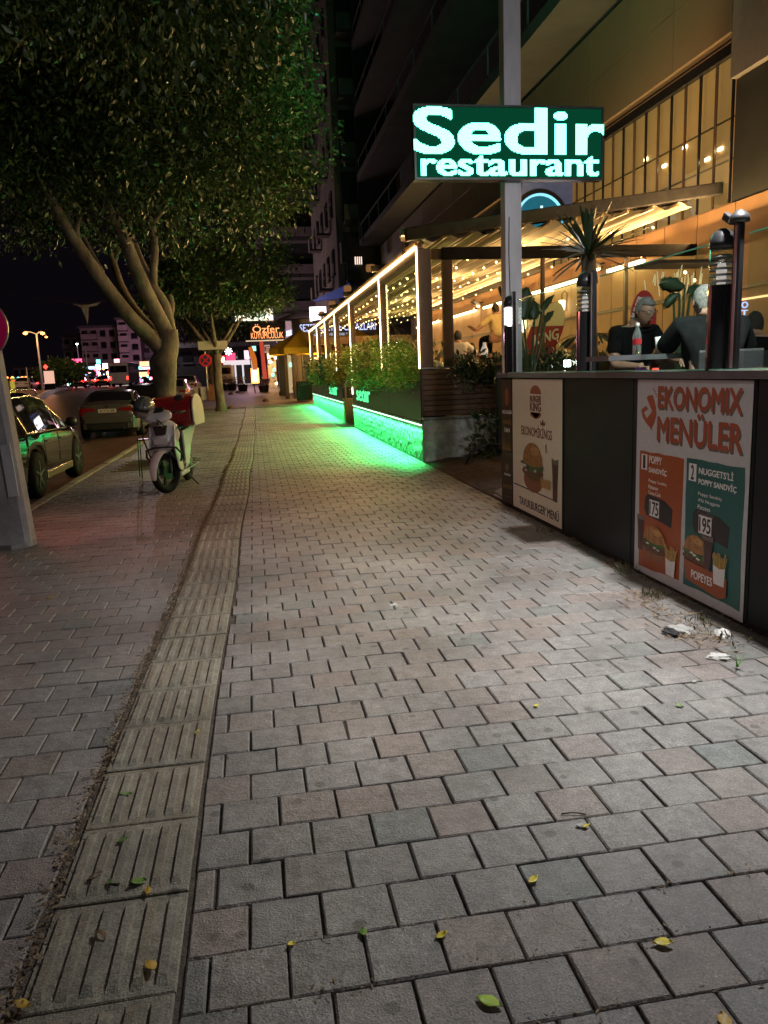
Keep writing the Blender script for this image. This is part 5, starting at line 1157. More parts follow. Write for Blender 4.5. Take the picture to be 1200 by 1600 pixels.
# handlebar cowl with headlight
loft('handlebar_cowl', [(.055, .985, .04, .015), (.03, .995, .15, .04), (-.03, 1.025, .21, .065), (-.11, 1.055, .18, .06), (-.18, 1.075, .10, .04), (-.21, 1.08, .04, .02)], m_sw, sup=3.2)
loft('fly_screen', [(-.02, 1.08, .08, .01), (-.08, 1.11, .11, .03), (-.15, 1.13, .08, .03), (-.18, 1.14, .03, .01)], m_blackp)
b = MB(); b.prism([(-.10, 1.0), (-.03, .955), (.03, .955), (.10, 1.0), (.085, 1.035), (0, 1.01), (-.085, 1.035)], lambda y, z: (.062-abs(y)*.35-(z-.955)*.5, y, z), (.014, 0, 0)); b.build('headlight', MATS['lamp_glass'], sc, bev=.004)
for sy in (-1, 1):
    MB().tube([(-.14, sy*.10, 1.05), (-.17, sy*.20, 1.065), (-.22, sy*.34, 1.05)], .016, 8).build('grip', m_blackp, sc, smooth=True)
    MB().tube([(-.12, sy*.22, 1.055), (-.06, sy*.26, 1.06), (-.04, sy*.33, 1.05)], .007, 6).build('brake_lever', m_alu, sc)
    MB().tube([(-.17, sy*.17, 1.07), (-.16, sy*.24, 1.17), (-.15, sy*.27, 1.23)], .007, 6).build('mirror_stem', m_blackp, sc)
    loft('mirror', [(-.13, 1.24, .02, .01), (-.135, 1.245, .065, .038), (-.16, 1.245, .07, .042), (-.18, 1.245, .04, .02)], m_blackp).location = (0, sy*.29, 0)
# floor, body, seat
MB().box(-.78, -.30, -.15, .15, .24, .30).build('floorboard', m_blackp, sc, bev=.02)
MB().box(-.76, -.26, -.165, .165, .17, .245).build('belly_panel', m_sw, sc, bev=.03, seg=3)
for sy in (-1, 1):
    b = MB(); b.prism([(-.50, .26), (-.66, .27), (-.80, .42), (-.98, .60), (-1.30, .78), (-1.52, .86), (-1.50, .74), (-1.25, .62), (-1.12, .50), (-1.05, .80), (-.80, .79), (-.66, .74), (-.58, .50)][:6]+[(-1.54, .80), (-1.30, .70), (-1.15, .82), (-.85, .80), (-.70, .76), (-.60, .50)], lambda x, z: (x, sy*(.13+.03*math.sin((x+.5)*2)), z), (0, sy*.03, 0))
    b = MB(); b.prism([(-.55, .26), (-.62, .55), (-.66, .78), (-.95, .80), (-1.35, .86), (-1.56, .88), (-1.50, .78), (-1.25, .66), (-1.00, .52), (-.78, .30)], lambda x, z: (x, sy*.14, z), (0, sy*.03, 0)); b.build('side_panel', m_sw, sc, bev=.018, seg=3)
loft('tail_body', [(-.60, .50, .12, .24), (-.9, .60, .14, .20), (-1.3, .72, .13, .13), (-1.55, .82, .08, .05)], m_blackp)
loft('seat', [(-.60, .81, .09, .02), (-.66, .82, .13, .045), (-.95, .82, .15, .05), (-1.20, .87, .15, .06), (-1.50, .90, .12, .05), (-1.58, .90, .06, .02)], m_blackp)
loft('engine', [(-.75, .28, .06, .06), (-.95, .27, .13, .10), (-1.25, .28, .12, .11), (-1.42, .30, .06, .06)], m_black)
MB().tube([(-.9, -.15, .22), (-1.15, -.20, .26), (-1.55, -.20, .36)], [.03, .05, .055], 10).build('exhaust', m_black, sc, smooth=True)
MB().tube([(-.62, .12, .20), (-.66, .22, .06), (-.68, .27, -.01)], .011, 7).build('side_stand', m_black, sc)
MB().tube([(-.60, .13, .22), (-1.40, .16, .24)], .012, 6).build('foot_rail', m_alu, sc)
for k_, (y0_, y1_) in enumerate(((-.12, .05), (.10, -.04), (.0, .08))): MB().tube([(-.10, y0_, 1.03), (.04+.02*k_, (y0_+y1_)/2, .98), (-.02, y1_, .88)], .006, 5).build('control_cable', m_blackp, sc)
MB().box(-.015, .0, -.09, .09, .66, .73).build('front_plate', m_plate, sc)
# black crash bars around the front
cb = MB(); cb.tube([(-.16, .19, .40), (-.08, .24, .50), (.03, .20, .60), (.09, .08, .625), (.09, -.08, .625), (.03, -.20, .60), (-.08, -.24, .50), (-.16, -.19, .40)], .014, 8)
cb.tube([(-.16, .19, .40), (-.16, .24, .62), (-.10, .26, .78), (-.22, .20, .86)], .011, 7); cb.tube([(-.16, -.19, .40), (-.16, -.24, .62), (-.10, -.26, .78), (-.22, -.20, .86)], .011, 7); cb.build('crash_bar', m_blackp, sc, smooth=True, kind='stuff')
# red delivery box with arched top
bx = MB(); prof = [(-.80, .86), (-1.44, .86), (-1.50, .96), (-1.50, 1.22), (-1.42, 1.36), (-1.28, 1.44), (-1.14, 1.46), (-.98, 1.42), (-.84, 1.32), (-.78, 1.18), (-.76, .96)]
bx.prism(prof, lambda x, z: (x-.06, -.31, .815+(z-.84)*.74), (0, .58, 0)); bo = bx.build('delivery_box', m_red, sc, bev=.012)
for sy in (-1, 1):
    c0 = (-1.19, 1.06); b = MB(); b.prism([((x-c0[0]-.0)*1.03+c0[0], (z-c0[1])*1.03+c0[1]-.02) for x, z in [(p[0]-.06, .835+(p[1]-.84)*.74) for p in prof]], lambda x, z: (x, sy*.292+(-.008 if sy < 0 else .0), z), (0, sy*.025, 0)); b.build('box_side_panel', mat('box_side_white', (.62, .60, .52), .45, var=.08), bo, bev=.008)
MB().box(-1.5, -.9, -.12, .12, .79, .835).build('box_rack', m_black, sc)
hl = thing('helmet', 'grey open helmet with glossy visor hanging on the scooter handlebar', 'helmet', (0, 0, 0)); wm = Matrix.Translation((-1.30, 11.32, 0)) @ Matrix.Rotation(ang, 4, 'Z')
hl.matrix_world = wm @ Matrix.Translation((-.10, -.27, 1.22)) @ Matrix.Scale(1.12, 4) @ Matrix.Rotation(R(25), 4, 'Y') @ Matrix.Rotation(R(-15), 4, 'X')
b = MB(); rows = []
for i in range(11):
    e = R(-38+i*128/10); rows.append([(.15*1.12*math.cos(e)*math.cos(a), .135*math.cos(e)*math.sin(a), .145*math.sin(e)) for a in [2*PI*k/24 for k in range(25)]])
b.grid(rows); o = b.build('shell', mat('helmet_grey', (.16, .17, .18), .25, .1, var=.1, coat=.6), hl, smooth=True); q = o.modifiers.new('s', 'SOLIDIFY'); q.thickness = .02
b = MB(); rows = []
for i in range(6):
    e = R(-30+i*9); rows.append([(.178*math.cos(e)*math.cos(a), .148*math.cos(e)*math.sin(a), .15*math.sin(e)) for a in [R(-70+k*10) for k in range(15)]])
b.grid(rows); b.build('visor', mat('visor_clear', (.5, .5, .5), .05, .4, var=.1, coat=1), hl, smooth=True)
MB().obox((.15, 0, .05), (.10, .18, .012)).build('peak', m_blackp, hl, bev=.004)
ch = MB(); sl = thing('metal_stool', 'thin black metal stool frame standing left of the scooter', 'stool', (-1.85, 13.4, 0), .3)
for sx in (-1, 1):
    for sy in (-1, 1): MB().tube([(sx*.12, sy*.12, 0), (sx*.10, sy*.10, .62)], .009, 6).build('leg', m_black, sl)
MB().box(-.12, .12, -.12, .12, .62, .64).build('seat', m_black, sl, bev=.01); MB().tube([(-.11, -.11, .25), (.11, -.11, .25), (.11, .11, .25), (-.11, .11, .25), (-.11, -.11, .25)], .008, 5).build('stretcher', m_black, sl)

# ---------------------------------------------------------------- street furniture, left
cp = thing('concrete_pole', 'tapered grey concrete pole with a small metal plate at the left frame edge', 'pole', (-2.46, 8.12, 0))
b = MB(); rows = []
for i in range(24):
    z = 9*i/23; h = .165-.075*min(1, z/9)-.0*z; rows.append([(x*h*2*.5+.0, y*h*.8, z) for x, y in ((-1, -.72), (-.72, -1), (.72, -1), (1, -.72), (1, .72), (.72, 1), (-.72, 1), (-1, .72), (-1, -.72))])
b.grid(rows); cp.rotation_euler.y = R(-2.6); b.build('shaft', mat('pole_concrete', (.33, .32, .33), .8, var=.3, scale=3, bump=.4, bscale=40), cp)
MB().obox((.09, -.135, .78), (.10, .02, .52)).build('cover_plate', m_galv, cp, bev=.006)
MB().lathe([(.19, 0), (.185, .05)], (0, 0, 0), 8).build('footing', m_conc, cp)
rs = thing('traffic_sign', 'round dark pink traffic sign cut off by the left frame edge', 'sign', aty(-42, 512, 8.0))
MB().lathe([(.30, -.01), (.30, .0)], n=36, axis='y').build('face', mat('sign_pink_red', (.5, .01, .08), .4, var=.15, emit=(.6, .0, .12), es=.06), rs); MB().lathe([(.31, .001), (.31, .02)], n=36, axis='y').build('rim', m_alu, rs)
MB().tube([(-.02, .03, .5), (-.02, .03, -2.1)], .03, 8).build('post', m_alu, rs)
yb = thing('yellow_box', 'yellow-green box on a post behind the concrete pole at the left frame edge', 'box', aty(6, 612, 16.0))
MB().box(-.22, .18, -.15, .15, -.28, .20).build('body', mat('hi_vis', (.55, .60, .05), .5, var=.2), yb, bev=.02); MB().box(-.23, .19, -.16, .16, .205, .25).build('lid', mat('hi_vis_dark', (.35, .25, .03), .5), yb, bev=.01); MB().box(-.03, .03, -.03, .03, -1.5, -.28).build('post', m_alu, yb); MB().box(.02, .08, -.158, -.152, -.2, .02).build('slot', m_dark, yb)

# ---------------------------------------------------------------- far street
def far_lamp(u, v, y, heads, lab, h=None, strong=True, name='street_lamp', col=None, r0=.13):
    p = aty(u, v, y); g = ground(y)-.13; t = thing(name, lab, 'street lamp', (p.x, y, g)); H = p.z-g
    MB().tube([(0, 0, 0), (0, 0, H*.5), (0, 0, H)], [r0, r0*.8, r0*.6], 8).build('pole', m_galv, t, smooth=True)
    for dx, dz, rr in heads:
        MB().tube([(0, 0, H), (dx*.5, 0, H+.2), (dx, 0, H+dz)], .05, 6).build('arm', m_galv, t)
        b = MB(); b.lathe([(.01, -rr*.7), (rr, -rr*.2), (rr*.8, rr*.4), (.01, rr*.6)], (dx, 0, H+dz-.15), 10); b.build('lantern', col or g_sodium, t, smooth=True)
    return t
far_lamp(57, 522, 80, [(-1.0, .25, .22), (.55, .2, .22), (.85, -.15, .13)], 'tall street lamp with glowing orange lanterns at the far left')
far_lamp(133, 540, 95, [], 'plain thin pole in front of the far apartment blocks', name='street_pole', r0=.08)
far_lamp(75, 555, 90, [], 'thin leaning pole between lamp and hedge island', name='street_pole', r0=.06); far_lamp(41, 574, 85, [], 'thin pole left of the tall orange lamp', name='street_pole', r0=.06); far_lamp(55, 580, 100, [], 'shortest thin pole at the far left', name='street_pole', r0=.05)
far_lamp(120, 536, 130, [(0, 0, .2)], 'far lamp with one small white light before the apartment blocks', col=g_white, r0=.07)
# wire ornament
o_ = thing('street_ornament', 'dark wing-shaped light ornament hanging on a wire over the road', 'ornament', aty(132, 480, 30))
b = MB(); b.prism([(-.40, .12), (-.1, .08), (.1, .08), (.55, .16), (.42, .05), (.12, .0), (.08, -.35), (.04, -.58), (-.02, -.3), (-.12, 0)], lambda x, z: (x, 0, z), (0, .05, 0)); b.build('tinsel', mat('tinsel', (.35, .33, .36), .5, .3, var=.3), o_)
MB().tube([(-9, 0, 1.4), (0, 0, .12), (6, 0, .9)], .012, 4).build('wire', m_blackp, o_)
# median island with striped kerb and hedge
mi = [(aty(u, 620, y).x, y) for u, y in ((50, 48), (62, 56), (74, 66), (86, 77), (99, 88), (114, 100))]
b = MB(); b.add([(x, y, ground(y)+.0) for x, y in mi]+[(x-30, y, ground(y)+.0) for x, y in mi], [(i, i+1, i+7, i+6) for i in range(5)]); struct(b.build('median_island', mat('island_earth', (.20, .12, .08), .9, var=.3)))
mk = bpy.data.objects.new('striped_kerb', None); C.objects.link(mk); struct(mk); mkw = mat('kerb_white', (.82, .80, .78), .7, var=.1)
pts = []
for i in range(5):
    a, c2 = Vector((*mi[i], 0)), Vector((*mi[i+1], 0)); n_ = int((c2-a).length/1.1)
    for k in range(n_): pts.append((a.lerp(c2, k/n_), a.lerp(c2, (k+.92)/n_)))
for i, (a, c2) in enumerate(pts): b = MB(); b.beam((a.x, a.y, ground(a.y)-.02), (c2.x, c2.y, ground(c2.y)-.02), .34, .40); b.build('kerb_stone', mkw if i % 2 else m_asph, mk)
P_, d_ = ellipsoid_pts(420, (-20.0, 88, 2.9), (2.5, 2.5, .95), 40, shell=.5); q_ = thing('round_hedge', 'rounded clipped tree clump on the traffic island', 'hedge', (0, 0, 0)); leaves(P_, d_, 14, .25, .3, .14, seed=41, name='foliage', m=m_leaf, parent=q_); MB().tube([(-20.5, 88, 1), (-20.5, 88, 2.6)], .2, 8).build('trunk', m_bark, q_)
# lit advertising box
t = thing('advertising_box', 'lit cream advertising box with a red lamp on top by the orange street lamp', 'sign', aty(77, 590, 70)); MB().box(-.38, .38, -.12, .12, -.5, .55).build('panel', glow('ad_box', (1, .55, .40), .9), t); MB().box(-.4, .4, -.1, .1, -1.0, -.51).build('base', m_black, t); MB().lathe([(.01, .7), (.2, .9), (.01, 1.1)], (-.2, 0, 0), 10).build('lamp', g_red, t, smooth=True)
# apartment blocks
def block(lab, u0, u1, vt, y, m_, floors, bays, depth=14, name='apartment_building', lit=(), vb=604, balc=True, mesh_recess=True):
    a = aty(u0, vt, y); c2 = aty(u1, vt, y); z1 = a.z; z0 = ground(y)-.2; x0, x1 = a.x, c2.x; t = thing(name, lab, 'building', (0, 0, 0))
    MB().box(x0, x1, y, y+depth, z0, z1).build('wall', m_, t); MB().box(x0-.3, x1+.3, y-.4, y+depth, z1+.002, z1+.4).build('roof', m_slab, t)
    fh = (z1-z0)/floors; bw = (x1-x0)/bays
    for f in range(1, floors):
        zf = z0+f*fh
        for k in range(bays):
            xa = x0+bw*(k+.2); xb = x0+bw*(k+.8); o = MB().box(xa, xb, y-.06, y-.01, zf+fh*.28, zf+fh*.78).build('window', glow('lit_window', (1, .75, .5), .8) if (f, k) in lit else m_dkglass, t); fr = MB().box(xa-.08, xb+.08, y-.10, y-.012, zf+fh*.20, zf+fh*.27).build('sill', m_slab, o)
        if balc: 
            xa = x0+(x1-x0)*.05; xb = x0+(x1-x0)*.48; bb = MB().box(xa, xb, y-1.3, y-.11, zf-.12, zf+.05).build('balcony', m_slab, t); MB().box(xa, xb, y-1.3, y-1.22, zf+.052, zf+.95).build('parapet', m_, bb)
    return t
block('pink-grey four storey apartment block far behind the traffic', 124, 181, 513, 150, m_render2, 5, 4)
block('lower dim apartment block left of the pink-grey one', 97, 123, 527, 158, m_render, 4, 2)
block('taller pale apartment block with long balconies behind the bus', 182, 216, 500, 145, mat('pale_render', (.30, .25, .26), .85, var=.2, scale=.6), 6, 2)
block('dim block behind the ficus trunk with a market hall front', 217, 330, 540, 150, m_render, 3, 6)
block('low dark buildings at the far left behind the bare trees', 20, 60, 575, 170, m_render, 2, 4, balc=False)
# lit shop signs of the far street (each a sign of its own)
def shop(u0, v0, u1, v1, y, m_, lab, name='shop_sign', txt=None, tm=None, cat='sign', frame=True):
    a = aty(u0, v0, y); c2 = aty(u1, v1, y); t = thing(name, lab, cat, (0, 0, 0), group='lit signs of the far shops' if y > 90 else None)
    MB().box(a.x, c2.x, y, y+.15, c2.z, a.z).build('panel', m_, t)
    MB().box(a.x-.04*(y/40), c2.x+.04*(y/40), y+.151, y+.3, c2.z-.03, a.z+.03).build('case', m_black, t)
    if txt: text(txt, ((a.x+c2.x)/2, y-.02, (a.z+c2.z)/2), (1, 0, 0), (0, 0, 1), (c2.x-a.x)*.88, (a.z-c2.z)*.62, tm, t, bold=.03, depth=.02)
    return t
g_w2 = glow('shop_white', (1, .95, 1), 4); g_y2 = glow('shop_yellow', (1, .9, .45), 4); g_b2 = glow('shop_blue', (.4, .55, 1), 3)
for a in ((160, 568, 180, 575, g_w2, 'white lit shop sign above the bus roof'), (188, 568, 211, 574, g_y2, 'yellow-white lit shop sign right of the bus'), (178, 561, 187, 569, glow('shop_red', (1, .25, .3), 5), 'square red-white sign over the bus'), (112, 561, 128, 566, glow('shop_red2', (1, .08, .2), 4), 'pair of red signs before the pink-grey block'),
          (150, 562, 157, 568, g_cyan, 'small teal light sign left of the bus'), (149, 570, 157, 577, g_w2, 'round white light under the teal sign'), (218, 565, 233, 572, glow('shop_orange', (1, .35, .15), 3), 'orange lettered sign beside the ficus trunk'), (211, 574, 234, 577, g_b2, 'long blue-white sign under the orange one'), (186, 579, 200, 584, g_cyan, 'teal glowing shop window right of the bus'),
          (204, 582, 232, 588, glow('shop_amber', (1, .5, .2), 2.4), 'amber glowing shopfront beside the ficus trunk'), (127, 573, 148, 577, g_b2, 'row of bluish lamps left of the bus')):
    shop(a[0], a[1], a[2], a[3], 138, a[4], a[5])
r = random.Random(77); fl = thing('light_dot_scatter', 'scatter of coloured glow dots enlarged for the bloom of far traffic and shop lights', 'lights', (0, 0, 0))  # glowing dots for traffic and shop lights, bloom put into their size
cols = [g_w2, g_y2, g_b2, g_red, g_cyan, g_orange, g_pink]
bl = {c.name: None for c in cols}
for k in range(190):
    c_ = r.choice(cols)
    if bl[c_.name] is None:
        me = bpy.data.meshes.new('light_dot'); bm = bmesh.new(); bmesh.ops.create_icosphere(bm, subdivisions=1, radius=.16); bm.to_mesh(me); bm.free(); me.materials.append(c_); bl[c_.name] = me
    u = r.uniform(125, 238) if k % 2 else r.uniform(0, 125); v = r.uniform(574, 597) if k % 2 else r.uniform(590, 601); y = r.uniform(118, 136); link('lamp', bl[c_.name], fl, aty(u, v, y), scale=[r.uniform(.5, 1.9)]*3)
# right of the large ficus: second tree's boards, signs, cart, shops
t = thing('direction_board', 'pale board fixed to the second tree trunk', 'board', aty(333, 539, 35.6)); MB().box(-.65, .62, -.03, .03, -.20, .17).build('board', mat('board_cream', (.5, .48, .40), .6, var=.1), t)
t = thing('no_parking_sign', 'round red no parking sign between the ficus trunks', 'sign', aty(321, 563, 38)); MB().lathe([(.30, -.02), (.30, 0)], n=30, axis='y').build('rim', mat('sign_red', (.5, .02, .03), .5, emit=(.8, .02, .02), es=.12), t); MB().lathe([(.21, -.03), (.21, -.021)], n=30, axis='y').build('face', mat('sign_dark', (.03, .03, .12), .5), t)
for a in (45, 135): MB().obox((0, -.036, 0), (.44, .008, .055), Matrix.Rotation(R(a), 3, 'Y')).build('bar', MATS['sign_red'], t)
MB().tube([(0, .03, .4), (0, .03, -1.4)], .025, 8).build('post', m_alu, t)
t = thing('rubbish_cart', 'brown bin flanked by two white boards beside the second tree', 'bin', aty(326, 612, 40)); MB().box(-.05, .33, -.2, .2, -.45, .35).build('bin_body', mat('bin_brown', (.25, .10, .06), .6, var=.2), t, bev=.02); MB().box(-.38, -.10, -.05, .05, -.40, .25).build('side_board', m_white, t); MB().box(.37, .52, -.05, .05, -.4, .3).build('side_board', m_white, t)
shop(338, 556, 353, 568, 66, mat('red_backlit', (.5, .01, .02), .5, emit=(1, .01, .04), es=.8), 'red backlit shop sign with yellow letters beside the second tree', txt='BAR', tm=g_yellow)
shop(353, 552, 368, 566, 64, mat('pink_backlit', (.5, .02, .06), .5, emit=(1, .05, .15), es=1.0), 'pinkish red lit sign next to the yellow lettered one')
t = thing('shop_canopy', 'white lit shop canopy with columns under the pink sign', 'canopy', aty(370, 580, 64)); MB().box(-1.0, 1.3, -.5, .5, .50, .85).build('canopy', glow('canopy_white', (1, .90, .93), .8), t)
for x in (-.9, -.1, .5, 1.2): MB().box(x-.07, x+.07, -.1, .1, -1.0, .50).build('column', MATS['canopy_white'], t)
MB().box(-1.0, 1.3, .6, .7, -1, .5).build('back', m_dark, t)
t = thing('white_starburst', 'burst of white light above the red shop sign', 'lamp', aty(357, 549, 62));  # burst of light shaped from glowing bars
for k in range(8): a = k*PI/4; MB().beam((0, 0, 0), (.30*math.cos(a), 0, .30*math.sin(a)), .07).build('ray', g_w2, t)
t = thing('white_van', 'white van front seen under the red sign', 'van', aty(345, 590, 58)); MB().box(-1.0, .9, 0, 3, -.45, .9).build('body', mat('van_white', (.5, .5, .52), .4, var=.1), t, bev=.1); MB().box(-.85, .75, -.02, -.002, .25, .70).build('windscreen', m_dkglass, t); MB().box(-.9, .8, -.03, -.001, -.3, -.12).build('bumper', m_blackp, t)
for i, (u, v, y) in enumerate(((350, 600, 56), (362, 600, 55), (379, 601, 53), (412, 602, 52))):
    t = thing('flower_planter', 'dark street planter with pinkish flowers '+['by the white van', 'before the canopy', 'left of the menu board', 'right of the leaning flags'][i], 'planter', aty(u, v, y), group='planters of the far shops'); MB().lathe([(.28, -.45), (.36, 0)], n=12).build('pot', m_black, t); P_, d_ = ellipsoid_pts(30, (0, 0, .25), (.35, .35, .25), i); leaves(P_, d_, 8, .05, .12, .05, seed=i, name='flowers', m=leaf_mat('pot_leaf%d' % 0, (.05, .09, .03), (.45, .15, .12)) if i == 0 else bpy.data.materials['pot_leaf0'], parent=t)
# upper floors to the left of the sign, green-white leaf-hidden sign
shop(366, 481, 427, 500, 50, g_cream, 'cream lit sign with green half circle emblem behind the tree leaves')
t = bpy.data.objects[-1] if False else None
sgx = aty(405, 492, 49.9); em2 = thing('green_emblem', 'green half circle emblem on the cream lit sign', 'emblem', sgx)
b = MB(); b.prism([(.45*math.cos(PI+k*PI/14), .22+.38*math.sin(PI+k*PI/14)) for k in range(15)]+[(.38*math.cos(2*PI-k*PI/14), .22+.30*math.sin(2*PI-k*PI/14)) for k in range(15)], lambda x, z: (x, -.03, z), (0, .02, 0)); b.build('ring', mat('emblem_green', (.02, .3, .12), .5, emit=(.05, .6, .25), es=.5), em2)
text('Efes', (0, -.03, .12), (1, 0, 0), (0, 0, 1), .45, .14, MATS['emblem_green'], em2, bold=.02, depth=.01)
# jeweller sign
q0, q1 = aty(390, 505, 46), aty(446, 531, 46)
t = thing('jeweller_sign', 'black hanging sign with glowing orange jeweller lettering over the pavement', 'sign', (0, 0, 0)); MB().box(q0.x, q1.x, 46, 46.2, q1.z, q0.z).build('panel', m_black, t)
def tw_(s, u0, v0, u1, v1, y, m_, par, bold=.02): a, c2 = aty(u0, v0, y), aty(u1, v1, y); return text(s, ((a.x+c2.x)/2, y, (a.z+c2.z)/2), (1, 0, 0), (0, 0, 1), c2.x-a.x, a.z-c2.z, m_, par, bold=bold, depth=.02)
tw_('Özfer', 394, 507, 437, 519, 45.97, g_neon, t, .0); tw_('KUYUMCULUK', 392, 520, 443, 528, 45.97, g_neon, t, .0)
a, c2 = aty(384, 533, 45.9), aty(449, 531, 45.9); b = MB(); b.beam(a, c2, .07); b.build('light_rail', mat('rail_glow', (.6, .5, .4), .4, emit=(1, .8, .6), es=.5), t)
t = thing('dark_pillar', 'dark blue-black square pillar under the jeweller sign', 'pillar', (0, 0, 0)); a, c2 = aty(433, 532, 46), aty(446, 603, 46); MB().box(a.x, c2.x, 46.25, 46.75, ground(46)-.1, a.z).build('shaft', mat('pillar_blue', (.012, .018, .035), .4, var=.1), t); MB().box(a.x-.05, c2.x+.05, 46.2, 46.8, ground(46)-.1, ground(46)+.25).build('base', m_black, t)
# feather flags and menu board
for (pp, m_, lab) in (([(388, 543), (394, 541), (401, 560), (404, 590), (397, 588), (393, 566)], glow('flag_orange', (1, .25, .03), .55), 'orange feather flag leaning over the lit menu board'), ([(405, 533), (411, 532), (414, 560), (418, 592), (411, 592), (408, 560)], glow('flag_red', (1, .10, .06), .50), 'slim red-orange feather flag right of the orange one')):
    t = thing('feather_flag', lab, 'flag', (0, 0, 0), group='feather flags'); P3 = [aty(u, v, 51) for u, v in pp]; b = MB(); b.add(P3+[p+Vector((0, .05, 0)) for p in P3], [tuple(range(6)), tuple(range(11, 5, -1))]+[(k, 6+k, 6+(k+1) % 6, (k+1) % 6) for k in range(6)]); b.build('cloth', m_, t); MB().tube([(P3[0].x, 51.1, P3[0].z), (P3[4].x, 51.1, ground(51))], .03, 6).build('mast', m_black, t)
t = thing('menu_board', 'glowing white menu board in an orange lit frame on the pavement', 'board', (0, 0, 0)); a, c2 = aty(394, 578, 50), aty(403, 596, 50); MB().box(a.x, c2.x, 50, 50.06, c2.z, a.z).build('panel', glow('menu_white', (.8, .95, 1), 1.8), t)
for (x0, x1, z0, z1) in ((a.x-.09, a.x-.005, c2.z-.1, a.z+.1), (c2.x+.005, c2.x+.09, c2.z-.1, a.z+.1), (a.x-.004, c2.x+.004, c2.z-.12, c2.z-.005)): MB().box(x0, x1, 49.98, 50.05, z0, z1).build('frame', g_orange, t)
for k in range(4): MB().box(a.x+.05, c2.x-.06*(k+1), 49.98, 49.995, a.z-.12-.14*k, a.z-.08-.14*k).build('print', g_b2, t)
# 'E' box
t = shop(413, 539, 422, 551, 60, mat('grey_lit', (.5, .5, .52), .5, emit=(.8, .75, .85), es=.25), 'grey square pharmacy sign with dark red letter E', txt='E', tm=mat('dark_red_letter', (.3, .01, .03), .5))
shop(393, 541, 400, 548, 58, g_cyan, 'small teal neon shape above the orange flag')
# shop interiors glow behind (real lit shopfronts)
for i, (u0, v0, u1, v1, y, c_, s_, lab) in enumerate(((371, 563, 394, 596, 68, (1, .85, .8), .5, 'white lit shopfront behind the planters'), (417, 552, 433, 596, 58, (.9, .65, .35), .55, 'dim shopfront with hanging plants beside the pillar'), (447, 552, 486, 592, 49, (1, .72, .35), 1.0, 'bright cluttered shopfront under the yellow umbrella'))):
    a, c2 = aty(u0, v0, y), aty(u1, v1, y); t = thing('shopfront', lab, 'shopfront', (0, 0, 0), group='lit shopfronts at the far corner'); MB().box(a.x, c2.x, y, y+.3, ground(y), a.z).build('back_wall', mat('shop_glow%d' % i, (.4, .3, .2), .6, var=.8, scale=2.5, emit=c_, es=s_*.5), t)
    rr = random.Random(i); w = c2.x-a.x
    for k in range(14):
        x = a.x+w*rr.random(); z = ground(y)+.2+(a.z-ground(y)-.4)*rr.random(); MB().box(x-.08, x+.08, y-.12, y-.02, z-.12*rr.random()-.04, z+.1).build('goods', rr.choice([g_yellow, g_w2, m_leafy, m_red, m_black, g_orange, m_wood, g_cyan]), t)
# photo panel, hearing shop fascia
t = thing('photo_panel', 'tall colourful lit poster panel between jeweller sign and brown fascia', 'sign', (0, 0, 0)); a, c2 = aty(446, 502, 44.5), aty(457, 536, 44.5); MB().box(a.x, c2.x, 44.5, 44.6, c2.z, a.z).build('panel', mat('photo_print', (.5, .35, .4), .5, var=.7, scale=5, emit=(1, .6, .65), es=.35), t); text('KULAK', ((a.x+c2.x)/2, 44.48, (a.z+c2.z)/2-.05), (1, 0, .25), (0, 0, 1), (c2.x-a.x)*.9, .28, g_b2, t, bold=.03, depth=.02)
t = thing('shop_fascia', 'brown shop fascia with blue-white backlit hearing aid lettering behind the pergola', 'sign', (0, 0, 0)); a, c2 = aty(456, 499, 44), aty(625, 532, 44)
MB().box(a.x, c2.x, 44, 44.3, c2.z, a.z).build('panel', mat('fascia_brown', (.07, .05, .05), .5, var=.15), t)
tw_('SEZER  İŞİTME CİHAZLARI', 468, 503, 587, 518, 43.94, glow('halo_letter', (.55, .62, 1), 1.5), t, .0); tw_('SATIŞ   SERVİS   YEDEK PARÇA   PİL', 490, 520, 566, 524, 43.96, glow('small_letter', (.8, .85, 1), .8), t, .0)
# podium building with pink umbrellas
t = thing('corner_building', 'low brown corner building carrying a roof terrace beyond the pergola', 'building', (0, 0, 0)); a, c2 = aty(457, 532, 44.4), aty(640, 499, 44.4)
MB().box(a.x+.1, 7.9, 47, 56, ground(47), c2.z-.1).build('wall', m_render2, t); MB().box(a.x, 7.9, 44.35, 56, c2.z-.09, c2.z+.12).build('terrace_slab', m_slab, t)
for x in (a.x+.25, a.x+2.2, a.x+4.2): MB().box(x, x+.3, 45, 45.3, ground(45), c2.z-.1).build('column', m_brown, t)
def parasol(lab, loc, rad, h, z, m_, name='parasol', skirt=0, grp=None, n=8):
    t = thing(name, lab, 'umbrella', loc, .2, grp); MB().tube([(0, 0, 0), (0, 0, h)], .04, 8).build('pole', m_alu, t)
    for k in range(n):
        a, c2 = 2*PI*k/n, 2*PI*(k+1)/n; b = MB(); A_ = (rad*math.cos(a), rad*math.sin(a), h-z); B_ = (rad*math.cos(c2), rad*math.sin(c2), h-z); mid = ((A_[0]+B_[0])*.47, (A_[1]+B_[1])*.47, h-z-.0)
        b.add([(0, 0, h+.02), A_, mid, B_], [(0, 1, 2, 3)])
        if skirt: b.add([A_, mid, B_, (B_[0], B_[1], B_[2]-skirt), (mid[0], mid[1], mid[2]-skirt*.85), (A_[0], A_[1], A_[2]-skirt)], [(0, 1, 4, 5), (1, 2, 3, 4)])
        o = b.build('panel', m_, t); q = o.modifiers.new('s', 'SOLIDIFY'); q.thickness = .01
        MB().beam((0, 0, h-z-.1), (A_[0]*.9, A_[1]*.9, A_[2]+.02), .02).build('rib', m_alu, t)
    return t
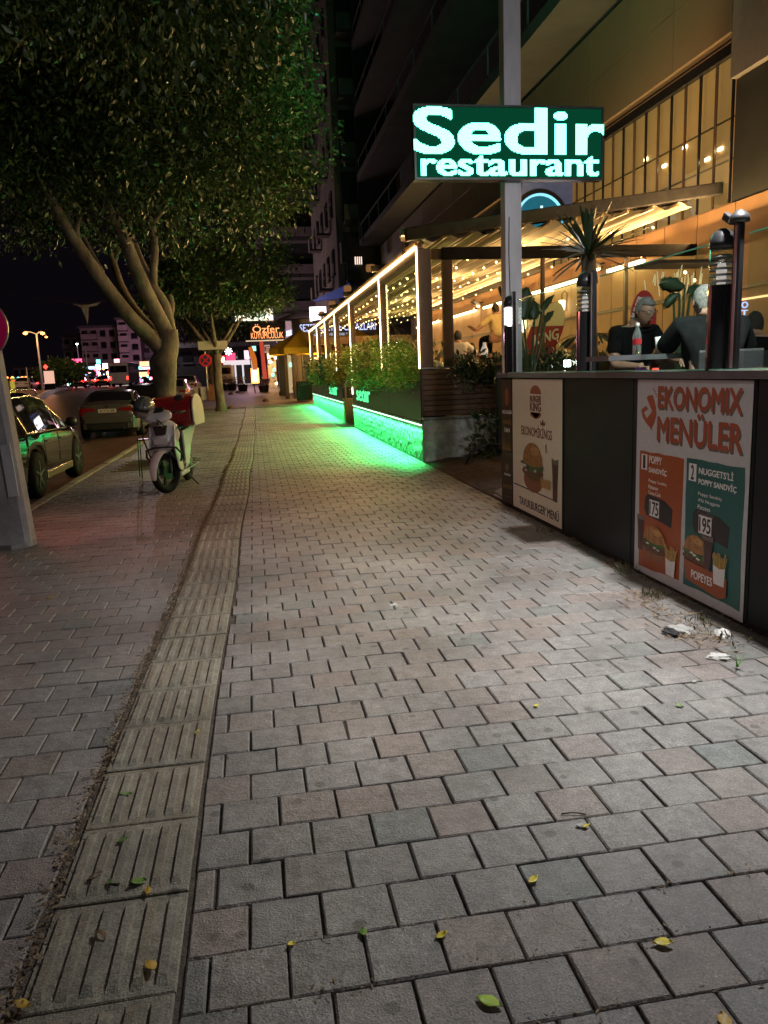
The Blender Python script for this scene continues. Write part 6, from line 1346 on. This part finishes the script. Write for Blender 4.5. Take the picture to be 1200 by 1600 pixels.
m_pk = mat('pink_canvas', (.55, .34, .30), .8, var=.08); m_yc = mat('yellow_canvas', (.62, .38, .02), .75, var=.12, scale=3)
p = aty(463, 500, 47); parasol('pale pink umbrella on the roof terrace right of its twin', (p.x+.3, 47, p.z-.2), 1.6, .75, .55, m_pk, grp='pink terrace umbrellas')
p = aty(446, 502, 48); parasol('greyish pink umbrella at the left corner of the roof terrace', (p.x+.2, 48, p.z-.3), 1.2, .6, .45, m_pk, grp='pink terrace umbrellas')
p = aty(478, 545, 42.5); z_ = p.z; g = ground(42)
ya = parasol('large yellow umbrella glowing beside the end of the pergola', (2.62, 41.6, g), 1.75, z_-g+.95, .95, m_yc, skirt=.32, grp='yellow umbrellas'); parasol('second yellow umbrella seen through the pergola posts', (5.6, 42.2, g), 1.8, z_-g+.95, .95, m_yc, skirt=.32, grp='yellow umbrellas')
for x in (2.45, 2.0): MB().box(x, x+.18, 43.0, 43.2, g, z_+.2).build('support_post', mat('post_brown', (.05, .03, .02), .5), ya, label='dark wooden support post').location = (-2.62, -41.6, -g)
t = thing('dark_cabinet', 'dark street cabinet under the yellow umbrella', 'cabinet', (2.55, 41.0, g)); MB().box(-.35, .45, -.3, .3, .0, .95).build('body', m_black, t, bev=.02); MB().box(-.38, .48, -.33, .33, .952, 1.0).build('top', m_brown, t)
for i, (u, v, y) in enumerate(((414, 613, 42), (359, 617, 38), (360, 604, 50), (371, 605, 52))):
    p = aty(u, v, y); b = MB(); b.lathe([(.17, 0), (.16, .07), (.10, .13), (.01, .15)], (0, 0, 0), 14); o = b.build('dome_bollard', mat('dome_red', (.16, .07, .06), .7, var=.3), None, smooth=True); o.location = (p.x, y, ground(y)-.01); tag(o, ['low dome bollard right of the tactile strip end', 'dark low dome bollard at the foot of the second tree', 'small far dome bollard near the planters', 'furthest dome bollard near the menu board'][i], 'bollard', 'dome bollards')
# tall buildings beyond the restaurant
def tower(lab, x0, y0, x1, y1, z1, m_, fh, zb, name='apartment_tower', front=True, nfr=3, nsd=5, lit=None):
    t = thing(name, lab, 'building', (0, 0, 0)); MB().box(x0, x1, y0, y1, ground(y0)-.2, z1).build('wall', m_, t)
    z = zb
    while z < z1-1:
        if front:
            bb = MB().box(x0+.4, x1-.2, y0-1.25, y0-.01, z, z+.18).build('balcony', m_slab, t); MB().box(x0+.4, x1-.2, y0-1.25, y0-1.17, z+.182, z+1.05).build('parapet', m_, bb)
            MB().box(x0+.42, x1-.25, y0-.035, y0-.01, z+.19, z+fh-.3).build('window', m_void, t)
        for k in range(nsd):
            ya = y0+1.5+k*(y1-y0-2)/nsd; o = MB().box(x0-.10, x0-.012, ya, ya+1.1, z+.9, z+2.4).build('window', m_dkglass, t); MB().box(x0-.16, x0-.011, ya-.1, ya+1.2, z+.78, z+.89).build('sill', m_slab, o)
            if k % 2: MB().box(x0-.9, x0-.01, ya-1.3, ya-.1, z+.1, z+.22).build('balcony', m_slab, t); MB().box(x0-.9, x0-.84, ya-1.3, ya-.1, z+.222, z+1.0).build('parapet', m_, t)
        z += fh
    return t
tw1 = tower('tall dark apartment tower with stacked balconies beyond the restaurant', 5.6, 49.0, 15, 67, 33, mat('olive_render', (.15, .145, .13), .85, var=.25, scale=.7), 3.45, 6.9)
p = aty(560, 407, 47.7); MB().box(p.x-.22, p.x+.22, 47.70, 47.73, p.z-.22, p.z+.22).build('lit_window', glow('win_lit', (1, .72, .6), 1.2), tw1)
for dx in (-.12, 0, .12): MB().box(p.x+dx-.02, p.x+dx+.02, 47.67, 47.695, p.z-.22, p.z+.22).build('window_bar', m_dark, tw1)
tower('dim purple apartment block with deep balconies beyond the tower', 1.2, 78, 12, 100, 23, m_render2, 3.4, 7.5, front=True)
block('row of low shops closing the end of the pavement', 255, 400, 545, 74, m_dark, 2, 6, balc=False, depth=6)
t = thing('air_conditioner', 'pale boxed balcony canopy unit on the tower side', 'unit', aty(537, 395, 47.0)); MB().obox((0, 0, 0), (.35, .8, 1.2)).build('body', m_slab, t, bev=.02)
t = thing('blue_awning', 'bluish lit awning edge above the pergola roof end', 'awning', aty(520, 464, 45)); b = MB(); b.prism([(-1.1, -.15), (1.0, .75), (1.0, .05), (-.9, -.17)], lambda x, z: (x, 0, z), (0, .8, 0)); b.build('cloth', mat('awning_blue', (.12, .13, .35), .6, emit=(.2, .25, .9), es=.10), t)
t = thing('white_lightbox', 'white lit box sign with dark curl above the brown fascia', 'sign', aty(497, 491, 43.9)); MB().box(-.45, .45, 0, .2, -.35, .40).build('panel', g_w2, t); MB().lathe([(.12, -.02), (.12, 0)], (.1, -.01, -.02), 16, 'y').build('mark', m_black, t)
for i, (u, v, y, r_) in enumerate(((633, 371, 14.2, .07), (579, 419, 20, .10), (543, 451, 27, .11), (519, 475, 33, .12), (503, 490, 37, .12))):
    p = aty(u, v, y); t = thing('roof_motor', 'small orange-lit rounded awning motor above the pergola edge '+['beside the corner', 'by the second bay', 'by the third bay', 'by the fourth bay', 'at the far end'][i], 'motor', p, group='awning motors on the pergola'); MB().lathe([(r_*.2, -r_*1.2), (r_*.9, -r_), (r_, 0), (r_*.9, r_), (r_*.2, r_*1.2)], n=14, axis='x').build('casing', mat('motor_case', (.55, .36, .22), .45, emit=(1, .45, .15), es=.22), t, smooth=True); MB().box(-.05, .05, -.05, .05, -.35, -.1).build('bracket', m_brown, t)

# ---------------------------------------------------------------- people
def skin_body(name, pts, edges, rad, m_, parent=None, sub=2, root=0):
    me = bpy.data.meshes.new(name); me.from_pydata([tuple(p) for p in pts], edges, []); me.materials.append(m_); o = link(name, me, parent)
    s = o.modifiers.new('skin', 'SKIN'); s.use_smooth_shade = True; q = o.modifiers.new('sub', 'SUBSURF'); q.levels = q.render_levels = sub
    for i, r_ in enumerate(rad):
        v = me.skin_vertices[0].data[i]; v.radius = r_ if isinstance(r_, tuple) else (r_, r_); v.use_root = (i == root)
    return o
def person(lab, loc, rz_, lean=.0, shirt=m_tee, hair=m_dark_hair, skin=m_skin, arms=((.30, .12, -.28, .28, .30, -.18), (-.30, .10, -.28, -.26, .30, -.18)), nod=0, hands=True, bald=False, glasses=False, beard=False, turn=0, big=1.0, detail=True, seat=.45):
    """seated figure: origin at the seat on the floor line, facing local -y. arms: per side elbow then wrist offsets from the shoulder"""
    t = thing('person', lab, 'person', loc, rz_); sl_ = math.sin(lean); cl_ = math.cos(lean); z0 = seat
    def T(h, f=0): return Vector((0, -h*sl_-f*cl_, z0+.10+h*cl_-f*sl_*.0))
    pel, bel, chs, nek = T(0), T(.20), T(.40), T(.53); hd_ = nek+Vector((0, -.05-.10*sl_, .115))
    P = [pel, bel, chs, nek, nek+Vector((0, -.02, .07)), hd_+Vector((0, 0, 0))]; E_ = [(0, 1), (1, 2), (2, 3), (3, 4)]
    rad = [(.15*big, .13*big), (.145*big, .12*big), (.165*big, .12*big), (.075, .07), (.058, .058), .05]
    P = P[:5]; rad = rad[:5]
    def addp(p, r_, k): P.append(p); rad.append(r_); E_.append((k, len(P)-1)); return len(P)-1
    sP = [pel, bel, chs, T(.50)]; sr = [(.165*big, .145*big), (.165*big, .14*big), (.185*big, .14*big), (.10, .09)]; sE = [(0, 1), (1, 2), (2, 3)]
    for i, (ex, ey, ez, wx, wy_, wz_) in enumerate(arms):
        sx = 1 if i == 0 else -1; sh = chs+Vector((sx*.19*big, 0, .055)); el = sh+Vector((ex-sx*.0, -ey, ez)); wr = el+Vector((wx-ex, -wy_, wz_-ez)) if False else sh+Vector((wx, -(ey+wy_), wz_))
        a = addp(sh, .060*big, 2); b_ = addp(sh.lerp(el, .5), .050*big, a); c_ = addp(el, .042*big, b_); d_ = addp(el.lerp(wr, .5), .038, c_); e_ = addp(wr, .027, d_); f_ = addp(wr+(wr-el).normalized()*.06, (.040, .020), e_)
        s0 = len(sP); sP += [sh, sh.lerp(el, .45), sh.lerp(el, .72)]; sr += [.082*big, .070*big, .068*big]; sE += [(2, s0), (s0, s0+1), (s0+1, s0+2)]
        if hands:
            dr = (wr-el).normalized(); side = dr.cross(Vector((0, 0, 1))).normalized(); palm_ = wr+dr*.07; hn = None
            for k, (off, L_) in enumerate(((-.030, .062), (-.010, .075), (.011, .070), (.030, .055))):
                q0 = palm_+side*off; q1 = q0+dr*L_*.5+Vector((0, 0, -.008)); q2 = q0+dr*L_*.9+Vector((0, 0, -.030))
                skin_body('finger', [q0, q1, q2], [(0, 1), (1, 2)], [.0095, .009, .0075], skin, t, 1)
            q0 = wr+dr*.03+side*(-.03*sx); skin_body('thumb', [q0, q0+dr*.03-side*sx*.022, q0+dr*.055-side*sx*.03+Vector((0, 0, -.012))], [(0, 1), (1, 2)], [.012, .010, .009], skin, t, 1)
    for sx in (-1, 1):
        a = addp(pel+Vector((sx*.10, -.05, -.02)), .095, 0); b_ = addp(pel+Vector((sx*.12, -.42, -.02)), .070, a); c_ = addp(pel+Vector((sx*.12, -.44, -.46)), .045, b_); addp(pel+Vector((sx*.12, -.56, -.50)), .035, c_)
    skin_body('body', P, E_, rad, skin, t)
    skin_body('shirt', sP, sE, sr, shirt, t)
    for sx in (-1, 1): skin_body('trouser_leg', [pel+Vector((sx*.09, .0, -.02)), pel+Vector((sx*.12, -.42, -.01)), pel+Vector((sx*.12, -.44, -.38))], [(0, 1), (1, 2)], [.11, .082, .06], m_tee, t, 1)
    # head
    hm = Matrix.Translation(hd_) @ Matrix.Rotation(turn, 4, 'Z') @ Matrix.Rotation(nod, 4, 'X'); bm = bmesh.new(); bmesh.ops.create_uvsphere(bm, u_segments=24, v_segments=18, radius=1)
    for v in bm.verts:
        c_ = v.co; x, y, z = c_.x*.076, c_.y*.096, c_.z*.118
        if z < 0: k = 1+z*2.2; x *= k; y = y*(1+z*1.2) if y > 0 else y*(1+z*.3)
        if y < -.03:                                   # face relief: brow, nose, mouth, chin, eye sockets
            f = math.exp(-(x/.014)**2); y -= .022*f*math.exp(-((z+.012)/.020)**2)+.010*f*math.exp(-((z-.008)/.02)**2)
            for ex in (-.031, .031): y += .012*math.exp(-((x-ex)/.016)**2-((z-.014)/.013)**2)
            y -= .006*math.exp(-((z-.034)/.010)**2)*math.exp(-(x/.05)**2); y -= .006*math.exp(-(x/.025)**2-((z+.056)/.008)**2); y -= .008*math.exp(-(x/.025)**2-((z+.095)/.014)**2)
        v.co = hm @ Vector((x, y, z))
    me = bpy.data.meshes.new('head'); bm.to_mesh(me); bm.free(); me.polygons.foreach_set('use_smooth', [True]*len(me.polygons)); me.materials.append(skin); link('head', me, t)
    for sx in (-1, 1):
        if detail:
            b = MB(); b.lathe([(.002, -.012), (.016, -.006), (.020, .004), (.012, .010)], n=10, axis='x'); o = b.build('ear', skin, t, smooth=True); o.matrix_local = hm @ Matrix.Translation((sx*.078, .006, 0)) @ Matrix.Diagonal((1, .8, 1.5, 1))
            b = MB(); b.lathe([(.002, -.010), (.009, -.006), (.010, 0), (.002, .008)], n=10, axis='y'); o = b.build('eye', mat('eye_white', (.6, .6, .58), .2, var=.1), t, smooth=True); o.matrix_local = hm @ Matrix.Translation((sx*.030, -.078, .014))
    if detail:
        o = MB().obox((0, -.0905, -.056), (.042, .006, .008)).build('mouth', mat('lips', (.30, .12, .10), .5), t, bev=.002); o.matrix_local = hm
    if not bald:
        bm = bmesh.new(); bmesh.ops.create_uvsphere(bm, u_segments=24, v_segments=16, radius=1)
        bmesh.ops.delete(bm, geom=[v for v in bm.verts if v.co.z < -.75 or (v.co.z < -.1 and v.co.y < .25) or (v.co.y < -.45 and v.co.z < .55)], context='VERTS')
        for v in bm.verts: n_ = 1.09+.05*noise.noise(v.co*5); v.co = hm @ Vector((v.co.x*.079*n_, v.co.y*.099*n_, v.co.z*.120*n_+.004))
        me = bpy.data.meshes.new('hair'); bm.to_mesh(me); bm.free(); me.polygons.foreach_set('use_smooth', [True]*len(me.polygons)); me.materials.append(hair); o = link('hair', me, t); q = o.modifiers.new('s', 'SOLIDIFY'); q.thickness = .006
    if glasses:
        b = MB(); 
        for sx in (-1, 1): b.tube([(sx*.032+.024*math.cos(a), -.100, .014+.018*math.sin(a)) for a in [k*PI/6 for k in range(13)]], .0025, 5); b.tube([(sx*.056, -.098, .018), (sx*.080, .0, .018)], .0025, 5)
        b.tube([(-.010, -.102, .018), (.010, -.102, .018)], .0025, 5); o = b.build('glasses', m_blackp, t, kind='stuff'); o.matrix_local = hm
    return t
# two men at the counter table, seen through the glass
m1 = person('grey-haired man in a black t-shirt and dark glasses leaning over the table', (3.50, 7.0, FL-.04), R(8), lean=.42, hair=m_grey_hair, glasses=True, nod=.25, arms=((-.02, .22, -.22, -.10, .28, -.27), (-.05, .05, -.28, .02, .26, -.30)), big=1.08, seat=.60)
m2 = person('heavy man in a black t-shirt resting his elbow on the table opposite', (3.32, 5.22, FL-.04), R(172), lean=.30, hair=m_grey_hair, arms=((.08, .24, -.22, .00, .28, -.36), (-.14, .10, -.27, -.16, .34, -.30)), big=1.18, skin=m_skin2, seat=.55)
m3 = person('person in a dark jacket sitting with back turned at the right frame edge', (5.1, 7.3, FL-.04), R(165), lean=.1, hair=m_dark_hair, big=1.1)
for (p_, lab) in (((3.50, 7.0), 'dark chair under the leaning grey-haired man'), ((3.32, 5.22), 'dark chair under the heavy man'), ((5.1, 7.3), 'tall-backed black chair at the right frame edge')):
    t = thing('chair', lab, 'chair', (p_[0], p_[1], FL-.04), {3.50: R(8), 3.32: R(172), 5.1: R(165)}[p_[0]], 'dark chairs at the counter table')
    MB().box(-.23, .23, -.24, .22, .41, .45).build('seat', m_blackp, t, bev=.01); MB().box(-.23, .23, .20, .245, .45, .92).build('backrest', m_blackp, t, bev=.015)
    for sx in (-1, 1):
        for sy in (-.21, .19): MB().box(sx*.2-.02, sx*.2+.02, sy-.02, sy+.02, 0, .41).build('leg', m_blackp, t)
tb = thing('table', 'dark table between the two men behind the counter glass', 'table', (3.62, 6.15, FL-.04)); MB().box(-.38, .38, -.55, .55, .72, .755).build('tabletop', m_blackp, tb, bev=.008)
for sx in (-1, 1):
    for sy in (-1, 1): MB().box(sx*.33-.02, sx*.33+.02, sy*.5-.02, sy*.5+.02, 0, .72).build('leg', m_blackp, tb)
tz = FL-.04+.755
def bottle(p, lab):
    t = thing('water_bottle', lab, 'bottle', p); MB().lathe([(.030, 0), (.033, .01), (.033, .06), (.030, .075), (.033, .09), (.033, .14), (.020, .185), (.013, .20), (.013, .215)], n=18).build('body', mat('bottle_plastic', (.8, .85, .88), .08, var=0, trans=.85, alpha=.55), t, smooth=True); MB().lathe([(.0335, .075), (.0335, .12)], n=18).build('label', m_red, t); MB().lathe([(.015, .216), (.015, .235), (.002, .236)], n=14).build('cap', m_white, t)
p = aty(995, 552, 5.6); bottle((p.x, 5.6, max(tz, p.z-.01)), 'clear water bottle with red label standing on the table'); rz0 = p.z
MB().box(p.x-.30, p.x+.40, 5.45, 5.85, rz0-.05, rz0-.012).build('shelf', mat('shelf_dark', (.05, .052, .055), .4, var=.1), tb, label='raised dark serving shelf').location = (-3.62, -6.15, -(FL-.04))
p2_ = aty(1032, 552, 5.7); t = thing('paper_cup', 'white paper cup with round red mark beside the bottle', 'cup', (p2_.x, 5.7, rz0-.01)); MB().lathe([(.034, 0), (.046, .13), (.044, .131)], n=20).build('cup', m_white, t, smooth=True); b = MB(); b.lathe([(.018, -.045), (.018, -.042)], (0, 0, .075), 16, 'y'); b.build('mark', m_red, t)
p = aty(1024, 576, 3.9); t = thing('red_lighter', 'small glowing red capsule lying on the ledge', 'lighter', atx(1024, 577, XC+.12)); MB().tube([(0, .035, .0), (0, -.035, .0)], .010, 8).build('body', glow('red_capsule', (1, .06, .03), 1.5), t, smooth=True)
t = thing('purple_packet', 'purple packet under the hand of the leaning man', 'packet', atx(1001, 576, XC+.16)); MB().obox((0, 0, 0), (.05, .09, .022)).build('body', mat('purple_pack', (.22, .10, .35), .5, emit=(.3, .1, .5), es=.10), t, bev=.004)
# red oval built in place of a reflection in the glass
p = aty(1006, 497, 8.2); t = thing('oval_reflection', 'red oval with pale letters standing in for a glass reflection by the grey-haired man', 'sign', p)
b = MB(); b.prism([(.15*math.cos(k*PI/16), .30*math.sin(k*PI/16)) for k in range(32)], lambda a, z: (a, 0, z), (0, .02, 0)); b.build('disc', mat('oval_red', (.38, .03, .03), .5, emit=(1, .05, .05), es=.06), t)
text('BURGER', (-.09, -.012, .12), (.35, 0, .95), (-.9, 0, .35), .24, .06, i_wh, t, bold=.04, depth=.004); text('KING', (.05, -.012, -.13), (.8, 0, -.6), (.5, 0, .8), .14, .07, i_wh, t, bold=.04, depth=.004)
t = thing('reflected_letters', 'vertical row of blue letters standing in for a reflection near the right frame edge', 'sign', aty(1162, 515, 9.0));  # glowing letters built in place of a reflection
for k, c_ in enumerate('OTELBAR'[:7]): text(c_, (0, 0, .30-.10*k), (1, 0, 0), (0, 0, 1), .085, .075, glow('letter_blue', (.35, .45, 1), 1.6), t, bold=.03, depth=.01)
# diners under the pergola, seen over the planter
def diner(u, v, y, lab, **k):
    q = aty(u, v, y); person(lab, (q.x, y, q.z-1.17), k.pop('rz', 0), detail=False, hands=False, **k)
m_ys = mat('yellow_shirt', (.62, .48, .22), .8, var=.1); m_ws = mat('white_shirt', (.72, .66, .58), .8, var=.06); m_ps = mat('pale_shirt', (.6, .58, .45), .8, var=.06)
diner(715, 528, 16.0, 'diner in a white shirt with back turned behind the brown post', rz=R(160), shirt=m_ws)
diner(736, 546, 18.5, 'diner facing out beside the white shirted man', shirt=m_ps)
diner(640, 545, 16.8, 'bald ruddy diner just inside the corner of the pergola', rz=R(40), bald=True, shirt=m_ws, skin=mat('ruddy_skin', (.55, .25, .18), .5))
diner(672, 556, 15.6, 'dark-haired diner low behind the narrow front pane', rz=R(-30), shirt=m_ps)
diner(776, 495, 17.5, 'standing waiter in a yellow shirt beside the mast', rz=R(200), shirt=m_ys, seat=.60)
diner(862, 540, 15.8, 'bald man in a pale shirt facing out between palm and bollard lamp', shirt=m_ps, hair=m_grey_hair)
diner(886, 540, 16.4, 'man in a printed light shirt turned sideways next to the bald man', rz=R(60), shirt=m_ws)
for i, (x, y) in enumerate(((4.6, 17.2), (3.9, 17.6), (6.0, 17.2), (5.2, 21), (4.4, 26))):
    t = thing('dining_table', 'clothed dining table '+['between the seated diners', 'near the corner pane', 'before the bald man', 'in the middle of the terrace', 'far inside the terrace'][i], 'table', (x, y, FL-.02), 0, 'dining tables of the terrace'); MB().box(-.45, .45, -.45, .45, .72, .76).build('tabletop', m_white, t, bev=.01); MB().tube([(0, 0, 0), (0, 0, .72)], .04, 8).build('leg', m_black, t)
t = thing('white_lantern', 'white bottle-shaped lantern on the planter edge beside the mast', 'lantern', aty(757, 548, 14.2)); MB().lathe([(.06, -.12), (.07, .02), (.03, .10), (.03, .15)], n=14).build('body', mat('lantern_white', (.7, .7, .66), .3, emit=(1, .9, .7), es=.3), t, smooth=True)
